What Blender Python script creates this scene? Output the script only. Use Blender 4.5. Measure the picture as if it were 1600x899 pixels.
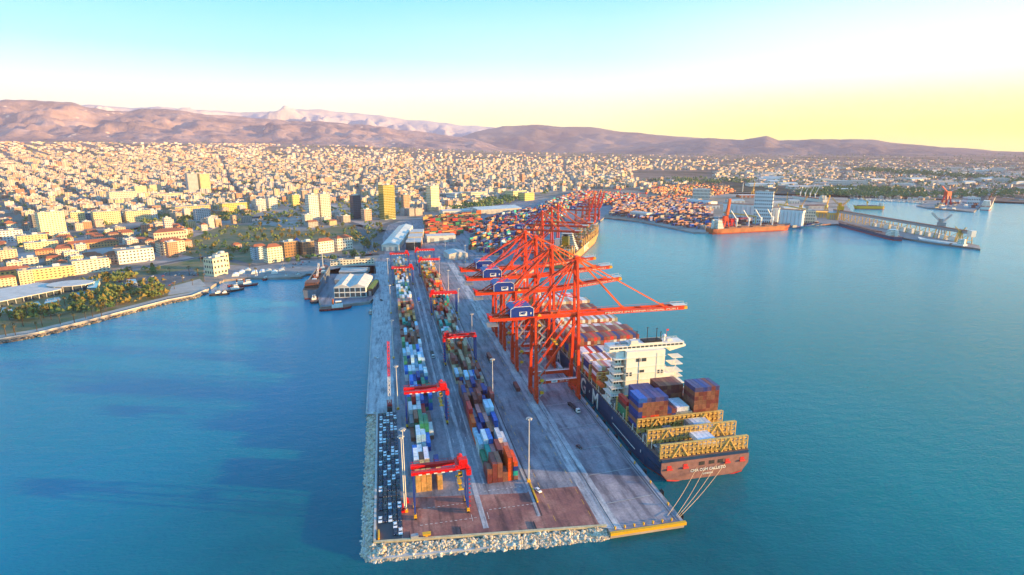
import bpy, bmesh, math, random
from mathutils import Vector, Matrix, noise
from math import sin, cos, pi, radians, atan, sqrt, hypot
R = random.Random(7)
SC = bpy.context.scene
COL = SC.collection
for o in list(bpy.data.objects):
    bpy.data.objects.remove(o)

# ------------------------------------------------------------------ camera
F, HC = 889.0, 165.0
PITCH = atan(214.5 / F)
YAW = atan(203 / (F / cos(PITCH)))
cd = bpy.data.cameras.new('camera')
cam = bpy.data.objects.new('camera', cd)
COL.objects.link(cam)
cam.location = (0, 0, HC)
cam.rotation_euler = (pi / 2 - PITCH, 0, -YAW)
cd.sensor_width = 36
cd.lens = F / 1600 * 36
cd.clip_start = 1
cd.clip_end = 200000
SC.camera = cam

# ------------------------------------------------------------------ light
SUN_AZ, SUN_EL = radians(109), radians(7.2)          # clockwise from +Y
SUN = Vector((sin(SUN_AZ) * cos(SUN_EL), cos(SUN_AZ) * cos(SUN_EL), sin(SUN_EL)))
sd = bpy.data.lights.new('sun', 'SUN')
sd.energy = 5.0
sd.angle = radians(0.6)
sd.color = (1.0, 0.58, 0.19)
so = bpy.data.objects.new('sun', sd)
COL.objects.link(so)
so.rotation_euler = SUN.to_track_quat('Z', 'Y').to_euler()

W = bpy.data.worlds.new('World')
SC.world = W
W.use_nodes = True
nt = W.node_tree
nt.nodes.clear()


def N(tree, typ, **kw):
    n = tree.nodes.new(typ)
    for k, v in kw.items():
        if hasattr(n, k):
            setattr(n, k, v)
        else:
            n.inputs[k].default_value = v
    return n


def L(tree, a, b):
    tree.links.new(a, b)


def ramp(tree, fac, stops, interp='EASE'):
    r = tree.nodes.new('ShaderNodeValToRGB')
    r.color_ramp.interpolation = interp
    e = r.color_ramp.elements
    while len(e) < len(stops):
        e.new(0.5)
    for i, (p, c) in enumerate(stops):
        e[i].position = p
        e[i].color = (c[0], c[1], c[2], 1)
    if fac is not None:
        L(tree, fac, r.inputs[0])
    return r.outputs[0]


def math2(tree, op, a, b=None, clamp=False):
    n = tree.nodes.new('ShaderNodeMath')
    n.operation = op
    n.use_clamp = clamp
    for i, s in enumerate((a, b)):
        if s is None:
            continue
        if isinstance(s, (int, float)):
            n.inputs[i].default_value = s
        else:
            L(tree, s, n.inputs[i])
    return n.outputs[0]


def mixc(tree, fac, a, b, blend='MIX'):
    n = tree.nodes.new('ShaderNodeMix')
    n.data_type = 'RGBA'
    n.blend_type = blend
    for s, i in ((fac, 0), (a, 6), (b, 7)):
        if isinstance(s, (int, float)):
            n.inputs[i].default_value = s
        elif isinstance(s, (tuple, list)):
            n.inputs[i].default_value = (s[0], s[1], s[2], 1)
        else:
            L(tree, s, n.inputs[i])
    return n.outputs[2]


tc = N(nt, 'ShaderNodeTexCoord')
sx = N(nt, 'ShaderNodeSeparateXYZ')
L(nt, tc.outputs['Generated'], sx.inputs[0])
zz = math2(nt, 'MAXIMUM', sx.outputs[2], 0.0)
sky = N(nt, 'ShaderNodeTexSky')
sky.sky_type = 'NISHITA'
sky.sun_disc = False
sky.sun_elevation = SUN_EL
sky.sun_rotation = SUN_AZ
sky.altitude = 100
sky.air_density = 1.0
sky.dust_density = 2.0
sky.ozone_density = 3.0
# the clear evening gradient over the whole dome
grad = ramp(nt, zz, [(0.0, (.88, .80, .46)), (0.035, (.88, .86, .60)), (0.09, (.62, .84, .78)), (0.145, (.25, .68, .74)),
                     (0.235, (.07, .52, .64)), (0.5, (.05, .42, .72)), (1.0, (.12, .32, .80))], 'LINEAR')
# warmer and brighter towards the sun's side, in a low band
hx = sin(radians(58)); hy = cos(radians(58))
dotp = math2(nt, 'ADD', math2(nt, 'MULTIPLY', sx.outputs[0], hx), math2(nt, 'MULTIPLY', sx.outputs[1], hy))
side = ramp(nt, dotp, [(0.38, (.04, .04, .04)), (0.76, (.36, .36, .36)), (1.0, (1, 1, 1))], 'EASE')
low = ramp(nt, zz, [(0.0, (.62, .62, .62)), (0.03, (1, 1, 1)), (0.125, (0, 0, 0))], 'EASE')
high = ramp(nt, zz, [(0.02, (0, 0, 0)), (0.12, (.6, .6, .6)), (0.32, (0, 0, 0))], 'EASE')
glow = mixc(nt, mixc(nt, 1.0, side, high, 'MULTIPLY'), grad, (.90, .90, .80))
glow = mixc(nt, mixc(nt, 1.0, side, low, 'MULTIPLY'), glow, (1.12, 1.04, .05))
skyc = mixc(nt, 1.0, glow, (3.85, 3.85, 3.85), 'MULTIPLY')
fin = mixc(nt, 0.04, skyc, sky.outputs[0])
bg = N(nt, 'ShaderNodeBackground', Strength=0.118)
L(nt, fin, bg.inputs[0])
wo = N(nt, 'ShaderNodeOutputWorld')
L(nt, bg.outputs[0], wo.inputs[0])

SC.view_settings.view_transform = 'Standard'
SC.view_settings.look = 'None'
SC.view_settings.exposure = 1.95
SC.view_settings.gamma = 1.0
SC.cycles.max_bounces = 6
SC.cycles.volume_bounces = 0
SC.cycles.caustics_reflective = False
SC.cycles.caustics_refractive = False

# ------------------------------------------------------------------ ground geometry helpers
def ray(u, v):
    x, y, z = u - 800, 449.5 - v, F
    c, s = cos(PITCH), sin(PITCH)
    f, up = z * c + y * s, y * c - z * s
    cy, sy = cos(YAW), sin(YAW)
    return (x * cy + f * sy, -x * sy + f * cy, up)


def G(u, v, z=3.0):
    """point of the level plane z that the photograph shows at u, v"""
    r = ray(u, v)
    t = (z - HC) / r[2]
    return (r[0] * t, r[1] * t)


def proj(x, y, z):
    cy, sy = cos(YAW), sin(YAW)
    X, fw, up = x * cy - y * sy, x * sy + y * cy, z - HC
    c, s = cos(PITCH), sin(PITCH)
    d = fw * c - up * s
    return 800 + F * X / d, 449.5 - F * (fw * s + up * c) / d, d


def sstep(a, b, x):
    t = max(0.0, min(1.0, (x - a) / (b - a)))
    return t * t * (3 - 2 * t)


def T(x, y):
    """height of the land"""
    r = hypot(x, y)
    if r < 2400:
        return 3.0
    th = math.degrees(math.atan2(x, y))
    k = 0.0215 - 0.0105 * sstep(-20, 40, th)
    rr = min(r, 9500)
    h = 3 + (rr - 2400) * k + max(0, r - 9500) * 0.004 + 95 * sstep(5200, 9800, r) * (1 - sstep(-8, 16, th))
    n = noise.noise(Vector((x / 2600, y / 2600, 0))) * 18 + noise.noise(Vector((x / 900, y / 900, 5))) * 6
    return h + n * sstep(2400, 6000, r)


def GT(u, v):
    x, y = G(u, v, 3.0) if v > 237 else (0, 0)
    r = ray(u, v)
    n = hypot(r[0], r[1])
    d = 300.0
    while d < 60000:
        px, py, pz = r[0] / n * d, r[1] / n * d, HC + r[2] / n * d
        if pz <= T(px, py):
            return px, py
        d *= 1.004
    return r[0] / n * 30000, r[1] / n * 30000


def pxm(x, y, z=3):
    return F / proj(x, y, z)[2]


def inpoly(x, y, P):
    c = False
    j = len(P) - 1
    for i in range(len(P)):
        if (P[i][1] > y) != (P[j][1] > y) and x < (P[j][0] - P[i][0]) * (y - P[i][1]) / (P[j][1] - P[i][1]) + P[i][0]:
            c = not c
        j = i
    return c


# ------------------------------------------------------------------ mesh builder
class MB:
    def __init__(s):
        s.v, s.f, s.m, s.c = [], [], [], []
        s.mi = 0
        s.col = None

    def face(s, idx):
        s.f.append(idx)
        s.m.append(s.mi)
        if s.col is not None:
            s.c.append(s.col)

    def hexa(s, p):
        b = len(s.v)
        s.v += [tuple(q) for q in p]
        for q in ((0, 3, 2, 1), (4, 5, 6, 7), (0, 1, 5, 4), (1, 2, 6, 5), (2, 3, 7, 6), (3, 0, 4, 7)):
            s.face([b + i for i in q])

    def box(s, cx, cy, z0, sx, sy, sz, rot=0.0, top=1.0, topy=None):
        c, n = cos(rot), sin(rot)
        P = []
        ty = top if topy is None else topy
        for z, kx, ky in ((z0, 1, 1), (z0 + sz, top, ty)):
            for a, b in ((-1, -1), (1, -1), (1, 1), (-1, 1)):
                x, y = a * sx / 2 * kx, b * sy / 2 * ky
                P.append((cx + x * c - y * n, cy + x * n + y * c, z))
        s.hexa(P)
        return s

    def open_box(s, cx, cy, z0, sx, sy, sz, rot=0.0, roofmi=None):
        """box without a floor; roof in another material"""
        c, n = cos(rot), sin(rot)
        b = len(s.v)
        for z in (z0, z0 + sz):
            for a, d in ((-1, -1), (1, -1), (1, 1), (-1, 1)):
                x, y = a * sx / 2, d * sy / 2
                s.v.append((cx + x * c - y * n, cy + x * n + y * c, z))
        for q in ((0, 1, 5, 4), (1, 2, 6, 5), (2, 3, 7, 6), (3, 0, 4, 7)):
            s.face([b + i for i in q])
        m = s.mi
        if roofmi is not None:
            s.mi = roofmi
        s.face([b + 4, b + 5, b + 6, b + 7])
        s.mi = m
        return s

    def beam(s, a, b, w, h=None, up=(0, 0, 1)):
        h = w if h is None else h
        a, b = Vector(a), Vector(b)
        d = (b - a).normalized()
        u = Vector(up)
        if abs(d.dot(u)) > 0.97:
            u = Vector((0, 1, 0))
        r = d.cross(u).normalized() * (w / 2)
        t = r.cross(d).normalized() * (h / 2)
        s.hexa([a - r - t, a + r - t, b + r - t, b - r - t, a - r + t, a + r + t, b + r + t, b - r + t])
        return s

    def cyl(s, a, b, r0, r1=None, n=10, cap=True):
        r1 = r0 if r1 is None else r1
        a, b = Vector(a), Vector(b)
        d = (b - a).normalized()
        u = Vector((0, 0, 1)) if abs(d.z) < 0.9 else Vector((1, 0, 0))
        p = d.cross(u).normalized()
        q = d.cross(p)
        k = len(s.v)
        for c, r in ((a, r0), (b, r1)):
            for i in range(n):
                t = 2 * pi * i / n
                s.v.append(tuple(c + p * (r * cos(t)) + q * (r * sin(t))))
        for i in range(n):
            j = (i + 1) % n
            s.face([k + i, k + n + i, k + n + j, k + j])
        if cap:
            s.face([k + i for i in range(n)])
            s.face([k + n + n - 1 - i for i in range(n)])
        return s

    def prism(s, P, z0, z1):
        """P counter-clockwise outline"""
        k = len(s.v)
        n = len(P)
        s.v += [(p[0], p[1], z0) for p in P] + [(p[0], p[1], z1) for p in P]
        for i in range(n):
            j = (i + 1) % n
            s.face([k + i, k + j, k + n + j, k + n + i])
        s.face([k + n - 1 - i for i in range(n)])
        s.face([k + n + i for i in range(n)])
        return s

    def quad(s, a, b, c, d):
        k = len(s.v)
        s.v += [tuple(a), tuple(b), tuple(c), tuple(d)]
        s.face([k, k + 1, k + 2, k + 3])
        return s

    def gable(s, cx, cy, z0, sx, sy, h, rot=0.0, over=0.6, hip=0.0):
        """pitched roof, ridge along x"""
        c, n = cos(rot), sin(rot)
        def w(x, y, z): return (cx + x * c - y * n, cy + x * n + y * c, z)
        X, Y = sx / 2 + over, sy / 2 + over
        k = len(s.v)
        s.v += [w(-X, -Y, z0), w(X, -Y, z0), w(X, Y, z0), w(-X, Y, z0), w(-X + hip, 0, z0 + h), w(X - hip, 0, z0 + h)]
        for q in ((0, 1, 5, 4), (2, 3, 4, 5), (1, 2, 5), (3, 0, 4), (0, 3, 2, 1)):
            s.face([k + i for i in q])
        return s

    def mesh(s, name, mats):
        me = bpy.data.meshes.new(name)
        me.from_pydata(s.v, [], s.f)
        for m in mats:
            me.materials.append(m)
        if len(mats) > 1:
            me.polygons.foreach_set('material_index', s.m)
        if s.c and len(s.c) == len(s.f):
            a = me.color_attributes.new('tint', 'FLOAT_COLOR', 'CORNER')
            buf = []
            for f, c in zip(s.f, s.c):
                buf += [c[0], c[1], c[2], 1.0] * len(f)
            a.data.foreach_set('color', buf)
        me.update()
        return me

    def build(s, name, mats, parent=None, loc=None, rz=0.0):
        if not isinstance(mats, (list, tuple)):
            mats = [mats]
        return link(name, s.mesh(name, mats), parent, loc, rz)


def link(name, me, parent=None, loc=None, rz=0.0):
    o = bpy.data.objects.new(name, me)
    COL.objects.link(o)
    if parent is not None:
        o.parent = parent
    if loc is not None:
        o.location = loc
    if rz:
        o.rotation_euler = (0, 0, rz)
    return o


def thing(name, label, cat, loc=(0, 0, 0), rz=0.0, group=None):
    o = bpy.data.objects.new(name, None)
    COL.objects.link(o)
    o.empty_display_size = 0.5
    o.location = loc
    o.rotation_euler = (0, 0, rz)
    return tag(o, label, cat, group)


def tag(o, label=None, cat=None, group=None, kind=None):
    if label:
        o['label'] = label
    if cat:
        o['category'] = cat
    if group:
        o['group'] = group
    if kind:
        o['kind'] = kind
    return o


def kids(o):
    return [c for c in o.children]


def dup(o, loc, rz, label, cat=None, group=None, scale=None, color=None):
    """copy a thing, its parts and their sub-parts"""
    r = o.copy()
    COL.objects.link(r)
    r.location = loc
    r.rotation_euler = (0, 0, rz)
    if scale:
        r.scale = scale
    tag(r, label, cat, group)
    if color:
        r.color = color
    for ch in KIDS.get(o.name, ()):
        c = ch.copy()
        COL.objects.link(c)
        c.parent = r
        if color:
            c.color = color
        for g in KIDS.get(ch.name, ()):
            d = g.copy()
            COL.objects.link(d)
            d.parent = c
            if color:
                d.color = color
    return r


KIDS = {}


def remember(o):
    KIDS[o.name] = kids(o)
    for c in KIDS[o.name]:
        if c.children:
            KIDS[c.name] = kids(c)
    return o


ORD = ['', 'first', 'second', 'third', 'fourth', 'fifth', 'sixth', 'seventh', 'eighth', 'ninth', 'tenth', 'eleventh',
       'twelfth', 'thirteenth', 'fourteenth', 'fifteenth', 'sixteenth', 'seventeenth', 'eighteenth', 'nineteenth', 'twentieth']
TENS = {2: 'twenty', 3: 'thirty', 4: 'forty', 5: 'fifty', 6: 'sixty', 7: 'seventy', 8: 'eighty', 9: 'ninety'}


def ordn(n):
    if n <= 20:
        return ORD[n]
    if n >= 100:
        return ('hundred-and-' + ordn(n - 100)) if n > 100 else 'hundredth'
    t, u = divmod(n, 10)
    return TENS[t] + '-' + ORD[u] if u else TENS[t][:-1] + 'ieth'


# ------------------------------------------------------------------ materials
def mat(name, col, rough=0.7, metal=0.0, var=0.0, scale=1.0, bump=0.0, spec=0.5, col2=None, tint=None, emit=None, detail=4.0):
    """paint, metal, concrete ...: base colour with world-space mottling and fine relief"""
    m = bpy.data.materials.new(name)
    m.use_nodes = True
    t = m.node_tree
    b = t.nodes['Principled BSDF']
    b.inputs['Roughness'].default_value = rough
    b.inputs['Metallic'].default_value = metal
    b.inputs['Specular IOR Level'].default_value = spec
    base = None
    if tint == 'object':
        base = N(t, 'ShaderNodeObjectInfo').outputs['Color']
    elif tint == 'attr':
        base = N(t, 'ShaderNodeVertexColor', layer_name='tint').outputs[0]
    if var or bump:
        g = N(t, 'ShaderNodeNewGeometry')
        n = N(t, 'ShaderNodeTexNoise', Scale=scale, Detail=detail, Roughness=0.65)
        L(t, g.outputs['Position'], n.inputs['Vector'])
    if var:
        c2 = col2 or tuple(c * (1 - var) for c in col)
        f = ramp(t, n.outputs[0], [(0.35, (0, 0, 0)), (0.65, (1, 1, 1))], 'LINEAR')
        if base is None:
            base = mixc(t, f, c2, col)
        else:
            k = 1 - var
            base = mixc(t, f, mixc(t, 1.0, base, (k, k, k) if not col2 else col2, 'MULTIPLY'), base)
    if base is None:
        b.inputs['Base Color'].default_value = (*col, 1)
    else:
        L(t, base, b.inputs['Base Color'])
    if bump:
        bp = N(t, 'ShaderNodeBump', Strength=bump, Distance=0.3)
        L(t, n.outputs[0], bp.inputs['Height'])
        L(t, bp.outputs[0], b.inputs['Normal'])
    if emit:
        b.inputs['Emission Color'].default_value = (*emit[0], 1)
        b.inputs['Emission Strength'].default_value = emit[1]
    return m


C = {}
def mm(key, *a, **k):
    C[key] = mat(key, *a, **k)
    return C[key]


mm('crane_orange', (.84, .062, .004), .45, var=.3, scale=.5)
mm('crane_orange_light', (.82, .13, .02), .5)
mm('rtg_red', (.75, .008, .008), .4, var=.25, scale=.6)
mm('rtg_blue', (.02, .06, .32), .45, var=.3, scale=.6)
mm('yellow', (.80, .42, .01), .5, var=.2, scale=1)
mm('white', (.8, .8, .78), .5, var=.12, scale=.4)
mm('offwhite', (.72, .70, .64), .6, var=.15, scale=.3)
mm('house_blue', (.012, .05, .30), .4, var=.2, scale=.4)
mm('rail_steel', (.30, .30, .31), .5, .3)
mm('grey_steel', (.34, .35, .37), .5, var=.2, scale=1)
mm('dark', (.025, .027, .032), .6)
mm('black', (.01, .01, .012), .5)
mm('glass', (.02, .035, .05), .08, spec=.8)
mm('hull_navy', (.012, .05, .13), .4, var=.35, scale=.15)
mm('hull_stern', (.30, .15, .14), .55, var=.35, scale=.25)
mm('antifoul', (.5, .05, .02), .6, var=.3, scale=.4)
mm('ship_deck', (.20, .12, .09), .8, var=.4, scale=.4)
mm('deck_grey', (.16, .17, .17), .8, var=.4, scale=.5)
mm('ship_white', (.82, .80, .72), .45, var=.08, scale=.2)
mm('lash_yellow', (.78, .50, .13), .6, var=.35, scale=.8)
mm('rope', (.6, .5, .33), .9)
mm('concrete', (.30, .29, .29), .85, var=.35, scale=.12, bump=.1)
mm('concrete_light', (.50, .49, .47), .85, var=.25, scale=.2, bump=.1)
mm('cope', (.62, .52, .32), .8, var=.3, scale=.4)
mm('container_paint', (.5, .5, .5), .5, var=.35, scale=.7, tint='object')
mm('container_stuff', (.5, .5, .5), .55, var=.3, scale=.5, tint='attr')
mm('car_paint', (.5, .5, .5), .25, tint='object')
mm('tyre', (.015, .015, .015), .8)
mm('rock', (.40, .37, .32), .9, tint='attr', var=.35, scale=1.5, bump=.5)
mm('wall_attr', (.6, .55, .45), .8, var=.15, scale=.15, tint='attr')
mm('wall_obj', (.6, .55, .45), .8, var=.14, scale=.2, tint='object')
mm('window_dark', (.05, .07, .09), .12, spec=.7)
mm('window_gold', (.10, .10, .06), .12, spec=.8)
mm('roof_flat', (.42, .39, .36), .9, var=.35, scale=.12)
mm('roof_pale', (.62, .60, .57), .9, var=.25, scale=.12)
mm('roof_tile', (.40, .13, .06), .85, var=.35, scale=.5)
mm('roof_metal', (.55, .60, .62), .4, var=.25, scale=.05)
mm('bark', (.10, .065, .04), .9)
mm('leaf_olive', (.17, .21, .04), .8, var=.45, scale=.6)
mm('leaf_green', (.085, .17, .04), .8, var=.5, scale=.6)
mm('leaf_gold', (.25, .18, .025), .8, var=.5, scale=.6)
mm('leaf_palm', (.16, .13, .03), .7, var=.3, scale=.6)
mm('grass', (.10, .13, .04), .95, var=.5, scale=.05, col2=(.22, .17, .10))
mm('asphalt', (.085, .088, .095), .85, var=.35, scale=.05)
mm('road', (.13, .13, .135), .85, var=.3, scale=.04)
mm('promenade', (.44, .41, .37), .85, var=.25, scale=.1)
mm('marking', (.75, .75, .72), .8, var=.4, scale=.8)
mm('marking_yellow', (.7, .42, .05), .8, var=.3, scale=.8)
mm('pool', (.05, .45, .55), .1)
mm('bulk_orange', (.48, .12, .03), .5, var=.45, scale=.08)
mm('silo', (.74, .77, .80), .6, var=.12, scale=.05)
mm('ship_rust', (.26, .09, .05), .6, var=.4, scale=.2)
mm('msc_hull', (.42, .30, .10), .5, var=.3, scale=.06)  # the sun's gold is put into this hull colour
mm('ferry_grey', (.16, .20, .27), .5, var=.3, scale=.2)
mm('tug_red', (.42, .03, .03), .45, var=.3, scale=.4)
mm('glass_green', (.38, .34, .03), .10, metal=.55, spec=1.0)
mm('flag_red', (.7, .02, .02), .7)
# ------------------------------------------------------------------ sea
def water_material():
    m = bpy.data.materials.new('sea_water')
    m.use_nodes = True
    t = m.node_tree
    b = t.nodes['Principled BSDF']
    g = N(t, 'ShaderNodeNewGeometry')
    s = N(t, 'ShaderNodeSeparateXYZ')
    L(t, g.outputs['Position'], s.inputs[0])
    # greener east, bluer west: sun glitter's side-to-side tone painted into the base colour
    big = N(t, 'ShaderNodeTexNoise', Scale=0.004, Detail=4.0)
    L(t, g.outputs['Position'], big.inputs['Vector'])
    glitter_x = math2(t, 'ADD', s.outputs[0], math2(t, 'MULTIPLY', big.outputs[0], 260))
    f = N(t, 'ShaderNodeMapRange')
    L(t, glitter_x, f.inputs[0])
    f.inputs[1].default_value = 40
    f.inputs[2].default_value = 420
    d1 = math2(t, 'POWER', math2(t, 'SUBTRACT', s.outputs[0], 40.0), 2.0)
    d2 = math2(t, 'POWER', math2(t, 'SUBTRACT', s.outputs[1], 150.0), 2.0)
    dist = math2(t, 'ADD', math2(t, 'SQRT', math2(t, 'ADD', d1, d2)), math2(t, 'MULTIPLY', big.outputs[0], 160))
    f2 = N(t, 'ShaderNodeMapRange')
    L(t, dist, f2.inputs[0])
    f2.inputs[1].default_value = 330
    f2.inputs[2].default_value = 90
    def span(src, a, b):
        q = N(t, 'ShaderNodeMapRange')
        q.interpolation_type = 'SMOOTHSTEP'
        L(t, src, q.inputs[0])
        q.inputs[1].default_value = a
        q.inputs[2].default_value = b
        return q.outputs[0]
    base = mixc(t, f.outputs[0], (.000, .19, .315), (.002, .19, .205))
    # paler far off: shallows near the shores, plus sky reflection painted into the colour
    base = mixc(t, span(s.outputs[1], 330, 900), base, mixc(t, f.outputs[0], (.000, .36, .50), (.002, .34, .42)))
    base = mixc(t, span(s.outputs[0], 500, 1300), base, (.0, .42, .54))  # stands in for turquoise sky reflected far to the east
    base = mixc(t, f2.outputs[0], base, (.004, .045, .046))  # dark reflection beside the pier head, painted into the base colour
    pat = N(t, 'ShaderNodeTexNoise', Scale=0.018, Detail=6.0, Roughness=0.7)
    L(t, g.outputs['Position'], pat.inputs['Vector'])
    base = mixc(t, ramp(t, pat.outputs[0], [(.35, (0, 0, 0)), (.7, (.35, .35, .35))], 'LINEAR'), base, (.008, .21, .26))
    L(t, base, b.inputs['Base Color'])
    b.inputs['Roughness'].default_value = .12
    b.inputs['IOR'].default_value = 1.33
    b.inputs['Specular IOR Level'].default_value = .27
    mp = N(t, 'ShaderNodeMapping')
    mp.inputs['Rotation'].default_value = (0, 0, radians(25))
    mp.inputs['Scale'].default_value = (1, 1.9, 1)
    L(t, g.outputs['Position'], mp.inputs[0])
    n1 = N(t, 'ShaderNodeTexNoise', Scale=0.42, Detail=3.0, Roughness=.6)
    n2 = N(t, 'ShaderNodeTexNoise', Scale=0.075, Detail=3.0, Roughness=.6)
    for n in (n1, n2):
        L(t, mp.outputs[0], n.inputs['Vector'])
    h = math2(t, 'ADD', math2(t, 'MULTIPLY', n1.outputs[0], .75), math2(t, 'MULTIPLY', n2.outputs[0], 1.2))
    bp = N(t, 'ShaderNodeBump', Strength=0.4, Distance=1.0)
    L(t, h, bp.inputs['Height'])
    L(t, bp.outputs[0], b.inputs['Normal'])
    return m


w = MB()
w.quad((-90000, -6000, 0), (90000, -6000, 0), (90000, 90000, 0), (-90000, 90000, 0))
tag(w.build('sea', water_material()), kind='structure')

# ------------------------------------------------------------------ ground
def arc(a0, a1, r, n=40):
    return [(r * sin(radians(a0 + (a1 - a0) * i / n)), r * cos(radians(a0 + (a1 - a0) * i / n))) for i in range(n + 1)]


QX = 124.0       # quay edge
coast_left = [(-2200, -900), (-1250, 250), (-700, 430), G(-60, 545), G(0, 531), G(60, 521), G(130, 504), G(200, 486),
              G(262, 470), G(300, 463), G(322, 454), G(334, 445), G(350, 437), G(385, 434), G(420, 434), G(470, 433), G(478, 428)]
jetty = [G(478, 428), (-84, 812), (-80, 660), (-72, 612), (-22, 625), (-18, 640)]
pier_l = [(-18, 600), (-18.5, 372), (-17.5, 345), (-12, 341), (-12, 216.5), (88.5, 205.5), (88.8, 201.5), (QX, 201.5)]
quay_r = [(QX, 625), (530, 1330)]
shore_r = [G(955, 341), G(1000, 346), G(1050, 356), G(1085, 363), G(1112, 363), G(1180, 358), G(1250, 352.5), G(1308, 350),
           G(1330, 354.5), G(1400, 369.5), G(1460, 379.5), G(1520, 387), G(1532, 389.5), G(1530, 384), G(1480, 372), G(1400, 352), G(1345, 338),
           G(1330, 330), G(1322, 320), G(1325, 309), G(1360, 311), G(1405, 313), G(1450, 316), G(1432, 321), G(1450, 325),
           G(1500, 329), G(1522, 331), G(1530, 324), G(1548, 312), G(1562, 310), G(1600, 313), G(1640, 312)]
nearP = coast_left + jetty[1:] + pier_l + quay_r + shore_r + [(2450 * sin(radians(60)), 2450 * cos(radians(60)))]
nearP += arc(60, -108, 2450)
LAND = nearP

def ground_material():
    m = bpy.data.materials.new('city_ground')
    m.use_nodes = True
    t = m.node_tree
    b = t.nodes['Principled BSDF']
    b.inputs['Roughness'].default_value = .95
    g = N(t, 'ShaderNodeNewGeometry')
    n1 = N(t, 'ShaderNodeTexNoise', Scale=0.012, Detail=5.0, Roughness=.7)
    n2 = N(t, 'ShaderNodeTexNoise', Scale=0.0016, Detail=4.0)
    vo = N(t, 'ShaderNodeTexVoronoi', Scale=0.022)
    for n in (n1, n2, vo):
        L(t, g.outputs['Position'], n.inputs['Vector'])
    a = ramp(t, n1.outputs[0], [(.30, (.10, .10, .055)), (.43, (.24, .20, .17)), (.56, (.38, .32, .29)), (.75, (.52, .45, .42))], 'LINEAR')
    c = mixc(t, ramp(t, n2.outputs[0], [(.46, (0, 0, 0)), (.60, (.55, .55, .55))], 'LINEAR'), a, (.085, .085, .045))
    L(t, c, b.inputs['Base Color'])
    return m


def far_material(name, lo, mid, hi, sc, dots=0.0):
    m = bpy.data.materials.new(name)
    m.use_nodes = True
    t = m.node_tree
    b = t.nodes['Principled BSDF']
    b.inputs['Roughness'].default_value = 1
    b.inputs['Specular IOR Level'].default_value = .1
    g = N(t, 'ShaderNodeNewGeometry')
    n1 = N(t, 'ShaderNodeTexNoise', Scale=sc, Detail=8.0, Roughness=.68)
    mp = N(t, 'ShaderNodeMapping')
    mp.inputs['Scale'].default_value = (1, 1, 2.0)
    L(t, g.outputs['Position'], mp.inputs[0])
    L(t, mp.outputs[0], n1.inputs['Vector'])
    a = ramp(t, n1.outputs[0], [(.36, lo), (.5, mid), (.64, hi)], 'LINEAR')
    b_ = N(t, 'ShaderNodeBump', Strength=.9, Distance=70.0)
    n5 = N(t, 'ShaderNodeTexNoise', Scale=sc * 3.2, Detail=7.0, Roughness=.62)
    L(t, g.outputs['Position'], n5.inputs['Vector'])
    L(t, n5.outputs[0], b_.inputs['Height'])
    if name != 'plain_earth':
        L(t, b_.outputs[0], b.inputs['Normal'])
    if dots:
        vo = N(t, 'ShaderNodeTexVoronoi', Scale=dots)
        L(t, g.outputs['Position'], vo.inputs['Vector'])
        n2 = N(t, 'ShaderNodeTexNoise', Scale=sc * .7, Detail=3.0)
        L(t, g.outputs['Position'], n2.inputs['Vector'])
        f = mixc(t, 1.0, ramp(t, vo.outputs[0], [(.12, (1, 1, 1)), (.2, (0, 0, 0))], 'LINEAR'),
                 ramp(t, n2.outputs[0], [(.5, (0, 0, 0)), (.58, (1, 1, 1))], 'LINEAR'), 'MULTIPLY')
        a = mixc(t, f, a, (.62, .50, .42))
    L(t, a, b.inputs['Base Color'])
    return m


gm = ground_material()
g = MB()
g.prism(nearP, -5, 3.0)
tag(g.build('ground', gm), kind='structure')

# the land beyond, rising towards the hills
g = MB()
rings = [2430, 2460]
while rings[-1] < 20000:
    rings.append(rings[-1] * 1.035)
A0, A1, NA = -108, 61, 260
for ir, r in enumerate(rings):
    for ia in range(NA + 1):
        a = radians(A0 + (A1 - A0) * ia / NA)
        x, y = r * sin(a), r * cos(a)
        z = T(x, y)
        if ir == 0:
            z = 1.5
        if ia == NA or ia == 0:
            z = -5
        g.v.append((x, y, z))
for ir in range(len(rings) - 1):
    for ia in range(NA):
        k = ir * (NA + 1) + ia
        g.face([k, k + 1, k + NA + 2, k + NA + 1])
plain = far_material('plain_earth', (.06, .065, .04), (.20, .14, .11), (.36, .25, .20), .0016, .012)
tag(g.build('plain', plain), kind='structure')


def interp(P, u):
    if u <= P[0][0]:
        return P[0][1]
    for (a, b), (c, d) in zip(P, P[1:]):
        if u <= c:
            t = (u - a) / (c - a)
            return b + (d - b) * t
    return P[-1][1]


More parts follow.
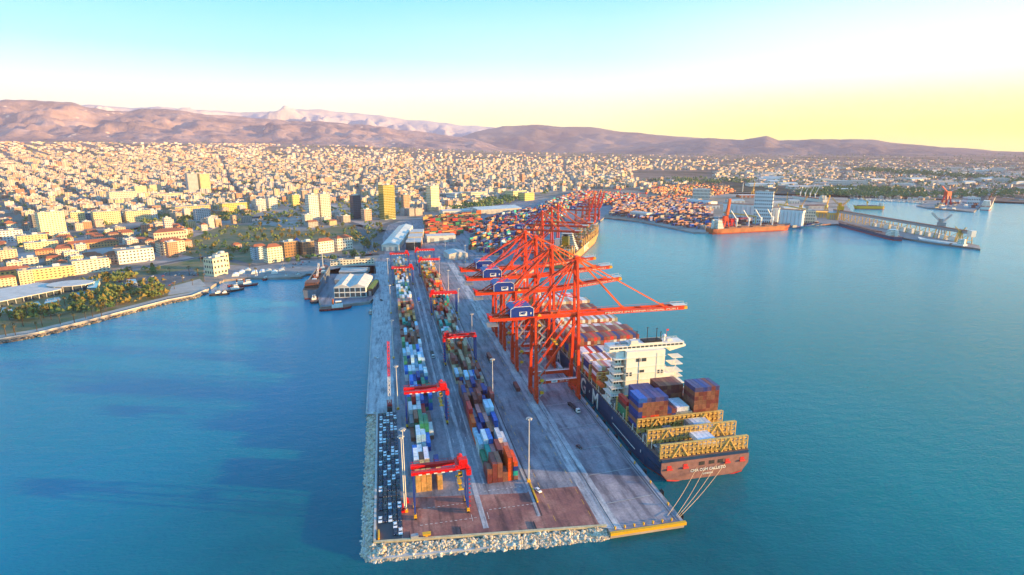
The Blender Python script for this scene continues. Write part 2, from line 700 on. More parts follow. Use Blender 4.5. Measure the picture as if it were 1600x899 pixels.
def hills(name, crest, D, D0, m, rough, seed, u0=-420, u1=1900, nr=60, step=5, jag=1.6):
    g = MB()
    us = [u0 + step * i for i in range(int((u1 - u0) / step) + 1)]
    for u in us:
        r = ray(u, 235)
        n = hypot(r[0], r[1])
        dx, dy = r[0] / n, r[1] / n
        v = interp(crest, u)
        v -= (noise.noise(Vector((u / 60, seed, 0))) * 2.2 + noise.noise(Vector((u / 17, seed, 3))) * 1.1) * jag
        rv = ray(u, v)
        zc = HC + rv[2] / hypot(rv[0], rv[1]) * D
        for j in range(nr + 1):
            s = j / nr * 1.25
            d = D0 + (D - D0) * s
            x, y = dx * d, dy * d
            zb = T(dx * D0, dy * D0) - 12
            if s <= 1:
                p = s ** 1.25
            else:
                p = 1 - (s - 1) / .25 * .8
            amp = rough * 4 * min(s, 1) * (1 - min(s, 1)) * max(60, zc - zb)
            wx, wy = x / (D * .12), y / (D * .12)
            rn = 1 - abs(noise.noise(Vector((wx, wy, seed)))) * 2.6
            rn2 = noise.fractal(Vector((wx * 3, wy * 3, seed + 9)), .9, 2.1, 5)
            z = zb + (zc - zb) * p + amp * (rn * .42 + rn2 * .6 - .2)
            g.v.append((x, y, z))
    M_ = nr + 1
    for i in range(len(us) - 1):
        for j in range(nr):
            k = i * M_ + j
            g.face([k, k + M_, k + M_ + 1, k + 1])
    o = g.build(name, m)
    for p in o.data.polygons:
        p.use_smooth = True
    tag(o, kind='structure')


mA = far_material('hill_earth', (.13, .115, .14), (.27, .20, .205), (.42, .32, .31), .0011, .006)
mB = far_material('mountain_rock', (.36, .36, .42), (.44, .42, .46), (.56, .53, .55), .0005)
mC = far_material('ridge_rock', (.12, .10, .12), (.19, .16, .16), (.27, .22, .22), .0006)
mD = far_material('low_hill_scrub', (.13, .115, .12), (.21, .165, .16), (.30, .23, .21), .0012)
hills('near_hills', [(-420, 150), (0, 158), (60, 157), (115, 159), (150, 168), (200, 176), (240, 170), (300, 175), (345, 179),
                     (400, 185), (425, 187), (480, 191), (500, 190), (560, 195), (640, 203), (700, 211), (740, 219), (780, 230),
                     (830, 240), (1900, 250)], 13000, 9600, mA, .45, 3.1, u1=860)
hills('foothills', [(-420, 205), (0, 203), (60, 207), (120, 200), (180, 206), (230, 198), (300, 206), (350, 203), (420, 210), (470, 205), (540, 213), (600, 212), (660, 219), (720, 226), (760, 234), (800, 240), (1900, 250)], 11200, 9300, mA, .5, 14.3, u1=820)
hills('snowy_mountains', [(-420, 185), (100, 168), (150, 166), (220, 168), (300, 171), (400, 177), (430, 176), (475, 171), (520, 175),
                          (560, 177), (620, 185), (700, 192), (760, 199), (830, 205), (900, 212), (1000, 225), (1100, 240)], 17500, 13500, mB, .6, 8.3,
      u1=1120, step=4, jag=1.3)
hills('mid_ridge', [(600, 240), (700, 222), (745, 206), (785, 197), (830, 195), (880, 198), (920, 199), (960, 205), (1010, 210),
                    (1070, 215), (1120, 219), (1200, 226), (1300, 238)], 15500, 12000, mC, .3, 5.7, u0=590, u1=1310, jag=.8)
hills('low_hills', [(880, 240), (940, 233), (1000, 228), (1070, 219), (1105, 215), (1160, 219), (1195, 213), (1215, 219), (1270, 218),
                    (1320, 218), (1360, 219), (1400, 224), (1480, 230), (1560, 236), (1650, 240), (1900, 243)], 12800, 9600, mD, .35, 2.2,
      u0=880, u1=1900, jag=.7)

# ------------------------------------------------------------------ sheets on the ground
SH = [0]


def sheet(name, P, m, z=3.0, lift=1, kind='structure', parent=None):
    g = MB()
    k = len(P)
    g.v = [(p[0], p[1], z + .004 * lift * 10) for p in P]
    g.face(list(range(k)))
    o = g.build(name, m, parent)
    if o.data.polygons[0].normal.z < 0:
        o.data.flip_normals()
    if kind:
        tag(o, kind=kind)
    return o


def strip(name, pts, w, m, lift=2, kind='structure', parent=None, z=3.0):
    """a band of width w along a line"""
    g = MB()
    n = len(pts)
    for i, p in enumerate(pts):
        a = Vector(pts[max(0, i - 1)][:2]); b = Vector(pts[min(n - 1, i + 1)][:2])
        d = (b - a).normalized()
        q = Vector((-d.y, d.x)) * w / 2
        zz_ = z + .04 * lift
        g.v += [(p[0] + q.x, p[1] + q.y, zz_), (p[0] - q.x, p[1] - q.y, zz_)]
    for i in range(n - 1):
        g.face([2 * i, 2 * i + 1, 2 * i + 3, 2 * i + 2])
    o = g.build(name, m, parent)
    tag(o, kind=kind)
    return o


def yard_material(name, c1, c2, c3, sc=.05):
    m = bpy.data.materials.new(name)
    m.use_nodes = True
    t = m.node_tree
    b = t.nodes['Principled BSDF']
    b.inputs['Roughness'].default_value = .75
    g = N(t, 'ShaderNodeNewGeometry')
    n1 = N(t, 'ShaderNodeTexNoise', Scale=sc, Detail=7.0, Roughness=.7)
    mp = N(t, 'ShaderNodeMapping')
    mp.inputs['Scale'].default_value = (3, .35, 1)
    n2 = N(t, 'ShaderNodeTexNoise', Scale=sc * 2.2, Detail=4.0, Roughness=.6)
    L(t, g.outputs['Position'], n1.inputs['Vector'])
    L(t, g.outputs['Position'], mp.inputs[0])
    L(t, mp.outputs[0], n2.inputs['Vector'])
    a = ramp(t, n1.outputs[0], [(.33, c1), (.5, c2), (.66, c3)], 'LINEAR')
    k = ramp(t, n2.outputs[0], [(.36, (.50, .50, .53)), (.47, (.88, .88, .9)), (.6, (1.08, 1.08, 1.08))], 'LINEAR')
    a = mixc(t, 1.0, a, k, 'MULTIPLY')
    br = N(t, 'ShaderNodeTexNoise', Scale=.9, Detail=3.0)
    L(t, g.outputs['Position'], br.inputs['Vector'])
    a = mixc(t, 1.0, a, ramp(t, br.outputs[0], [(.3, (.8, .8, .8)), (.7, (1.1, 1.1, 1.1))], 'LINEAR'), 'MULTIPLY')
    L(t, a, b.inputs['Base Color'])
    L(t, ramp(t, n1.outputs[0], [(.4, (.55, .55, .55)), (.6, (.9, .9, .9))], 'LINEAR'), b.inputs['Roughness'])
    return m


yardm = yard_material('yard_asphalt', (.11, .13, .165), (.21, .22, .255), (.33, .32, .34))
apronm = yard_material('apron_concrete', (.15, .14, .17), (.27, .245, .275), (.42, .37, .38), .035)
redm = yard_material('red_paving', (.15, .055, .05), (.27, .11, .09), (.40, .21, .17), .06)
edgem = yard_material('edge_concrete', (.28, .29, .32), (.41, .41, .43), (.56, .54, .53), .08)
portm = yard_material('port_paving', (.13, .14, .18), (.21, .21, .25), (.30, .29, .32), .03)

sheet('port_paving', [(-18.3, 372), (QX - .2, 372), (QX - .2, 625), (529, 1329), G(945, 336), G(985, 322), G(900, 315), G(820, 312), G(760, 318), G(700, 340), G(640, 345),
                      G(590, 355), G(594, 398), (-18, 860)], portm, lift=1)
sheet('pier_yard', [(0.2, 217), (86, 206.4), (86, 860), (0.2, 860)], yardm, lift=2)
sheet('red_paving', [(0.4, 217.3), (86, 206.9), (86, 238), (62, 240), (60, 238), (0.4, 247)], redm, lift=3)
sheet('apron', [(94.8, 201.8), (QX - .4, 201.8), (QX - .4, 620), (94.8, 620)], apronm, lift=2)
sheet('crane_rail_strip', [(86, 205.4), (94.8, 202), (94.8, 860), (86, 860)], edgem, lift=3)
sheet('edge_road', [(-18.2, 342), (-.2, 342), (-.2, 860), (-18.2, 860)], edgem, lift=2)
sheet('car_park', [(-10.6, 216.6), (-.1, 215.6), (-.1, 341), (-10.6, 341)], C['asphalt'], lift=2)
for x in (26.6, 34.0):
    pass
strip('truck_lane', [(36.3, 216), (34.5, 400), (34, 860)], 2.4, edgem, 4)
strip('truck_lane', [(29.0, 270), (29.0, 860)], 1.6, edgem, 4)
strip('truck_lane', [(41, 250), (40.5, 860)], 1.0, edgem, 4)
strip('drain_channel', [(61.3, 219), (62, 240), (63.6, 400), (66, 860)], 1.3, edgem, 5)
strip('drain_channel', [(62.6, 219), (63.2, 240), (64.8, 400), (67.5, 860)], .5, C['dark'], 6)
for x in (91.2, 120.0):
    strip('crane_rail', [(x - .45, 203), (x - .45, 640)], .35, C['rail_steel'], 6)
    strip('crane_rail', [(x + .45, 203), (x + .45, 640)], .25, C['dark'], 6)
    strip('crane_rail', [(x + .9, 203), (x + .9, 640)], .5, edgem, 5)
strip('quay_edge_kerb', [(QX - 1.2, 202), (QX - 1.2, 624)], 1.6, edgem, 7)
for y in (222.5, 247, 272.5, 298, 330, 365, 400, 440, 480, 520, 560):
    strip('paving_joint', [(95, y - 1.2), (119, y + .6)], .35, C['concrete_light'], 8)
# yard markings
mk = MB()
for i in range(26):
    for x in (31.2, 38.6):
        y = 222 + i * 24
        mk.quad((x, y, 3.3), (x + .18, y, 3.3), (x + .18, y + 5, 3.3), (x, y + 5, 3.3))
for y0, x0, x1 in ((228.5, 40, 61), (243.5, 40, 61), (236, 8, 30), (224, 8, 34)):
    x = x0
    while x < x1:
        mk.quad((x, y0, 3.31), (x + 1.1, y0 - .1, 3.31), (x + 1.1, y0 + .2, 3.31), (x, y0 + .3, 3.31))
        x += 2.2
tag(mk.build('yard_markings', C['marking']), kind='structure')
mk = MB()
for x in (67.5, 84.2):
    for i in range(60):
        y = 214 + i * 9
        mk.quad((x, y, 3.3), (x + .2, y, 3.3), (x + .2, y + 4, 3.3), (x, y + 4, 3.3))
tag(mk.build('lane_markings', C['marking_yellow']), kind='structure')
# kerbs and copings of the pier head
k = MB()
k.prism([(-12, 216.3), (88.5, 205.3), (88.5, 206.4), (-12, 217.4)], 3, 3.9)
tag(k.build('pier_head_kerb', C['cope']), kind='structure')
k = MB()
k.prism([(-12, 217.5), (-11.0, 217.4), (-11.0, 342), (-12, 342)], 3, 4.2)
k.prism([(-18.5, 342.1), (-17.6, 342.1), (-17.6, 600), (-18.5, 600)], 3, 3.6)
tag(k.build('pier_side_kerb', C['concrete_light']), kind='structure')
k = MB()
k.prism([(88.4, 200.2), (QX + .4, 200.2), (QX + .4, 201.6), (88.4, 201.6)], 2.1, 3.45)
tag(k.build('quay_end_beam', C['yellow']), kind='structure')

# yellow stairs edge: bollards on the quay end
bl = MB()
bl.cyl((0, 0, 0), (0, 0, .9), .38, .30, 10)
bl.cyl((0, 0, .9), (0, 0, 1.25), .52, .45, 10)
b0 = bl.mesh('bollard', [C['yellow']])
for i, x in enumerate((91.5, 96, 100.5, 105, 109.5, 114, 118.5)):
    o = link('bollard', b0, loc=(x, 203.2, 3.1))
    tag(o, 'yellow mooring bollard on the quay end, %s from its seaward rock corner' % ordn(i + 1), 'bollard', 'bollards along the quay end')
for i in range(22):
    o = link('bollard', b0, loc=(QX - 1.6, 214 + i * 18.5, 3.35))
    tag(o, 'mooring bollard on the ship-side quay edge, %s from the quay end' % ordn(i + 1), 'bollard', 'bollards along the ship berth')
# fenders on the quay wall
fd = MB()
fd.box(.6, 0, -2.6, 1.0, 2.2, 3.0)
fd.box(1.2, 0, -2.9, .3, 2.6, 3.6)
f0 = fd.mesh('fender', [C['black']])
for i in range(20):
    o = link('quay_fender', f0, loc=(QX, 206 + i * 19, 3.0))
    tag(o, 'black rubber fender on the quay wall, %s from the quay end' % ordn(i + 1), 'fender', 'fenders along the ship berth')

# ------------------------------------------------------------------ rubble of the pier head and side
def rubble(n_big, n_small):
    """armour stones piled from the kerb down to the water"""
    pts = []
    rr = random.Random(3)
    path = [((-12.2, 345), (-18.5, 345)), ((-12.2, 300), (-18.2, 300)), ((-12.2, 250), (-18.0, 250)), ((-12.3, 216), (-17.5, 213)),
            ((-11, 215.6), (-13.5, 208.0)), ((20, 212.3), (20, 206.0)), ((55, 208.6), (55, 202.5)), ((88.2, 205), (88.2, 200.6))]
    seg = []
    for a, b in zip(path, path[1:]):
        seg.append(hypot(b[0][0] - a[0][0], b[0][1] - a[0][1]) + 6 if a is path[3] else hypot(b[0][0] - a[0][0], b[0][1] - a[0][1]))
    tot = sum(seg)

    def pick():
        s = rr.random() * tot
        i = 0
        while s > seg[i]:
            s -= seg[i]; i += 1
        t = s / seg[i]
        a, b = path[i], path[i + 1]
        top = [a[0][k] + (b[0][k] - a[0][k]) * t for k in (0, 1)]
        bot = [a[1][k] + (b[1][k] - a[1][k]) * t for k in (0, 1)]
        q = rr.random() ** .85
        j = 1.2 * noise.noise(Vector((top[0] / 3, top[1] / 3, 4)))
        return (top[0] + (bot[0] - top[0]) * q, top[1] + (bot[1] - top[1]) * q, 2.9 - 3.6 * q + j * .5)
    return [pick() for _ in range(n_big + n_small)], rr


def rock(g, x, y, z, s, rr, pal=None):
    b = len(g.v)
    ca = rr.random() * 6.28
    t = (1 + sqrt(5)) / 2
    ico = [(-1, t, 0), (1, t, 0), (-1, -t, 0), (1, -t, 0), (0, -1, t), (0, 1, t), (0, -1, -t), (0, 1, -t), (t, 0, -1), (t, 0, 1), (-t, 0, -1), (-t, 0, 1)]
    fs = [(0, 11, 5), (0, 5, 1), (0, 1, 7), (0, 7, 10), (0, 10, 11), (1, 5, 9), (5, 11, 4), (11, 10, 2), (10, 7, 6), (7, 1, 8),
          (3, 9, 4), (3, 4, 2), (3, 2, 6), (3, 6, 8), (3, 8, 9), (4, 9, 5), (2, 4, 11), (6, 2, 10), (8, 6, 7), (9, 8, 1)]
    sx_, sy_, sz_ = s * rr.uniform(.8, 1.25), s * rr.uniform(.7, 1.1), s * rr.uniform(.55, .85)
    for p in ico:
        k = .53 * rr.uniform(.82, 1.12)
        px_, py_, pz_ = p[0] * sx_ * k, p[1] * sy_ * k, p[2] * sz_ * k
        g.v.append((x + px_ * cos(ca) - py_ * sin(ca), y + px_ * sin(ca) + py_ * cos(ca), z + pz_))
    c = rr.choice(pal or ([(.16, .15, .12), (.22, .19, .15)] if z < -.45 else None) or [(.58, .52, .42), (.68, .62, .50), (.46, .40, .31), (.76, .70, .58), (.60, .47, .30), (.30, .27, .23)])
    g.col = c
    for f in fs:
        g.face([b + i for i in f])


spots, rr = rubble(290, 8000)
root = thing('rock_revetment', 'pale armour stone slope round the pier head and along the car park side', 'rock wall', (-12, 215, 0))
base = MB()
base.prism([(-12.1, 345), (-20, 345), (-20, 212), (-15, 205), (88, 198.5), (88.3, 205.3), (-12, 216.3)], -4.5, -1.2)
base.prism([(-12.1, 344), (-16.5, 343), (-16.3, 214), (-13, 209.5), (88, 201.8), (88.3, 205.3), (-12, 216.3)], -1.2, 1.0)
base.mi = 0
ob = base.build('rubble_core', C['concrete_light'], root)
ob.matrix_parent_inverse = Matrix.Translation((12, -215, 0))
for i, p in enumerate(spots[:290]):
    g = MB()
    rock(g, 0, 0, 0, rr.uniform(.8, 1.2), rr)
    o = g.build('boulder', C['rock'], root, (p[0] + 12, p[1] - 215, p[2] + .25))
g = MB()
for p in spots[290:]:
    rock(g, p[0] + 12, p[1] - 215, p[2], rr.uniform(.4, .85), rr)
tag(g.build('small_stones', C['rock'], root), kind='stuff')
# ------------------------------------------------------------------ containers
PAL = {'sky': (.42, .66, .84), 'pale': (.70, .77, .83), 'white': (.82, .83, .85), 'blue': (.02, .16, .62), 'navy': (.02, .05, .26),
       'maroon': (.24, .055, .045), 'brown': (.33, .13, .075), 'red': (.65, .04, .03), 'orange': (.85, .12, .01), 'tan': (.80, .46, .15),
       'sand': (.52, .43, .27), 'green': (.03, .26, .13), 'teal': (.02, .42, .36), 'grey': (.28, .30, .32), 'pink': (.62, .25, .22),
       'yellow': (.75, .40, .03), 'indigo': (.10, .085, .24)}
CN = {'sky': 'light blue', 'pale': 'pale grey-blue', 'navy': 'dark navy', 'maroon': 'dark maroon', 'brown': 'reddish brown', 'tan': 'tan orange',
      'sand': 'sand coloured', 'orange': 'bright orange', 'pink': 'faded pink', 'indigo': 'dusky indigo'}


def container_proto(name, ln):
    g = MB()
    w_, h = 2.40, 2.56
    n = 14 if ln > 8 else 8
    # corrugated long sides: alternating proud and recessed strips
    for s_ in (-1, 1):
        for i in range(n):
            y0, y1 = -ln / 2 + ln * i / n, -ln / 2 + ln * (i + 1) / n
            x = s_ * (w_ / 2 - (.0 if i % 2 == 0 else .07))
            xn = s_ * (w_ / 2 - (.0 if (i + 1) % 2 == 0 else .07))
            q = [(x, y0, 0), (x, y1, 0), (x, y1, h), (x, y0, h)]
            g.quad(*(q if s_ > 0 else q[::-1]))
            if i < n - 1:
                q = [(x, y1, 0), (xn, y1, 0), (xn, y1, h), (x, y1, h)]
                g.quad(*(q if s_ > 0 else q[::-1]))
    g.quad((-w_ / 2, -ln / 2, h), (w_ / 2, -ln / 2, h), (w_ / 2, ln / 2, h), (-w_ / 2, ln / 2, h))
    g.quad((-w_ / 2 + .02, -ln / 2 + .05, 0), (-w_ / 2 + .02, -ln / 2 + .05, h), (w_ / 2 - .02, -ln / 2 + .05, h), (w_ / 2 - .02, -ln / 2 + .05, 0))
    g.quad((w_ / 2, ln / 2, 0), (w_ / 2, ln / 2, h), (-w_ / 2, ln / 2, h), (-w_ / 2, ln / 2, 0))
    # end frame and top rails
    for x in (-1, 1):
        g.box(x * (w_ / 2 - .06), -ln / 2, 0, .14, .12, h + .02)
        g.box(x * (w_ / 2 - .05), 0, h - .06, .12, ln, .09)
    g.box(0, -ln / 2, h - .1, w_, .1, .13)
    g.box(0, -ln / 2, 0, w_, .1, .14)
    o = g.build(name, C['container_paint'])
    for s_ in (-1, 1):
        d = MB()
        d.box(s_ * .55, -ln / 2 - .0, .16, 1.06, .08, h - .3)
        for k_ in (-.28, .28):
            d.box(s_ * .55 + k_, -ln / 2 - .07, .1, .06, .06, h - .2)
        link('door', d.mesh('door', [C['container_paint']]), o)
    return remember(o)


C40 = container_proto('shipping_container', 12.15)
C20 = container_proto('shipping_container', 6.0)
CANDS = []     # (score, x, y, z, color, length, rz, label, group)


def cc(x, y, z, col, ln, label, group, exposed, rz=0.0):
    px_, py_, d_ = proj(x, y, z)
    if px_ < -30 or px_ > 1630 or d_ < 50:
        return
    CANDS.append((d_ * (1.0 if exposed else 2.2), x, y, z, col, ln, rz, label, group))


def jit(c, rr):
    k = rr.uniform(.82, 1.15)
    return tuple(max(0, min(1, q * k * rr.uniform(.95, 1.05))) for q in c)


def heights_fill(name, x0, nrow, y0, y1, zones, rr, z0=3.05, pitch=2.62, bay=12.75, explicit=None, words=''):
    """stacks: zones = list of (y_from, palette names, mean tiers, chance empty)"""
    k = 0
    y = y0
    H = {}
    while y < y1:
        zone = [q for q in zones if q[0] <= y][-1]
        for r in range(nrow):
            if explicit and (k, r) in explicit:
                cols = explicit[(k, r)]
            else:
                if rr.random() < zone[3]:
                    continue
                n = max(1, min(5, int(round(rr.gauss(zone[2], 1.1)))))
                c0 = rr.choice(zone[1])
                cols = [rr.choice(zone[1]) if rr.random() < .6 else c0 for _ in range(n)]
            H[(k, r)] = (y, cols)
        k += 1
        y += bay
    for (k, r), (y, cols) in H.items():
        nb = len(H.get((k - 1, r), (0, []))[1])
        for t_, c in enumerate(cols):
            top = t_ == len(cols) - 1
            expo = top or t_ >= nb
            small = (k * 7 + r * 3) % 9 == 0
            tier = 'top' if top else ORD[t_ + 1]
            lab = '%s container, %s tier, %s row from west, %s bay from seaward end, %s block' % (
                CN.get(c, c), tier, ORD[r + 1], ordn(k + 1), words)
            zb = z0 + t_ * 2.60
            if small and top:
                cc(x0 + r * pitch, y - 3.05, zb, jit(PAL[c], rr), 6, lab, 'containers in the %s block' % words, expo)
            else:
                cc(x0 + r * pitch, y, zb, jit(PAL[c], rr), 12, lab, 'containers in the %s block' % words, expo)


rr = random.Random(11)
ex = {}
for r in (0, 1, 2):
    ex[(0, r)] = ['tan'] * 4
ex[(0, 3)] = []
ex[(0, 4)] = ['tan'] * 3
ex[(0, 5)] = []
ex[(1, 0)] = ['tan', 'tan', 'white', 'white']; ex[(1, 1)] = ['brown', 'brown', 'brown']; ex[(1, 2)] = ['tan', 'tan', 'white', 'white']; ex[(1, 3)] = []; ex[(1, 4)] = ['tan', 'navy']; ex[(1, 5)] = []
ex[(2, 0)] = ['blue', 'blue']; ex[(2, 1)] = ['navy', 'pale']; ex[(2, 2)] = ['grey']; ex[(2, 3)] = []; ex[(2, 4)] = []; ex[(2, 5)] = []
ex[(3, 0)] = []; ex[(3, 1)] = ['navy', 'grey', 'sky', 'sky']; ex[(3, 2)] = ['grey', 'pale', 'sky', 'sky']; ex[(3, 3)] = ['navy', 'blue']; ex[(3, 4)] = []; ex[(3, 5)] = []
ex[(4, 0)] = ['brown']; ex[(4, 1)] = ['brown', 'green']; ex[(4, 2)] = ['green'] * 4; ex[(4, 3)] = ['green'] * 4; ex[(4, 4)] = ['brown', 'white']; ex[(4, 5)] = []
ex[(5, 0)] = ['maroon', 'grey']; ex[(5, 1)] = ['green', 'green', 'brown']; ex[(5, 2)] = ['green'] * 3; ex[(5, 3)] = ['green', 'grey']; ex[(5, 4)] = ['maroon', 'maroon']; ex[(5, 5)] = []
ex[(6, 0)] = ['navy', 'pale', 'white']; ex[(6, 1)] = ['blue', 'pale', 'white']; ex[(6, 2)] = ['blue', 'blue', 'white']; ex[(6, 3)] = ['red', 'red']
zl = [(0, ['brown', 'green'], 2, .3), (335, ['blue', 'sky', 'blue', 'green', 'navy', 'red', 'teal'], 2.6, .2), (385, ['sky', 'pale', 'sky', 'sky', 'blue', 'white', 'green'], 3.2, .14),
      (455, ['brown', 'maroon', 'pink', 'sky', 'brown', 'sand', 'pink'], 3.2, .12), (500, ['teal', 'brown', 'maroon', 'grey'], 2.4, .3), (535, ['maroon', 'brown', 'tan', 'maroon', 'sand', 'pink'], 3.6, .08),
      (600, ['pale', 'white', 'white', 'sky', 'green', 'sand'], 3.3, .1), (690, ['tan', 'white', 'orange', 'sand', 'brown', 'yellow'], 3.6, .08), (780, ['white', 'sand', 'pale'], 3, .2)]
heights_fill('left', 9.0, 6, 256, 838, zl, rr, explicit=ex, words='western')
ex = {}
fr = [['maroon', 'maroon', 'brown'], ['maroon'] * 4, ['maroon', 'brown', 'brown', 'brown'], ['brown'] * 2, ['orange'] * 5, ['brown', 'teal', 'navy', 'orange'], []]
for r, c in enumerate(fr):
    ex[(0, r)] = c
for r, c in enumerate([['grey', 'green'], ['orange', 'orange', 'teal'], ['maroon', 'maroon', 'pink'], ['maroon'] * 4, ['brown', 'brown', 'brown'], ['maroon', 'maroon', 'pink'], []]):
    ex[(1, r)] = c
for r, c in enumerate([['pale', 'pale', 'sky'], ['pale', 'sky', 'sky', 'sky'], ['pale', 'navy', 'blue', 'blue'], ['maroon'], ['grey', 'white', 'white', 'white'], ['pale', 'pale', 'pale'], []]):
    ex[(2, r)] = c
for r, c in enumerate([['orange', 'sky'], ['blue', 'blue', 'navy'], ['maroon', 'brown'], ['brown', 'brown', 'brown'], ['brown', 'brown'], ['brown'], []]):
    ex[(3, r)] = c
for r, c in enumerate([['orange', 'orange', 'orange'], ['green', 'navy'], ['grey', 'navy', 'navy'], ['blue', 'pink', 'pink'], ['brown', 'brown'], ['blue', 'blue', 'blue'], []]):
    ex[(4, r)] = c
for r, c in enumerate([['brown', 'red', 'red', 'red'], ['orange', 'grey'], ['red', 'red', 'pink'], ['brown', 'pale', 'brown'], ['blue', 'blue', 'sky', 'sky'], ['blue', 'blue', 'sky', 'sky'], []]):
    ex[(5, r)] = c
zr = [(0, ['brown'], 3, .2), (330, ['maroon', 'brown', 'maroon', 'navy', 'brown'], 3.2, .12), (368, ['blue', 'sky', 'maroon', 'sand'], 2, .3), (385, ['sand', 'sand', 'brown', 'sand', 'maroon'], 3, .18),
      (430, ['brown', 'maroon', 'orange', 'grey', 'sand'], 2.8, .2), (462, ['pale', 'sky', 'sand', 'brown', 'teal', 'grey', 'maroon'], 2.8, .2), (540, ['orange', 'red', 'brown', 'maroon', 'sky', 'sand'], 2.8, .2), (570, ['maroon', 'brown', 'grey', 'teal'], 3, .2),
      (610, ['orange', 'red', 'orange', 'pink', 'tan'], 3.6, .08), (690, ['yellow', 'tan', 'orange', 'sand'], 3.8, .05), (760, ['white', 'sand', 'tan'], 3.4, .05)]
heights_fill('right', 44.2, 7, 256, 838, zr, rr, explicit=ex, words='eastern')
# loose ones
for i, (u, v, c, lab) in enumerate(((807, 607, 'maroon', 'single dark maroon container standing alone on the wide quay lane'),
                                    (873, 575, 'pale', 'pale container on the apron behind the first orange gantry crane'),)):
    x, y = G(u, v)
    cc(x, y, 3.1, PAL[c], 12, lab, 'loose containers on the pier', True)


# ------------------------------------------------------------------ rubber tyred yard cranes
def yard_crane(x0, y, label, flip=False, span=24.0, group='red yard gantry cranes'):
    t_ = thing('yard_crane', label, 'gantry crane', (x0, y, 3.05), 0, group)
    bx_ = span if not flip else 0
    for x in (0, span):
        for yy in (-4.2, 4.2):
            g = MB()
            g.beam((x, yy, 1.4), (x, yy * .95, 21.0), .75, 1.0)
            g.build('leg', C['rtg_blue'], t_)
            g = MB()
            g.box(x, yy, .9, 1.3, 3.0, .9)
            g.box(x, yy, 1.8, .9, 1.4, .5)
            g.build('bogie', C['yellow'], t_)
            for k_ in (-1, 1):
                g = MB()
                g.cyl((x - .4, yy + k_ * .95, .72), (x + .4, yy + k_ * .95, .72), .72, n=12)
                g.build('wheel', C['tyre'], t_)
        g = MB()
        g.beam((x, -4.6, 2.5), (x, 4.6, 2.5), .8, .9)
        g.build('sill_beam', C['rtg_blue'], t_)
        g = MB()
        g.beam((x, -4.2, 19.8), (x, 4.2, 19.8), .7, .9)
        g.build('tie_beam', C['rtg_red'], t_)
    for yy in (-2.6, 2.6):
        g = MB()
        g.beam((-1.0, yy, 21.7), (span + 1.0, yy, 21.7), 1.1, 1.7)
        g.beam((-1.0, yy * 1.32, 22.62), (span + 1.0, yy * 1.32, 22.62), .9, .08)
        for i in range(13):
            g.beam((i * span / 12, yy * 1.45, 22.6), (i * span / 12, yy * 1.45, 23.7), .08)
        g.beam((-1.0, yy * 1.45, 23.7), (span + 1, yy * 1.45, 23.7), .08)
        g.build('girder', C['rtg_red'], t_)
        g = MB()
        for i in range(6):
            g.box(3 + i * 3.4, yy - .62 if yy < 0 else yy + .62, 20.7, 1.5, .12, .55)
        g.build('flood_light', C['white'], t_)
    g = MB()
    g.box(bx_ + (-2.5 if not flip else 2.5), 0, 22.6, 5.6, 7.2, 1.0)
    g.box(bx_ + (-1.8 if not flip else 1.8), -1.6, 23.6, 3.6, 3.0, 2.4)
    g.cyl((bx_ + (-2.6 if not flip else 2.6), 1.2, 24.6), (bx_ + (-2.6 if not flip else 2.6), 3.3, 24.6), 1.3, n=12)
    g.build('trolley', C['rtg_red'], t_)
    g = MB()
    g.box(bx_ + (.6 if not flip else -.6), -3.6, 19.2, 2.2, 3.2, 2.6)
    g.build('machine_box', C['rtg_red'], t_)
    sx_ = bx_ + (-3.2 if not flip else 3.2)
    g = MB()
    g.box(sx_, -3.4, 18.2, 1.8, 1.8, 2.0)
    cab = g.build('operator_cab', C['yellow'], t_)
    g = MB()
    g.box(sx_, -4.33, 18.5, 1.4, .06, 1.1)
    g.build('pane', C['glass'], cab)
    g = MB()
    for a in (-.9, .9):
        for b in (-2.5, 2.5):
            g.beam((sx_ + a * .6, b * .5, 22.5), (sx_ + a, b, 13.4), .10)
    g.build('hoist_rope', C['dark'], t_)
    g = MB()
    g.box(sx_, 0, 12.6, 1.1, 11.6, .55)
    g.box(sx_, 0, 13.1, 2.0, 3.4, .5)
    for b in (-5.6, 5.6):
        g.box(sx_, b, 12.5, 2.4, .5, .7)
    g.build('spreader', C['yellow'], t_)
    g = MB()
    for s_ in range(9):
        g.box(-1.0 if flip else span + 1.0, -3.2 + s_ * .1, 2.2 + s_ * 2.2, .9, 1.2, .12)
    g.build('ladder', C['rtg_red'], t_)
    return t_


yard_crane(6.3, 234, 'red yard gantry crane with blue legs, closest to the pier head, over tan containers')
yard_crane(6.3, 323, 'red yard gantry crane over white and green containers of the western block')
yard_crane(39.5, 420, 'red yard gantry crane over brown containers of the eastern block, hood on its west end', True)
yard_crane(40.5, 560, 'red yard gantry crane in the middle of the eastern block over dark brown stacks', True, span=25.5)
yard_crane(5.0, 700, 'red yard gantry crane over white and tan stacks, second from the western block end')
yard_crane(4.0, 800, 'red yard gantry crane at the city end of the western block')
yard_crane(40.5, 745, 'red yard gantry crane over cream and yellow stacks of the eastern block', True, span=26)
yard_crane(40.0, 822, 'red yard gantry crane at the city end of the eastern block', True, span=26)


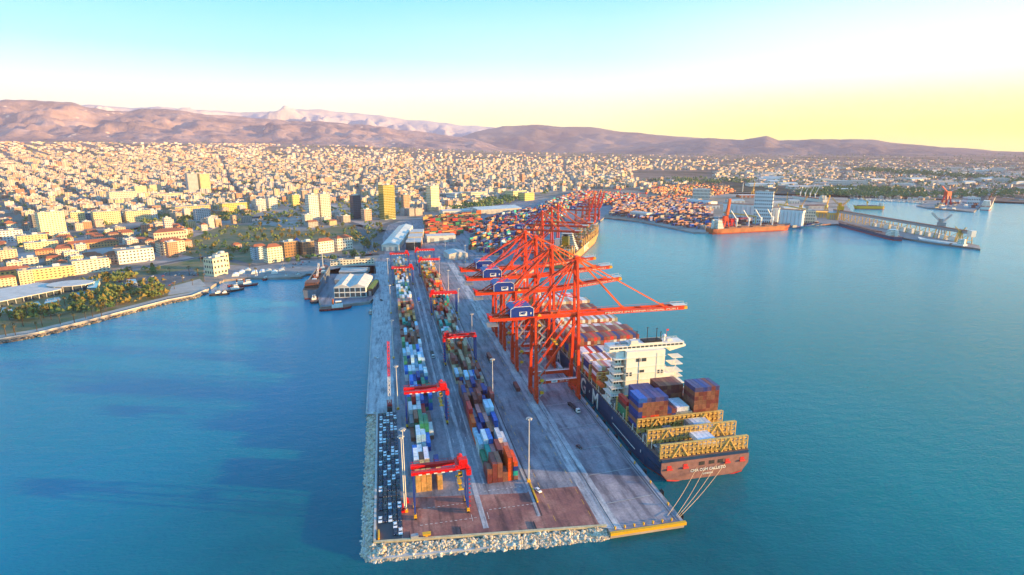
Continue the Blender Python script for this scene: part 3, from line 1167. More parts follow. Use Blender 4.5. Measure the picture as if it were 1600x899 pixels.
# ------------------------------------------------------------------ lettering
def letters(txt, size, m, parent, loc, rot, name='lettering', depth=.06, align='CENTER', bold=0.0):
    cu = bpy.data.curves.new(name, 'FONT')
    cu.body = txt
    cu.size = size
    cu.extrude = depth
    cu.offset = bold
    cu.align_x = align
    cu.align_y = 'CENTER'
    cu.resolution_u = 2
    tmp = bpy.data.objects.new('tmp', cu)
    COL.objects.link(tmp)
    bpy.context.view_layer.update()
    me = bpy.data.meshes.new_from_object(tmp)
    bpy.data.objects.remove(tmp)
    bpy.data.curves.remove(cu)
    me.materials.clear()
    me.materials.append(m)
    o = link(name, me, parent, loc)
    o.rotation_euler = rot
    return o


# ------------------------------------------------------------------ ship-to-shore cranes
def rail(g, a, b, n, h=1.1, w=.09):
    a, b = Vector(a), Vector(b)
    for i in range(n + 1):
        p = a.lerp(b, i / n)
        g.beam(p, p + Vector((0, 0, h)), w)
    g.beam(a + Vector((0, 0, h)), b + Vector((0, 0, h)), w)
    g.beam(a + Vector((0, 0, h * .5)), b + Vector((0, 0, h * .5)), w * .8)


def quay_crane(x0, y, label, H=57.0, reach=108.0, lift=0.0, apex=94.0, back=-30.0, house=(-17, -2), gauge=29.0, rz=0.0, up=False,
               text='MERSIN INTERNATIONAL PORT', detail=True, sc=1.0, no='SSG 1'):
    """x from the landward rail over the ship, y across; girders at height H"""
    t_ = thing('quay_crane', label, 'quay crane', (x0, y, 3.05), rz, 'orange ship-to-shore gantry cranes')
    t_.scale = (sc, sc, sc)
    OR = C['crane_orange']
    hy = 8.0
    pz = 13.5
    for x in (0, gauge):
        for s_ in (-1, 1):
            g = MB()
            g.beam((x, s_ * hy, 3.2), (x, s_ * hy * .93, pz + 5), 2.3, 2.8)
            g.beam((x, s_ * hy * .93, pz + 5), (x, s_ * hy * .55, H), 1.7, 2.1)
            if x > 0:
                # gusset towards the portal beam
                g.hexa([(x - 7.5, s_ * hy - .6, pz), (x, s_ * hy - .6, pz - 6), (x, s_ * hy + .6, pz - 6), (x - 7.5, s_ * hy + .6, pz),
                        (x - 7.5, s_ * hy - .6, pz + 1.2), (x, s_ * hy - .6, pz + 1.2), (x, s_ * hy + .6, pz + 1.2), (x - 7.5, s_ * hy + .6, pz + 1.2)])
            g.build('leg', OR, t_)
            g = MB()
            g.box(x, s_ * hy, 1.6, 1.5, 7.5, 1.5)
            for k_ in (-2.4, 2.4):
                g.box(x, s_ * hy + k_, .7, 1.1, 3.2, 1.0)
                for q in (-.9, .9):
                    g.cyl((x - .35, s_ * hy + k_ + q, .45), (x + .35, s_ * hy + k_ + q, .45), .45, n=8)
            g.build('bogie', C['crane_orange'], t_)
        g = MB()
        g.beam((x, -hy, 4.0), (x, hy, 4.0), 1.6, 1.8)
        g.build('sill_beam', OR, t_)
        g = MB()
        g.beam((x, -hy * .55, H - 1.2), (x, hy * .55, H - 1.2), 1.5, 1.9)
        g.build('cross_beam', OR, t_)
    for s_ in (-1, 1):
        g = MB()
        g.beam((0, s_ * hy * .97, pz), (gauge, s_ * hy * .97, pz), 1.5, 2.3)
        pb = g.build('portal_beam', OR, t_)
        g = MB()
        rail(g, (1.5, s_ * hy - 1.0, pz + 1.3), (gauge - 2, s_ * hy - 1.0, pz + 1.3), 9)
        g.box(gauge / 2, s_ * hy - .6, pz + 1.15, gauge - 3, 1.2, .12)
        g.build('handrail', C['white'], pb)
        if s_ < 0 and detail:
            letters('MIP', 1.5, C['house_blue'], pb, (gauge * .42, -hy * .97 - .86, pz), (pi / 2, 0, 0))
            g = MB()
            g.box(gauge * .42, -hy * .97 - .80, pz - .8, 4.2, .08, 1.6)
            g.build('name_plate', C['white'], pb)
            letters(no + ' · 50 T', 1.3, C['white'], pb, (gauge * .66, -hy * .97 - .86, pz), (pi / 2, 0, 0))
        g = MB()
        g.beam((1.0, s_ * hy * .93, pz + 1.5), (gauge - .8, s_ * hy * .60, H - 4), 1.15, 1.3)
        g.build('diagonal_brace', OR, t_)
        if detail:
            g = MB()
            g.beam((0.6, s_ * hy * .93, pz + 20), (gauge * .62, s_ * hy * .60, H - 2.5), .6, .7)
            g.build('diagonal_brace', OR, t_)
    # girders
    for s_ in (-1, 1):
        g = MB()
        g.beam((back, s_ * 3.0, H), (gauge + 3, s_ * 3.0, H), 1.5, 2.6)
        gd = g.build('girder', OR, t_)
        g = MB()
        if detail:
            rail(g, (back, s_ * 4.6, H + .9), (gauge + 2, s_ * 4.6, H + .9), 16)
        g.box((back + gauge) / 2, s_ * 4.1, H + .8, gauge - back, 1.2, .1)
        g.build('walkway', C['crane_orange_light'], gd)
    g = MB()
    for x in (back, back + 9, -2, 12, gauge - 2):
        g.beam((x, -3, H - .2), (x, 3, H - .2), .9, 1.1)
    g.build('girder_tie', OR, t_)
    # boom
    hx_ = gauge + 3.2
    if up:
        ang = radians(78)
        bd = Vector((cos(ang), 0, sin(ang)))
    else:
        bd = Vector((reach - hx_, 0, lift)).normalized()
    Lb = (reach - hx_)
    up_ = Vector((-bd.z, 0, bd.x))
    hinge = Vector((hx_, 0, H))
    boom = None
    for s_ in (-1, 1):
        g = MB()
        a = hinge + Vector((0, s_ * 3.0, 0))
        b = a + bd * (Lb - 2.5)
        g.beam(a, b, 1.4, 2.4, up_)
        g.beam(a + Vector((0, s_ * 1.2, 0)) + up_ * .9, b + Vector((0, s_ * 1.2, 0)) + up_ * .9, 1.2, .12, up_)
        if detail:
            n_ = 18
            for i in range(n_ + 1):
                p = a.lerp(b, i / n_) + Vector((0, s_ * 1.7, 0)) + up_ * .9
                g.beam(p, p + up_ * 1.1, .09)
            g.beam(a + Vector((0, s_ * 1.7, 0)) + up_ * 2.0, b + Vector((0, s_ * 1.7, 0)) + up_ * 2.0, .09)
        boom = g.build('boom', OR, t_)
        g = MB()
        g.beam(b, b + bd * 2.5, 1.05, 2.0, up_)
        g.build('boom_tip', C['yellow'], boom)
        if s_ < 0 and not up and text:
            # grey letters along the seaward face of the boom
            rt = math.asin(bd.z)
            w_ = Lb * .84
            lt = letters(text, 2.0, C['white'], boom, tuple(hinge + bd * (Lb * .56) + Vector((0, -3.85, 0))), (pi / 2, 0, 0), bold=.02)
            wd = max(v_.co.x for v_ in lt.data.vertices) - min(v_.co.x for v_ in lt.data.vertices)
            lt.scale = (w_ * .84 / wd, 1, 1)
            lt.rotation_euler = (pi / 2, -rt, 0)
    g = MB()
    nt_ = 9
    for i in range(nt_ + 1):
        p = hinge + bd * (Lb * i / nt_)
        g.beam(p + Vector((0, -3, 0)), p + Vector((0, 3, 0)), .6, .8)
    for i in range(nt_):
        p, q = hinge + bd * (Lb * i / nt_), hinge + bd * (Lb * (i + 1) / nt_)
        s_ = 3 if i % 2 else -3
        g.beam(p + Vector((0, s_, .2)), q + Vector((0, -s_, .2)), .3)
    g.build('boom_bracing', OR, t_)
    # boom tip platform
    tip = hinge + bd * (Lb - 5)
    g = MB()
    g.beam(tip + up_ * 1.6 - bd * 5 , tip + up_ * 1.6 + bd * 5, 5.2, .25, up_)
    for a in (-5, 0, 5):
        for s_ in (-2.5, 2.5):
            g.beam(tip + up_ * 1.6 + bd * a + Vector((0, s_, 0)), tip + up_ * 3.0 + bd * a + Vector((0, s_, 0)), .12)
    for s_ in (-2.5, 2.5):
        g.beam(tip + up_ * 3.0 - bd * 5 + Vector((0, s_, 0)), tip + up_ * 3.0 + bd * 5 + Vector((0, s_, 0)), .14)
    g.build('tip_platform', C['offwhite'], t_)
    # A-frame
    ax_ = gauge - 1.0
    for s_ in (-1, 1):
        g = MB()
        g.beam((gauge, s_ * hy * .55, H), (ax_, s_ * 2.0, apex), 1.5, 1.7)
        g.build('mast_leg', OR, t_)
        g = MB()
        g.beam((gauge - 14, s_ * 3.2, H + 1), (ax_ - .6, s_ * 1.8, apex - 1), .75, .75)
        g.beam((gauge - 9, s_ * 3.0, H + (apex - H) * .36), (gauge - .6, s_ * 3.4, H + (apex - H) * .30), .5)
        g.build('mast_brace', OR, t_)
        g = MB()
        g.beam((ax_, s_ * 1.8, apex), (-2.0, s_ * 3.2, H + 2), .95, .95)
        g.build('backstay', OR, t_)
        g = MB()
        g.beam((ax_, s_ * 1.4, apex - .5), (back + 6, s_ * 3.0, H + 1.2), .75, .75)
        g.build('backstay', OR, t_)
        if not up:
            for fr_, w_ in ((.40, .65), (.79, .85)):
                g = MB()
                p = hinge + bd * (Lb * fr_) + Vector((0, s_ * 3.0, 0)) + up_
                g.beam((ax_ + .8, s_ * 1.6, apex), p, w_, w_)
                g.build('forestay', C['crane_orange_light'], t_)
                g = MB()
                g.box(p.x, p.y, p.z - .2, 2.4, .9, 1.3)
                g.build('stay_lug', OR, t_)
        else:
            g = MB()
            p = hinge + bd * (Lb * .5) + Vector((0, s_ * 3.0, 0))
            q = Vector((ax_ + 3, s_ * 4, apex - 6)).lerp(p, .5)
            g.beam((ax_ + .8, s_ * 1.6, apex), q, .5)
            g.beam(q, p, .5)
            g.build('forestay', C['crane_orange_light'], t_)
    g = MB()
    for q in (.3, .62):
        z = H + (apex - H) * q
        w_ = hy * .55 + (2 - hy * .55) * q
        g.beam((gauge - q, -w_, z), (gauge - q, w_, z), .7, .8)
    g.box(ax_, 0, apex - .6, 4.0, 6.0, .5)
    g.box(ax_, 0, apex, 2.6, 4.4, 1.6)
    if detail:
        rail(g, (ax_ - 2, -3, apex - .1), (ax_ + 2.4, -3, apex - .1), 3)
        rail(g, (ax_ - 2, 3, apex - .1), (ax_ + 2.4, 3, apex - .1), 3)
        g.beam((ax_, 0, apex + 1.5), (ax_, 0, apex + 5), .12)
    g.build('mast_head', C['crane_orange'], t_)
    # machinery house with pitched edges and sign
    hx0, hx1 = house
    hc, hw = (hx0 + hx1) / 2, hx1 - hx0
    g = MB()
    P = [(-hw / 2, 0), (hw / 2, 0), (hw / 2, 5.2), (hw / 2 - 2.5, 6.7), (-hw / 2 + 2.5, 6.7), (-hw / 2, 5.2)]
    k_ = len(g.v)
    yw = 7.0
    g.v += [(hc + p[0], -yw / 1, H + 1.8 + p[1]) for p in P] + [(hc + p[0], yw, H + 1.8 + p[1]) for p in P]
    n_ = len(P)
    for i in range(n_):
        j = (i + 1) % n_
        g.face([i, i + n_, j + n_, j])
    g.face(list(range(n_)))
    g.face([2 * n_ - 1 - i for i in range(n_)])
    hs = g.build('machinery_house', C['house_blue'], t_)
    g = MB()
    for yy in (-yw - .05, yw + .05):
        for i in range(1, n_):
            p, q = P[i], P[(i + 1) % n_]
            if i == n_ - 1:
                q = P[0]
            g.beam((hc + p[0], yy, H + 1.8 + p[1]), (hc + q[0], yy, H + 1.8 + q[1]), .28)
    g.build('trim', C['white'], hs)
    g = MB()
    g.beam((hc - hw / 2 + 2, -yw + .5, H + 8.65), (hc + hw / 2 - 2.5, yw - 1, H + 8.65), .5, .3)
    g.beam((hc - hw / 2 + 5, -yw + .5, H + 8.66), (hc + hw / 2 - .6, yw - 2, H + 8.1), .4, .25)
    g.build('roof_beam', C['rtg_red'], hs)
    g = MB()
    g.box(hc + .6, -yw - .10, H + 2.5, 5.0, .12, 2.7)
    sg = g.build('name_board', C['white'], hs)
    if detail:
        letters('MIP', 2.4, C['house_blue'], sg, (hc + .6, -yw - .2, H + 4.1), (pi / 2, 0, 0), bold=.05)
    g = MB()
    g.box(hc + hw / 2 - 1.8, -yw - .08, H + 3.3, .9, .1, 1.3)
    g.build('door', C['offwhite'], hs)
    # yellow drums, landing platforms, stair tower
    for z in (H + 1.2, H - 5.5):
        g = MB()
        g.box(2.3, -5.2, z, 2.6, 2.4, 1.3, top=.35)
        g.build('light_hood', C['yellow'], t_)
    g = MB()
    nf = 14 if detail else 8
    for i in range(nf):
        z0_ = 4 + (H - 6) * i / nf
        z1_ = 4 + (H - 6) * (i + 1) / nf
        a, b = ((1.7, -hy - 1.9), (5.0, -hy - 1.9)) if i % 2 == 0 else ((5.0, -hy - .7), (1.7, -hy - .7))
        k_ = 1 - .45 * i / nf
        g.beam((a[0], a[1] * k_, z0_), (b[0], b[1] * k_, z1_), .16, .9)
        g.beam((a[0], a[1] * k_, z0_ + 1.1), (b[0], b[1] * k_, z1_ + 1.1), .10)
        g.box(b[0] + (.5 if i % 2 == 0 else -.5), (-hy - 1.3) * k_, z1_, 1.2, 2.4, .12)
    for x_, y_ in ((1.2, -hy - 2.4), (5.8, -hy - 2.4)):
        g.beam((x_, y_, 3.5), (x_, y_ * .55, H - 2), .14)
    g.build('stair_tower', C['grey_steel'], t_)
    for z in (6.0, pz + 1):
        g = MB()
        g.box(3.4, -hy - 1.4, z, 2.2, 1.8, 1.5)
        g.build('electric_box', C['yellow'], t_)
    # trolley, cab and spreader
    tx = 14.0
    g = MB()
    g.box(tx, 0, H + 1.0, 6.0, 5.0, 1.3)
    g.build('trolley', C['crane_orange_light'], t_)
    g = MB()
    g.box(tx + 4.5, -1.6, H - 4.2, 2.4, 2.4, 2.8)
    cb = g.build('operator_cab', C['offwhite'], t_)
    g = MB()
    g.box(tx + 5.72, -1.6, H - 3.8, .06, 2.0, 1.9)
    g.build('pane', C['glass'], cb)
    g = MB()
    for a in (-1, 1):
        for b in (-1, 1):
            g.beam((tx + a, b * 2, H), (tx + a * 1.2, b * 3.5, H - 18), .09)
    g.build('hoist_rope', C['dark'], t_)
    g = MB()
    g.box(tx, 0, H - 19, 1.6, 12, .7)
    g.box(tx, 0, H - 18.4, 2.4, 4.2, .7)
    g.build('spreader', C['yellow'], t_)
    # rear maintenance platform hung under the back-reach
    g = MB()
    g.box(back + 2, 0, H - 4.4, 7, 9, .3)
    for a in (-3, 3):
        for b in (-4, 4):
            g.beam((back + 2 + a, b, H - 4.2), (back + 2 + a, b * .75, H), .16)
    if detail:
        rail(g, (back - 1.5, -4.5, H - 4.1), (back + 5.5, -4.5, H - 4.1), 5)
        rail(g, (back - 1.5, 4.5, H - 4.1), (back + 5.5, 4.5, H - 4.1), 5)
    g.build('rear_platform', C['grey_steel'], t_)
    g = MB()
    g.box(back + 1.0, 0, H + 1, 3.0, 6.6, 1.6)
    g.beam((back, -3, H + 1), (back - 2.0, -3, H + 4.4), .2)
    g.beam((back + 3, -3, H + 1), (back - 2.0, -3, H + 4.4), .2)
    g.build('rear_winch', C['rtg_red'], t_)
    return t_


quay_crane(91.2, 345, 'large orange quay crane closest to the pier head with long lowered boom', no='SSG 5')
quay_crane(91.2, 402, 'orange quay crane, second from the pier head, boom slightly raised', H=60, reach=84, lift=6, apex=92, no='SSG 4')
quay_crane(91.2, 448, 'orange quay crane, third from the pier head, blue house half hidden by its neighbour', H=60.5, reach=95, lift=5, apex=93, no='SSG 3')
quay_crane(91.2, 484, 'orange quay crane, fourth from the pier head, farthest of the front cluster', H=60.5, reach=94, lift=6, apex=92, no='SSG 2')
# angled quay
qa = math.atan2(530 - QX, 1330 - 625)


def on_quay(s, off):
    """point s metres along the angled quay, off metres from its edge to the land"""
    dx, dy = sin(qa), cos(qa)
    return QX + dx * s - dy * off, 625 + dy * s + dx * off


for s_, lab, up_, H_, ap in ((215, 'orange quay crane beside the sunlit golden container ship, boom lowered over its stern', False, 46, 74),
                         (275, 'orange quay crane with lowered boom amidships of the sunlit golden container ship', False, 46, 74),
                         (320, 'orange quay crane with lowered boom over the bow of the sunlit golden container ship', False, 46, 74),
                         (620, 'orange quay crane with raised boom beyond the ship, nearest of the raised booms', True, 36, 60),
                         (700, 'orange quay crane with raised boom, middle one of the three beyond the ship', True, 36, 60),
                         (755, 'orange quay crane with raised boom next to the far quay corner', True, 30, 50)):
    x, y = on_quay(s_, 34)
    quay_crane(x, y, lab, H=H_, reach=88 if not up_ else 72, apex=ap, back=-20, rz=-qa, up=up_, text='', detail=False, house=(-12, 0))


# ------------------------------------------------------------------ mobile harbour crane on the edge road
mx, my = G(609, 640)
t_ = thing('mobile_crane', 'red and white mobile crane with upright lattice boom on the western edge road', 'mobile crane', (mx, my, 3.1))
g = MB()
g.box(0, 0, .9, 3.0, 11, 1.2)
g.box(0, -4.4, 2.1, 2.6, 2.2, 1.5)
g.build('carrier', C['dark'], t_)
for s_ in (-1, 1):
    for yy in (-4.4, -2.6, 1, 2.8, 4.6):
        g = MB()
        g.cyl((s_ * 1.1, yy, .65), (s_ * 1.6, yy, .65), .65, n=10)
        g.build('wheel', C['tyre'], t_)
g = MB()
g.box(0, .5, 2.1, 3.0, 6.0, 2.4)
g.box(0, 3.8, 2.3, 3.2, 1.4, 2.4)
g.build('upper_works', C['tug_red'], t_)


def lattice(g, a, b, w, n, r=.16):
    a, b = Vector(a), Vector(b)
    d = (b - a).normalized()
    u = Vector((1, 0, 0)) if abs(d.x) < .9 else Vector((0, 1, 0))
    v_ = d.cross(u).normalized()
    u = v_.cross(d).normalized()
    C4 = [u * w / 2 + v_ * w / 2, -u * w / 2 + v_ * w / 2, -u * w / 2 - v_ * w / 2, u * w / 2 - v_ * w / 2]
    for c in C4:
        g.beam(a + c, b + c, r)
    for i in range(n):
        p, q = a.lerp(b, i / n), a.lerp(b, (i + 1) / n)
        for j in range(4):
            c, e = C4[j], C4[(j + 1) % 4]
            if (i + j) % 2:
                c, e = e, c
            g.beam(p + c, q + e, r * .7)
    return g


g = MB()
lattice(g, (0, 1, 4), (.5, 6, 20), 1.5, 6, .2)
bm = g.build('boom', C['white'], t_)
g = MB()
lattice(g, (.5, 6, 20), (1.2, 12, 42), 1.3, 9, .3)
g.build('boom_section', C['rtg_red'], bm)
g = MB()
g.beam((0, 4.2, 4.5), (1.2, 12, 42), .12)
g.beam((1.2, 12, 42), (1.4, 12.5, 12), .10)
g.build('hoist_rope', C['dark'], t_)


# ------------------------------------------------------------------ light masts
def mast(u, v, h, lab, bx_=None):
    x, y = G(u, v)
    t_ = thing('light_mast', lab, 'light mast', (x, y, 3.1), 0, 'tall light masts on the pier')
    g = MB()
    g.cyl((0, 0, 0), (0, 0, h), .30, .16, 8)
    g.build('pole', C['offwhite'], t_)
    g = MB()
    g.cyl((0, 0, h - .3), (0, 0, h), 1.0, 1.0, 10)
    r = g.build('lamp_ring', C['grey_steel'], t_)
    for i in range(6):
        a = i * pi / 3
        g = MB()
        g.box(1.3 * cos(a), 1.3 * sin(a), h - .8, .6, .5, .4, rot=a)
        g.build('flood_lamp', C['offwhite'], r)
    g = MB()
    g.box(0, 0, 0, 1.6, 1.6, 1.2)
    g.build('foot', C['yellow'], t_)
    return t_


mast(826, 753, 35, 'pale light mast with lamp ring, closest to the pier head on the drain line')
mast(770, 641, 35, 'light mast beside the brown containers of the eastern block')
mast(738, 548, 32, 'light mast on the drain line beside the middle of the eastern block')
mast(717, 500, 32, 'light mast beside the eastern block opposite the second blue crane house')
mast(701, 462, 30, 'light mast beside the orange container rows')
mast(687, 437, 30, 'light mast beside the yellow container rows')
mast(635, 800, 42, 'taller of two pale light masts beside the car park')
mast(632, 798, 38, 'slimmer light mast tight behind the tall one beside the car park')
mast(622, 640, 30, 'light mast beside the western block near the mobile crane')
mast(615, 560, 32, 'light mast on the western block edge beside pale blue containers')
mast(611, 490, 30, 'light mast on the western block edge beside maroon containers')
mast(607, 440, 30, 'light mast at the city end of the western block')
for i, (u, v, h) in enumerate(((648, 395, 26), (696, 400, 26), (727, 410, 26), (765, 372, 26), (737, 345, 26), (828, 345, 26), (786, 375, 26), (860, 330, 26), (700, 355, 26), (770, 330, 26), (1005, 325, 30), (1159, 318, 30), (900, 318, 26))):
    mast(u, v, h, 'slender light mast in the landside yard, %s of them from the pier towards the east' % ordn(i + 1))


# ------------------------------------------------------------------ parked cars
def car_proto():
    g = MB()
    # body profile along y: bonnet, cabin base, boot
    prof = [(-2.15, .35), (-2.15, .72), (-1.95, .82), (-.95, .92), (1.45, .95), (2.1, .90), (2.18, .40)]
    k_ = len(g.v)
    for s_ in (-.86, .86):
        g.v += [(s_, p[0], p[1]) for p in prof]
    n_ = len(prof)
    for i in range(n_ - 1):
        g.face([i, i + 1, i + 1 + n_, i + n_][::-1])
    g.face([n_ - 1, 0, n_, 2 * n_ - 1][::-1])
    g.face(list(range(n_)))
    g.face([n_ * 2 - 1 - i for i in range(n_)])
    g.box(0, .25, 1.36, 1.28, 1.55, .07, top=.92)
    o = g.build('parked_car', C['car_paint'])
    g = MB()
    g.box(0, .25, .93, 1.56, 2.5, .44, top=.80, topy=.62)
    link('window_glass', g.mesh('window_glass', [C['glass']]), o)
    w_ = MB()
    w_.cyl((-.11, 0, 0), (.11, 0, 0), .33, n=8)
    wm = w_.mesh('wheel', [C['tyre']])
    for a in (-.8, .8):
        for b in (-1.32, 1.32):
            link('wheel', wm, o, (a, b, .33))
    for a in (-.6, .6):
        l_ = MB()
        l_.box(a, -2.16, .60, .36, .06, .16)
        link('headlight', l_.mesh('headlight', [C['white']]), o)
    return remember(o)


car0 = car_proto()
cols_ = [('white', (.80, .82, .84)), ('dark blue', (.012, .022, .06)), ('black', (.012, .014, .02)), ('dark grey', (.05, .055, .07))]
rr = random.Random(5)
first = True
for r in range(25):
    for c in range(5):
        if r < 2 and c < 3 or rr.random() < .04:
            continue
        x = -9.1 + c * 2.12 + rr.uniform(-.1, .1)
        y = 221.5 + r * 4.85 + rr.uniform(-.3, .3)
        k_ = 0 if rr.random() < .27 else rr.choice((1, 1, 2, 3))
        nm, cl = cols_[k_]
        lab = '%s car, %s column from the rock slope, %s row from the pier head' % (nm, ORD[c + 1], ordn(r + 1))
        if first:
            o = car0
            o.location = (x, y, 3.1)
            tag(o, lab, 'car', 'cars parked in rows on the pier')
            o.color = (*cl, 1)
            for ch in o.children:
                ch.color = (*cl, 1)
            first = False
        else:
            dup(car0, (x, y, 3.1), rr.uniform(-.03, .03) + (pi if rr.random() < .2 else 0), lab, 'car', 'cars parked in rows on the pier', color=(*cl, 1))


def vehicle(u, v, lab, col, rz=0.0, z=3.1):
    x, y = G(u, v)
    return dup(car0, (x, y, z), rz, lab, 'car', 'cars driving or parked about the port', color=(*col, 1))


vehicle(841, 768, 'white car beside the yellow barrier below the front light mast', (.8, .8, .8), .3)
vehicle(607, 446, 'white car on the western edge road beside the tall stacks', (.8, .8, .8))
vehicle(603, 700, 'pale car behind the pier car park', (.6, .65, .7)).location = (-3, 352, 3.1)


for i, (u, v, lab, cl) in enumerate(((760, 700, 'white van-sized car alone on the wide quay lane seaward of the loose container', (.75, .75, .75)), (722, 560, 'silver car on the lane between the eastern block and the light masts', (.4, .42, .45)),
                                      (640, 560, 'white car in the truck lane beside the western block', (.75, .75, .75)), (905, 700, 'dark car on the apron close to the ship hull', (.03, .03, .04)), (852, 560, 'white car under the third quay crane', (.7, .7, .7)),
                                      (588, 560, 'white car on the edge road above the basin side wall', (.75, .75, .75)), (596, 470, 'dark car on the edge road by the green shed', (.03, .04, .05)), (668, 600, 'orange service car in the central truck lane', (.7, .2, .02)))):
    vehicle(u, v, lab, cl, .1 * i)


def truck(x, y, rz, lab, ccol=None, cname=None):
    t_ = thing('terminal_truck', lab, 'truck', (x, y, 3.1), rz, 'terminal trucks')
    g = MB()
    g.box(0, -6.8, .6, 2.3, 2.2, 2.3, top=.9)
    cb = g.build('cab', C['white'], t_)
    g = MB()
    g.box(0, -7.88, 1.7, 1.9, .1, .8)
    g.build('windscreen', C['glass'], cb)
    g = MB()
    g.box(0, .6, 1.1, 2.3, 12.6, .35)
    g.build('trailer', C['dark'], t_)
    for yy in (-6.4, -4.2, 4.2, 5.6):
        for s_ in (-1, 1):
            g = MB()
            g.cyl((s_ * .8, yy, .5), (s_ * 1.15, yy, .5), .5, n=8)
            g.build('wheel', C['tyre'], t_)
    if ccol:
        o = dup(C40, (x + 0.6 * -sin(rz), y + .6 * cos(rz), 4.56), rz, '%s container riding on a truck trailer' % cname, 'container', 'containers on trailers', color=(*PAL[ccol], 1))
    return t_


truck(75, 420, .02, 'truck on the quay lane carrying a maroon container', 'maroon', 'maroon')
truck(31.5, 440, 0, 'empty terminal truck between the two yard blocks')
truck(31.0, 610, 0, 'terminal truck with a blue container between the yard blocks', 'blue', 'blue')
truck(108, 420, 0, 'truck under the second quay crane with a red container', 'red', 'red')
truck(112, 322, .12, 'empty trailer truck on the apron under the first quay crane')
x, y = G(888, 622)

# yellow barrier by the front mast, small things at the pier head
a, b = G(828, 757), G(840, 786)
g = MB()
g.beam((a[0], a[1], 3.6), (b[0], b[1], 3.6), .7, .9)
tag(g.build('yellow_barrier', C['yellow']), 'long yellow barrier at the foot of the front light mast', 'barrier')
a, b = G(592, 848), G(592, 832)
g = MB()
g.beam((a[0], a[1] + 1, 3.8), (b[0], b[1], 3.8), .7, 1.2)
tag(g.build('yellow_barrier', C['yellow']), 'yellow barrier at the seaward corner of the car park', 'barrier')
x, y = G(648, 842)
g = MB()
g.box(x, y, 3.2, 3.2, 2.2, 1.6)
g.box(x, y - .9, 4.8, 3.3, .3, .2)
tag(g.build('storage_bin', C['grey_steel']), 'pale blue-grey storage bin against the pier head kerb', 'bin')
x, y = G(667, 840)
g = MB()
g.box(x, y, 3.2, 1.0, 1.0, 1.3)
g.box(x, y, 4.4, 3.0, 1.6, .8, top=1.2)
tag(g.build('yellow_hopper', C['yellow']), 'small yellow hopper behind the pier head kerb', 'hopper')
for i, (u, v) in enumerate(((630, 800), (636, 785))):
    x, y = G(u, v)
    g = MB()
    g.box(x, y, 3.2, 1.8, 2.4, 1.4)
    g.cyl((x, y, 4.6), (x, y, 7.5 - i * 2), .35, .3, 8)
    tag(g.build('fire_hydrant_station', C['rtg_red']), ['red hydrant station standing clear by the car park lane', 'red hydrant station at the foot of the tall masts'][i], 'hydrant')
for i, (u, v) in enumerate(((720, 830), (836, 822), (640, 838))):
    x, y = G(u, v)
    g = MB()
    g.box(x, y, 3.1, .25, 5.5, .5)
    tag(g.build('rail_stop', C['dark']), 'dark steel rail stop on the red paving, %s from the west' % ['second', 'third', 'first'][i], 'rail stop')
for i in range(14):
    x = -9 + i * 7.4
# ------------------------------------------------------------------ ships
def hull_mesh(g, L_, B, D, bow=.16, stern=.06, sternw=.9, flare=3.0, rake=6.0, n=26, mats=(0, 1, 2), boot=1.0, bowup=2.0, keel=-3.0):
    """hull along +y from the transom at y=0; materials: side, bottom paint, deck"""
    def half(t, top):
        w_ = B / 2
        if t < stern:
            q = t / stern
            w_ *= sternw + (1 - sternw) * q if top else (sternw * .82 + (1 - sternw * .82) * q)
        b0 = 1 - bow * (1.0 if top else 1.25)
        if t > b0:
            q = (t - b0) / (1 - b0)
            w_ *= max(0.0, 1 - q ** (2.4 if top else 1.7))
        return max(w_, .05)
    rings_ = []
    for i in range(n + 1):
        t = i / n
        t = 1 - (1 - t) ** 1.3 if t > .5 else t * (1 - .5 ** 1.3) / .5
        y = t * L_
        wt, wb = half(t, True), half(t, False)
        dz = D + (bowup * max(0, (t - .85) / .15) ** 2)
        k = max(0, (t - .9) / .1)
        yb = y - rake * k
        ring = [(0, yb, keel), (wb * .9, yb, keel), (wb, yb, boot), ((wb + wt) / 2 + (wt - wb) * .15, (y + yb) / 2, (boot + dz) / 2), (wt, y, dz)]
        rings_.append(ring)
    b = len(g.v)
    m = 5
    for s_ in (1, -1):
        for ring in rings_:
            g.v += [(s_ * p[0], p[1], p[2]) for p in ring]
    off = len(rings_) * m
    for s_ in (0, 1):
        for i in range(n):
            for j in range(m - 1):
                g.mi = mats[1] if j < 2 else mats[0]
                a = b + s_ * off + i * m + j
                q = [a, a + m, a + m + 1, a + 1]
                g.face(q if s_ == 1 else q[::-1])
    g.mi = mats[2]
    for i in range(n):
        a, c = b + i * m + 4, b + off + i * m + 4
        g.face([a, a + m, c + m, c])
    g.mi = mats[0]
    g.face([b + 2, b + off + 2, b + off + 3, b + off + 4, b + 4, b + 3])
    g.mi = mats[1]
    g.face([b, b + off, b + off + 1, b + off + 2, b + 2, b + 1])
    g.mi = 0
    return g


def win_row(g, x0, x1, y, z, n, w_=1.0, h=1.0, axis='y', face=-1):
    for i in range(n):
        c = x0 + (x1 - x0) * (i + .5) / n
        if axis == 'y':
            g.box(c, y, z, w_, .16, h)
        else:
            g.box(y, c, z, .16, w_, h)


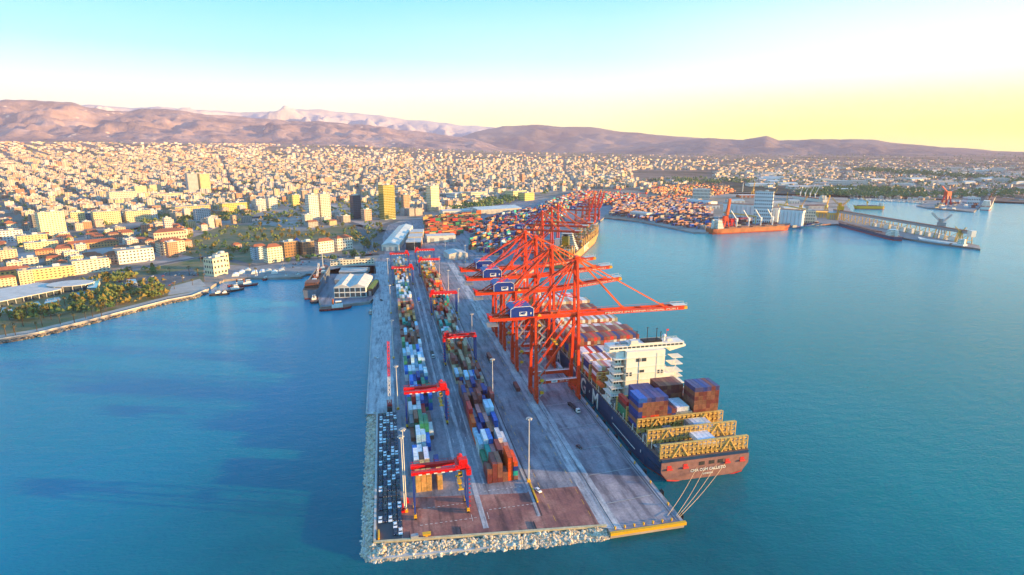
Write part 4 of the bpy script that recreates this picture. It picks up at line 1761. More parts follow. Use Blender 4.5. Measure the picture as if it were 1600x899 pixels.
def lash_bridge(g, x0, x1, y, z0, z1, ncol, deep=1.0):
    """steel lashing bridge across the ship: posts, walkways and raking braces"""
    n = ncol
    for i in range(n + 1):
        x = x0 + (x1 - x0) * i / n
        g.beam((x, y - deep / 2, z0), (x, y - deep / 2, z1), .38)
        if i % 3 == 0:
            g.beam((x, y + deep / 2, z0), (x, y + deep / 2, z1), .3)
    lv = max(1, int((z1 - z0) / 2.8))
    for j in range(1, lv + 1):
        z = z0 + (z1 - z0) * j / lv
        g.box((x0 + x1) / 2, y, z - .25, x1 - x0, deep + .5, .2)
        g.beam((x0, y - deep / 2 - .25, z - .9 if j == lv else z + .8), (x1, y - deep / 2 - .25, z - .9 if j == lv else z + .8), .12)
        for i in range(n):
            x = x0 + (x1 - x0) * i / n
            g.box(x + .9, y - deep / 2 - .1, z - 1.6, 1.0, .12, .9)
            g.beam((x + (x1 - x0) / n / 2, y + deep / 2, z - 2.7), (x + (x1 - x0) / n / 2, y + deep / 2, z), .2)
            g.beam((x, y + deep / 2, z - 1.5), (x + (x1 - x0) / n, y + deep / 2, z - 1.5), .14)
    for q in (.22, .78):
        c = x0 + (x1 - x0) * q
        w_ = (x1 - x0) * .11
        g.beam((c - w_, y - deep / 2 - .4, z0), (c, y - deep / 2 - .4, z1 - .6), .6)
        g.beam((c + w_, y - deep / 2 - .4, z0), (c, y - deep / 2 - .4, z1 - .6), .6)


# ---- the big container ship at the berth
SX0, SX1, SY = 128.2, 181.4, 236.5
SXC, SB = (SX0 + SX1) / 2, SX1 - SX0
ship_ = thing('container_ship', 'large navy container ship with white bridge house moored at the pier, stern to the viewer', 'container ship', (SXC, SY, 0))
g = MB()
hull_mesh(g, 355, SB, 12.6, sternw=.935, stern=.05, rake=8, bowup=5)
hl = g.build('hull', [C['hull_navy'], C['antifoul'], C['ship_deck']], ship_)
hw_ = SB / 2
# transom plate, a little proud, brownish
g = MB()
k_ = hw_ * .935
P = [(-k_ * .86, .9), (-k_ * .5, -.6), (0, -1.2), (k_ * .5, -.6), (k_ * .86, .9), (k_ * 1.0, 5.5), (k_, 10.9), (-k_, 10.9), (-k_ * 1.0, 5.5)]
b = len(g.v)
g.v += [(p[0], -.35, p[1]) for p in P] + [(p[0], .2, p[1]) for p in P]
n_ = len(P)
g.face([n_ - 1 - i for i in range(n_)][::-1])
g.face([n_ + i for i in range(n_)][::-1])
for i in range(n_):
    j = (i + 1) % n_
    g.face([i, n_ + i, n_ + j, j])
tr = g.build('transom', C['hull_stern'], ship_)
g = MB()
for a, c in zip(P[:4], P[1:5]):
    g.beam((a[0], -.4, a[1] + .1), (c[0], -.4, c[1] + .1), .5, .35)
g.build('boot_topping', C['flag_red'], tr)
letters('CMA CGM CALLISTO', 2.15, C['white'], tr, (1.6, -.46, 4.7), (pi / 2, 0, 0), bold=.05)
letters('LONDON', 1.25, C['white'], tr, (1.6, -.46, 2.3), (pi / 2, 0, 0), bold=.03)
for x in (-2.2, 3.4, -6.5 + 15):
    g = MB()
    g.box(x, -.42, 7.4, 3.0, .12, 2.0)
    g.build('mooring_port', C['dark'], tr)
for x in (-20.5, -11.5, 12.4, 21.0):
    g = MB()
    g.cyl((x - 1.5, -.75, 7.2), (x + 1.5, -.75, 7.2), .55, n=8)
    g.box(x, -.45, 7.9, 2.2, .14, 1.2)
    g.build('fairlead', C['flag_red'], tr)
for i, (ch_, y) in enumerate((('M', 89), ('G', 112), ('C', 134), ('A', 170), ('M', 194), ('C', 217))):
    letters(ch_, 15.0, C['white'], hl, (-hw_ - .12, y, 6.0), (pi / 2, 0, -pi / 2), bold=.25)
g = MB()
g.box(-hw_ - .1, 43, 4.0, .14, 32, .42)
g.build('white_stripe', C['white'], hl)
g = MB()
for y in (20, 60, 100, 140):
    g.box(-hw_ - .1, y, 6.2, .12, .5, 1.6)
g.build('draught_mark', C['white'], hl)
# bulwark walkway posts along the port side
g = MB()
for i in range(118):
    y = 14 + i * 2.7
    for s_ in (-1, 1):
        g.beam((s_ * (hw_ - .3), y, 12.6), (s_ * (hw_ - .3), y, 13.8), .12)
for s_ in (-1, 1):
    g.beam((s_ * (hw_ - .3), 14, 13.8), (s_ * (hw_ - .3), 330, 13.8), .12)
    for i in range(24):
        y = 20 + i * 13.2
        g.beam((s_ * (hw_ - .9), y, 12.6), (s_ * (hw_ - .9), y, 16.6), .45)
tag(g.build('deck_rail', C['offwhite'], ship_), kind='stuff')
# hatch covers and lashing bridges
bays = []
yb = 2.2
lb = [(2.2, 10.9, 20.0), (14.8, 12.7, 21.8), (27.4, 12.7, 22.0)]
for i, (y, za, zb) in enumerate(lb):
    g = MB()
    lash_bridge(g, -hw_ * .93 if i == 0 else -hw_ + .8, hw_ * .93 if i == 0 else hw_ - .8, y, za, zb, 19)
    g.build('lashing_bridge', C['lash_yellow'], ship_)
for y0 in (3.4, 16.0):
    g = MB()
    for i in range(3):
        w_ = (SB - 6) / 3
        g.box(-SB / 2 + 3 + w_ * (i + .5), y0 + 5.4, 12.55, w_ - .6, 10.2, 1.5)
        for j in range(3):
            g.box(-SB / 2 + 3 + w_ * (i + .5), y0 + 2.2 + 3.2 * j, 14.05, w_ - 1.2, .35, .25)
    g.build('hatch_cover', C['deck_grey'], ship_)
fy = [42.0, 56.5, 89.5, 104, 118.5, 133, 147.5, 162, 176.5, 191, 205.5, 220, 234.5, 249, 263.5, 278, 292.5]
for y in fy:
    q = 1.0 if y < 250 else 1 - .25 * ((y - 250) / 45) ** 1.5
    g = MB()
    lash_bridge(g, (-hw_ + .8) * q, (hw_ - .8) * q, y, 12.7, 22.5 if y < 60 else 24.5, 19)
    g.build('lashing_bridge', C['lash_yellow'], ship_)
    g = MB()
    g.box(0, y + 7.2, 12.6, (SB - 5) * q, 12.2, 1.7)
    g.build('hatch_cover', C['deck_grey'], ship_)

# bridge house
HY = 69.5      # aft wall
hs = MB()
WH = C['ship_white']
hs.box(-2.0, HY + 6.5, 12.6, 25.6, 13, 32.2)
hs.box(-2.4 + 13.5 + 3.6, HY + 6.5, 12.6, 7.2, 12, 16)
hs.build('bridge_house', WH, ship_)
hs = MB()
hs.box(0, HY + 7.5, 44.8, 50, 9, 2.9)
hs.box(-1.0, HY + 6.5, 47.7, 22, 8, 1.2)
# wings reaching out past the sides, with sloping undersides
for s_ in (-1, 1):
    hs.hexa([(s_ * 16, HY + 4, 42.0), (s_ * 26.8, HY + 4, 44.4), (s_ * 26.8, HY + 9.5, 44.4), (s_ * 16, HY + 9.5, 42.0),
             (s_ * 16, HY + 4, 44.7), (s_ * 26.8, HY + 4, 45.6), (s_ * 26.8, HY + 9.5, 45.6), (s_ * 16, HY + 9.5, 44.7)][::1])
wh_ = hs.build('wheelhouse', WH, ship_)
g = MB()
for i in range(17):
    g.box(-23.5 + i * 2.9, HY + 2.96, 46.0, 2.2, .12, 1.1)
g.build('wheelhouse_window', C['window_dark'], wh_)
g = MB()
for x, z, w_, h in ((-7.0, 38.0, 3.0, 2.2), (-3.2, 38.0, 3.0, 2.2), (-4.6, 30.8, 3.6, 1.7), (-14.0, 29.0, 1.3, 2.4), (-11.6, 29.0, 1.3, 2.4), (7.0, 29.2, 1.3, 2.4), (9.4, 29.2, 1.3, 2.4)):
    g.box(x, HY - .06, z, w_, .14, h)
    pn = MB()
    pn.box(x, HY - .06, z, w_, .14, h)
    pn.build('window', C['window_dark'], ship_)
# portside tower with open galleries
g = MB()
for i, z in enumerate((12.6, 17.2, 21.8, 26.4, 31.0, 35.6)):
    g.box(-hw_ + 5.2 + i * .35, HY + 4.5, z, 8.6 - i * .5, 14 - i * .9, .35)
    g.box(-hw_ + 6.4 + i * .35, HY + 6.5, z + .35, 6.2 - i * .5, 9 - i * .6, 4.1)
g.box(-hw_ + 8.0, HY + 5, 40.2, 8.4, 10, .35)
g.box(-hw_ + 8.6, HY + 6, 40.5, 5.5, 6, 3.8)
g.build('port_gallery', C['ship_white'], ship_)
g = MB()
for i, z in enumerate((12.6, 17.2, 21.8, 26.4, 31.0, 35.6)):
    for k_ in range(3):
        g.box(-hw_ + 5.0 + k_ * 1.8 + i * .35, HY + 1.9 + i * .3, z + 1.6, .9, .12, 1.3)
        g.box(-hw_ + 3.25 + i * .6, HY + 4 + k_ * 2.2, z + 1.6, .12, .9, 1.2)
    x0_, y0_ = -hw_ + 1.2 + i * .6, HY - 2.2 + i * .45
    rail(g, (x0_, y0_, z + .35), (x0_ + 8, y0_, z + .35), 5, 1.1, .08)
g.build('gallery_rail', C['dark'], ship_)
g = MB()
for i, z in enumerate((16.5, 21.0, 25.5, 28.6, 33.5, 37.8)):
    w_ = 7.6 - i * .95
    g.box(hw_ - w_ / 2 - 4.5 + max(0, 2 - i) * 1.6, HY + 5.0, z, w_ + 4, 10 - i * .6, .4)
    rail(g, (hw_ - 10, HY + .2, z + .4), (hw_ - 4.2 - i * .8 + max(0, 2 - i) * 1.6, HY + .2, z + .4), 5, 1.1, .14)
    g.beam((hw_ - 9.5, HY + 1, z - 4), (hw_ - 5 - i * .6, HY + 1, z), .3)
g.build('starboard_gallery', C['ship_white'], ship_)
g = MB()
g.box(3.8, HY + 6, 48.9, 12, 6, .9)
for x, h in ((-6.5, 7.5), (.5, 9.5), (6.8, 8.5), (9.6, 6)):
    g.beam((x, HY + 5, 48.9), (x, HY + 5, 48.9 + h), .3)
    g.beam((x - .8, HY + 5, 48.5 + h), (x + .8, HY + 5, 48.5 + h), .2)
for i in range(9):
    g.beam((-1.5 + i * 1.4, HY + 4, 49), (-1.5 + i * 1.4, HY + 4, 51.5), .2)
g.build('mast', C['black'], ship_)
g = MB()
g.cyl((12.5, HY + 6, 48.5), (12.5, HY + 6, 51.5), .8, .6, 10)
for j in range(4):
    a0, a1 = j * pi / 8, (j + 1) * pi / 8
    g.cyl((12.5, HY + 6, 51.5 + 1.3 * sin(a0)), (12.5, HY + 6, 51.5 + 1.3 * sin(a1)), 1.3 * cos(a0), 1.3 * cos(a1) + .01, 12, cap=False)
g.build('radar_dome', C['white'], ship_)
g = MB()
g.box(14.2, HY + 5, 55.2, 1.5, .1, 1)
g.beam((13.5, HY + 5, 51), (13.5, HY + 5, 56.4), .12)
g.build('flag', C['flag_red'], ship_)
# ledges, pipes and doors of the house, ladders and deck gear
g = MB()
for z in (17, 21.5, 26, 30.3, 34.6, 40.6):
    g.box(-2.4, HY - .25, z, 27.4, .5, .18)
g.beam((-6.2, HY - .2, 13), (-6.2, HY - .2, 41), .22)
g.beam((5.6, HY - .2, 13), (5.6, HY - .2, 43), .16)
for i in range(14):
    g.box(9.6, HY - .35, 28.5 + i, 1.1, .3, .12)
g.build('ledge', C['offwhite'], ship_)
for i, (x, y, z, w_, d_, h_) in enumerate(((-9, HY + 4, 48.9, 5, 4, 2.2), (-14.5, HY + 7, 47.7, 4, 3, 1.6), (16.5, HY + 7, 47.7, 3.4, 3, 1.8), (-19, HY + 6, 47.7, 2, 2, 1.2))):
    g = MB()
    g.box(x, y, z, w_, d_, h_, top=.9)
    g.build('deck_locker', C['grey_steel'] if i % 2 else C['offwhite'], ship_)
g = MB()
rail(g, (-24.5, HY + 3.1, 47.7), (24.5, HY + 3.1, 47.7), 20, 1.1, .1)
rail(g, (-24.5, HY + 11.8, 47.7), (24.5, HY + 11.8, 47.7), 20, 1.1, .1)
g.build('top_rail', C['offwhite'], ship_)
for i in range(10):
    g = MB()
    x = -hw_ + 1.6
    y = 6 + i * 6.0
    if i % 3 == 0:
        g.cyl((x + 2.2, y, 13.6), (x + 4.2, y, 13.6), .9, n=10)
    else:
        g.box(x + 2.4, y, 12.6, 1.4, 2.0, 1.5)
        g.beam((x + .4, y, 12.6), (x + .4, y, 17.5), .3)
    g.build('mooring_winch' if i % 3 == 0 else 'deck_vent', C['grey_steel'] if i % 3 == 0 else C['offwhite'], ship_)
# funnel block aft of the house, hose reel
g = MB()
g.box(5.5, HY - 8.0, 12.6, 9, 6, 12.5)
g.build('engine_casing', C['ship_white'], ship_)
g = MB()
g.cyl((-hw_ + 3.4, HY + 7, 15.3), (-hw_ + 4.4, HY + 7, 15.3), 1.5, n=12)
g.build('hose_reel', C['flag_red'], ship_)
# lifeboat
g = MB()
g.cyl((-hw_ + 1.6, HY + 12, 18.5), (-hw_ + 1.6, HY + 19, 18.5), 1.5, n=10)
g.build('lifeboat', C['crane_orange_light'], ship_)

# deck cargo
GS = 'containers aboard the navy container ship'


def cargo(xl, ncol, y, z0, tiers, pal, rr, words, ln=12, z_off=None, colp=2.52, topc=None):
    for c in range(ncol):
        for t_ in range(tiers):
            col = rr.choice(pal)
            top = t_ == tiers - 1
            if top and topc:
                col = topc[c % len(topc)]
            elif t_ == 0 and tiers > 4 and ncol > 4:
                col = rr.choice(['orange', 'red', 'brown'])
            lab = '%s container, %s, %s row, %s tier' % (CN.get(col, col), words, ORD[c + 1], 'top' if top else ORD[t_ + 1])
            cc(xl + colp * (c + .5), y, z0 + t_ * 2.62, jit(PAL[col], rr), ln, lab, GS, True)


rr = random.Random(21)
Y1 = SY + 28.6 + 6.1
cargo(129.6, 1, Y1, 15.0, 7, ['navy', 'brown', 'navy'], rr, 'outermost port column by third lashing bridge', topc=['blue'])
cargo(132.1, 6, Y1, 20.2, 5, ['brown', 'brown', 'brown', 'maroon'], rr, 'port stack by the third lashing bridge', topc=['blue', 'indigo', 'navy', 'indigo', 'indigo', 'navy'])
cargo(147.3, 2, Y1, 17.5, 3, ['maroon', 'navy'], rr, 'low stack amidships aft of the house')
cargo(152.4, 4, Y1, 17.5, 2, ['grey', 'maroon', 'green'], rr, 'white topped stack amidships aft of the house', topc=['grey'])
cargo(153.5, 3, Y1 + 1, 22.8, 1, ['white'], rr, 'white trio on the middle stack aft of the house')
cargo(163.2, 6, Y1, 15.6, 8, ['brown', 'maroon', 'brown', 'maroon'], rr, 'starboard stack aft of the house', topc=['indigo', 'indigo', 'navy', 'indigo', 'maroon', 'indigo'])
cargo(153, 4, SY + 8.5, 15.9, 1, ['white', 'pale', 'sand'], rr, 'pale row between the two aft lashing bridges')
cargo(143, 2, SY + 21, 14.3, 1, ['grey', 'maroon'], rr, 'low pair behind the second lashing bridge')
cargo(156.5, 5, SY + 21, 14.3, 2, ['white', 'pale', 'grey'], rr, 'pale stack behind the second lashing bridge')
Y2 = SY + 43.3 + 6.1
cargo(129.4, 1, Y2, 14.4, 4, ['green', 'maroon', 'brown'], rr, 'lone port stack abreast the engine casing', topc=['red'])
cargo(135.6, 5, Y2, 14.4, 6, ['navy', 'navy', 'brown'], rr, 'navy stack just aft of the bridge house', topc=['indigo'])
cargo(149.2, 6, Y2, 14.4, 7, ['maroon', 'brown'], rr, 'maroon stack just aft of the bridge house', topc=['maroon', 'maroon', 'brown'])
cargo(164.6, 3, Y2, 14.4, 4, ['maroon', 'grey'], rr, 'lower maroon stack near the starboard rail')
for bi, y in enumerate(fy[2:]):
    n = [5, 20, 20, 19, 20, 20, 20, 19, 20, 19, 18, 17, 15, 13, 11][bi]
    ti = [5, 5, 6, 7, 7, 6, 7, 7, 6, 6, 7, 6, 6, 5, 4][bi]
    pal = ['maroon', 'brown', 'red', 'navy', 'grey', 'brown', 'white']
    tp = [['white', 'sand', 'pink', 'white'], ['white', 'brown', 'pale', 'sand'], ['white', 'white', 'red', 'pale', 'maroon', 'navy'], ['red', 'brown', 'navy', 'maroon', 'brown'], ['sand', 'maroon', 'maroon', 'brown']][bi % 5]
    xl = SXC - 20 * 2.52 / 2 + (20 - n) / 2 * 2.52
    if bi == 0:
        xl = 130.4
    cargo(xl, n, SY + y + 7.4, 14.4, ti - (1 if bi == 2 else 0), pal, rr, '%s bay forward of the bridge house' % ORD[bi + 1], topc=tp)

# mooring lines from the stern to the quay end
for i, (x, xb) in enumerate(((150, 118), (155, 122), (161, 122.2), (166, 122.4))):
    g = MB()
    a, b = Vector((x, 236.0, 6.4)), Vector((xb, 206 - i * .8, 3.8))
    pts = [a.lerp(b, t / 8) - Vector((0, 0, 1.6 * sin(pi * t / 8))) for t in range(9)]
    for p, q in zip(pts, pts[1:]):
        g.cyl(p, q, .075, n=5, cap=False)
    tag(g.build('mooring_line', C['rope']), 'mooring rope from the ship stern to the quay end, %s from port' % ORD[i + 1], 'rope', 'stern mooring ropes')


# ---- generic ships
def place_root(name, label, cat, p0, p1, group=None):
    """stern p0, bow p1 (ground points); local +y runs to the bow"""
    dx, dy = p1[0] - p0[0], p1[1] - p0[1]
    return thing(name, label, cat, (p0[0], p0[1], 0), -math.atan2(dx, dy), group), hypot(dx, dy)


def white_house(parent, y, w_, l_, z0, nd, name='bridge_house', m=None, x=0, win=True, dh=2.8, taper=.92):
    g = MB()
    for i in range(nd):
        k_ = taper ** i
        g.box(x, y, z0 + i * dh, w_ * k_, l_ * k_, dh)
        g.box(x, y, z0 + (i + 1) * dh - .15, w_ * k_ + .9, l_ * k_ + .9, .22)
    o = g.build(name, m or C['ship_white'], parent)
    if win:
        g = MB()
        for i in range(nd):
            k_ = taper ** i
            n = max(2, int(w_ / 2.4))
            for s_ in (-1, 1):
                for j in range(n):
                    g.box(x - w_ * k_ / 2 + w_ * k_ * (j + .5) / n, y + s_ * l_ * k_ / 2, z0 + i * dh + 1.1, w_ / n * .5, .2, 1.0)
                n2 = max(2, int(l_ / 2.4))
                for j in range(n2):
                    g.box(x + s_ * w_ * k_ / 2, y - l_ * k_ / 2 + l_ * k_ * (j + .5) / n2, z0 + i * dh + 1.1, .2, l_ / n2 * .5, 1.0)
        tag(g.build('window_row', C['window_dark'], o), kind='stuff')
    return o


# sunlit golden container ship along the angled quay
p0, p1 = on_quay(178, -23), on_quay(548, -21)
s2, L2 = place_root('container_ship', 'long container ship with sunlit golden hull lettered MSC beyond the orange cranes', 'container ship', p0, p1)
g = MB()
hull_mesh(g, L2, 39, 13.5, bow=.3, rake=9, bowup=4)
hl2 = g.build('hull', [C['msc_hull'], C['antifoul'], C['ship_deck']], s2)
letters('M S C', 17, C['white'], hl2, (19.75, 150, 7.4), (pi / 2, 0, pi / 2), bold=.3)
white_house(s2, 88, 33, 13, 13.5, 9, x=0)
g = MB()
g.box(2, 66, 13.5, 11, 9, 24, top=.9)
fn = g.build('funnel', C['glass_green'], s2)
g = MB()
g.box(2, 66, 37.5, 7, 6, 3)
g.build('funnel_top', C['black'], fn)
g = MB()
g.box(-10, 64, 13.5, 8, 9, 20)
g.build('engine_casing', C['ship_white'], s2)
rr = random.Random(8)
for i in range(18):
    y = 14 + i * 17.5
    if 52 < y < 104:
        continue
    q = 1 if y < 260 else max(.45, 1 - ((y - 260) / 110) ** 1.8)
    g = MB()
    for j in range(6):
        x = (-18.5 + 37 * j / 5) * q
        g.beam((x, y, 13), (x, y, 24), .8)
    g.beam((-18.5 * q, y, 24), (18.5 * q, y, 24), .8)
    g.beam((-18.5 * q, y, 18), (18.5 * q, y, 18), .6)
    g.box(18.6 * q, y, 11.0, 1.2, 2.4, 14.5)
    g.build('lashing_bridge', C['lash_yellow'], s2)
    n = int(13 * q)
    for c in range(n):
        t_ = rr.randint(1, 4)
        for k_ in range(t_):
            lx, ly = (c - (n - 1) / 2) * 2.6, y + 8.6
            ca, sa = cos(s2.rotation_euler[2]), sin(s2.rotation_euler[2])
            wx, wy = p0[0] + lx * ca - ly * sa, p0[1] + lx * sa + ly * ca
            nm = rr.choice(['brown', 'maroon', 'sand', 'tan', 'grey', 'brown'])
            cc(wx, wy, 14.0 + k_ * 2.62, jit(PAL[nm], rr), 12, '', '', False, s2.rotation_euler[2])


def deck_crane(parent, x, y, z, h, jib, az, el, m):
    g = MB()
    g.cyl((x, y, z), (x, y, z + h), 1.5, 1.2, 8)
    g.box(x, y, z + h * .62, 3.6, 3.6, h * .36)
    o = g.build('crane_post', m, parent)
    g = MB()
    a = Vector((x, y, z + h * .8))
    d = Vector((cos(az) * cos(el), sin(az) * cos(el), sin(el)))
    g.beam(a, a + d * jib, 1.3, 1.3)
    g.build('crane_jib', m, o)
    g = MB()
    g.beam(Vector((x, y, z + h + .5)), a + d * jib, .25)
    g.build('crane_rope', C['dark'], o)


def bulker(label, p0, p1, B, D, hm_, ncr, cm, house=True, deckm=None, cat='cargo ship', az=pi * .5, el=.75, hatches=True, nd=5, jib=24, ch=13):
    s_, Ls = place_root('cargo_ship', label, cat, p0, p1)
    g = MB()
    hull_mesh(g, Ls, B, D, bow=.14, rake=5, bowup=2.5, boot=1.8)
    g.build('hull', [hm_, C['antifoul'], deckm or C['ship_rust']], s_)
    if house:
        white_house(s_, Ls * .09, B * .82, Ls * .07, D, nd)
        g = MB()
        g.box(0, Ls * .035, D, 4.5, 4.5, nd * 3.0, top=.85)
        g.build('funnel', C['offwhite'], s_)
        g = MB()
        g.beam((0, Ls * .1, D + nd * 2.8), (0, Ls * .1, D + nd * 2.8 + 8), .4)
        g.build('mast', C['offwhite'], s_)
    if hatches:
        nh = ncr + 1
        for i in range(nh):
            y = Ls * (.17 + .74 * (i + .5) / nh)
            g = MB()
            g.box(0, y, D, B * .6, Ls * .74 / nh * .68, 1.8)
            g.build('hatch_cover', deckm or C['ship_rust'], s_)
    for i in range(ncr):
        y = Ls * (.17 + .74 * (i + 1) / (ncr + 1))
        deck_crane(s_, 0, y, D, ch, jib, az, el, cm)
    g = MB()
    for s2_ in (-1, 1):
        rail(g, (s2_ * (B / 2 - .5), Ls * .12, D), (s2_ * (B / 2 - .5), Ls * .86, D), 30, 1.2, .12)
    g.build('deck_rail', C['grey_steel'], s_)
    return s_


a, b = G(1114, 367, 0), G(1240, 360, 0)
bulker('orange hulled bulk carrier with white deck cranes lying off the grain silos', (a[0], a[1] + 14), (b[0] + 2, b[1] + 14), 27, 10.5, C['bulk_orange'], 4, C['silo'],
       az=-pi / 2 + .25, el=.75, ch=19, jib=30, nd=6)
a, b = G(1406, 377, 0), G(1312, 352, 0)
bulker('long blue cargo ship lying along the conveyor jetty', (a[0], a[1] + 4), (b[0], b[1] + 4), 20, 7, C['hull_navy'], 0, C['silo'], nd=4, hatches=True)
a, b = G(1511, 388, 0), G(1436, 377, 0)
PSO = bulker('white ship with a slanting orange band moored near the jetty tip', (a[0], a[1] + 4), (b[0], b[1] + 4), 13, 5.5, C['silo'], 0, C['silo'], nd=3, hatches=False, cat='patrol ship', deckm=C['ship_white'])
g = MB()
g.hexa([(6.55, 22, 1.4), (6.55, 26, 1.4), (6.75, 26, 1.4), (6.75, 22, 1.4), (6.55, 16, 5.4), (6.55, 20, 5.4), (6.75, 20, 5.4), (6.75, 16, 5.4)])
g.hexa([(-6.75, 22, 1.4), (-6.75, 26, 1.4), (-6.55, 26, 1.4), (-6.55, 22, 1.4), (-6.75, 16, 5.4), (-6.75, 20, 5.4), (-6.55, 20, 5.4), (-6.55, 16, 5.4)])
g.build('orange_band', C['bulk_orange'], PSO)
a, b = G(1535, 329, 0), G(1548, 306, 0)
bulker('pale ship moored on the outer end of the far breakwater quay', (a[0] + 8, a[1]), (b[0] + 8, b[1]), 24, 9, C['offwhite'], 2, C['bulk_orange'], nd=5, az=0, el=1.0)
a, b = G(1342, 330, 0), G(1300, 318, 0)
bulker('yellow coaster with raised jib behind the conveyor jetty', (a[0] + 110, a[1] + 30), (a[0] + 30, a[1] + 55), 16, 9, C['yellow'], 1, C['yellow'], nd=3)
a, b = G(1290, 318, 0), G(1238, 311, 0)
bulker('white bulk carrier with four raised cranes behind the silos', (a[0], a[1]), (b[0], b[1]), 26, 12, C['offwhite'], 4, C['silo'], nd=4, az=-pi / 2, el=1.0, jib=34, ch=16)
a, b = (-88, 655), (-86, 790)
s_ = bulker('grey landing ship with sunlit cargo deck moored stern-out at the small jetty', (-88, 660), (-84, 800), 17, 11, C['ferry_grey'], 0, C['silo'], house=False, hatches=False, cat='landing ship', deckm=C['ship_rust'])
white_house(s_, 22, 15, 18, 11, 2, name='deck_house', m=C['ship_rust'])
g = MB()
for x in (-7.6, 7.6):
    g.box(x, 78, 11, .8, 96, 3.2)
g.build('side_bulwark', C['ferry_grey'], s_)
for i in range(7):
    g = MB()
    g.box(R.uniform(-4, 4), 48 + i * 12, 11, 5, 7, 2.8)
    g.build('deck_cargo', C[R.choice(['bulk_orange', 'offwhite', 'yellow', 'tug_red'])], s_)
g = MB()
g.beam((0, 120, 11), (0, 120, 34), .8)
g.beam((-5, 120, 28), (5, 120, 28), .4)
lattice(g, (0, 60, 12), (0, 84, 26), 1.6, 5, .3)
g.build('mast', C['offwhite'], s_)


def tug(x, y, rz, lab, L_=24, hull=None, B=8, kind='tug', group='tugs moored in the small basin'):
    t_ = thing(kind, lab, kind.replace('_', ' '), (x, y, 0), rz, group)
    g = MB()
    hull_mesh(g, L_, B, 2.3, bow=.35, rake=1.5, bowup=1.2, boot=.5, keel=-1, n=12, stern=.15, sternw=.8)
    g.build('hull', [hull or C['tug_red'], C['dark'], C['ship_rust']], t_)
    k_ = L_ / 24
    g = MB()
    g.box(0, 13 * k_, 2.3, B * .62, 8 * k_, 2.4 * k_)
    g.box(0, 14 * k_, 2.3 + 2.4 * k_, B * .42, 4.4 * k_, 2.5 * k_)
    w_ = g.build('wheelhouse', C['white'], t_)
    g = MB()
    g.box(0, 14 * k_, 3.6 + 2.4 * k_, B * .44, 4.55 * k_, .9 * k_)
    g.build('window_band', C['window_dark'], w_)
    g = MB()
    g.cyl((0, 10 * k_, 4 * k_), (0, 10 * k_, 8.2 * k_), .8 * k_, .6 * k_, 8)
    g.build('funnel', C['bulk_orange'] if hull is None else C['dark'], t_)
    g = MB()
    g.beam((0, 14 * k_, 7 * k_), (0, 14 * k_, 12.5 * k_), .22)
    g.build('mast', C['dark'], t_)
    g = MB()
    for i in range(6):
        for s_ in (-1, 1):
            g.cyl((s_ * B * .49, (3 + i * 2.8) * k_, 1.4), (s_ * (B * .49 + .35), (3 + i * 2.8) * k_, 1.4), .6, n=8)
    g.build('tyre_fender', C['tyre'], t_)
    return t_


def at(u, v):
    return G(u, v, 0)


for (u, v, rz, lab, hc_, L_) in (
        (385 - 58, 463, -1.2, 'small white topped launch at the outer end of the corniche tug berth', C['dark'], 17),
        (340, 462, -1.3, 'low dark launch tied beside the outermost tug', C['dark'], 14),
        (348, 458, -1.0, 'tug with black hull, second from the corniche tip', C['dark'], 26),
        (356, 449, -1.1, 'black and red tug tied outside the cream office block', None, 26),
        (366, 449, -1.35, 'red hulled tug lying outermost off the cream office block', None, 28),
        (400, 437, 0.1, 'white topped pilot boat moored near the blue boat tents', C['dark'], 16),
        (413, 439, 0.0, 'small red workboat beside the pilot boat', None, 15),
        (448, 436, .2, 'dark small boat moored along the inner basin wall', C['dark'], 14),
        (459, 434, -.6, 'small pale boat moored at the inner end of the basin', C['offwhite'], 14),
        (491, 475, .1, 'black tug with white wheelhouse behind the landing ship stern', C['dark'], 22),
        (499, 486, -1.45, 'long red tug crossing the tip of the warehouse jetty', None, 34),
        (579, 492, 0, 'small white motor boat beside the pier west side', C['offwhite'], 9)):
    x, y = at(u, v)
    tug(x, y, rz, lab, L_, hc_, B=8 if L_ > 18 else L_ * .34)

# small sailing and fishing boats of the far marina
rr = random.Random(31)
bm_ = MB()
hull_mesh(bm_, 16, 4.6, 1.8, bow=.4, rake=1.5, bowup=.8, boot=.3, keel=-.8, n=8, stern=.1)
bmesh0 = bm_.mesh('fishing_boat', [C['offwhite'], C['dark'], C['ship_rust']])
cb_ = MB()
cb_.box(0, 6, 1.8, 2.8, 4.5, 2.2)
cb0 = cb_.mesh('wheelhouse', [C['white']])
ms_ = MB()
ms_.beam((0, 9, 1.8), (0, 9, 15), .35)
ms0 = ms_.mesh('mast', [C['offwhite']])
for i in range(44):
    u = 1332 + i * 2.6 + rr.uniform(-1, 1)
    v = interp([(1330, 311), (1360, 313.5), (1400, 315.5), (1450, 318.5)], u) + rr.uniform(-.6, .8)
    x, y = G(u, v, 0)
    o = link('fishing_boat', bmesh0, loc=(x, y, 0), rz=rr.uniform(-.5, .5))
    link('wheelhouse', cb0, o)
    link('mast', ms0, o)
    tag(o, 'small boat in the far marina, %s from its western end' % ordn(i + 1), 'boat', 'small boats in the far marina')
# ------------------------------------------------------------------ landside port: yards, sheds, silos, jetty
def pxpoly(P, z=3.0):
    return [G(u, v, z) for u, v in P]


rr = random.Random(77)
YP = ['orange', 'brown', 'brown', 'maroon', 'blue', 'grey', 'grey', 'navy', 'sky', 'tan', 'teal', 'maroon', 'navy']


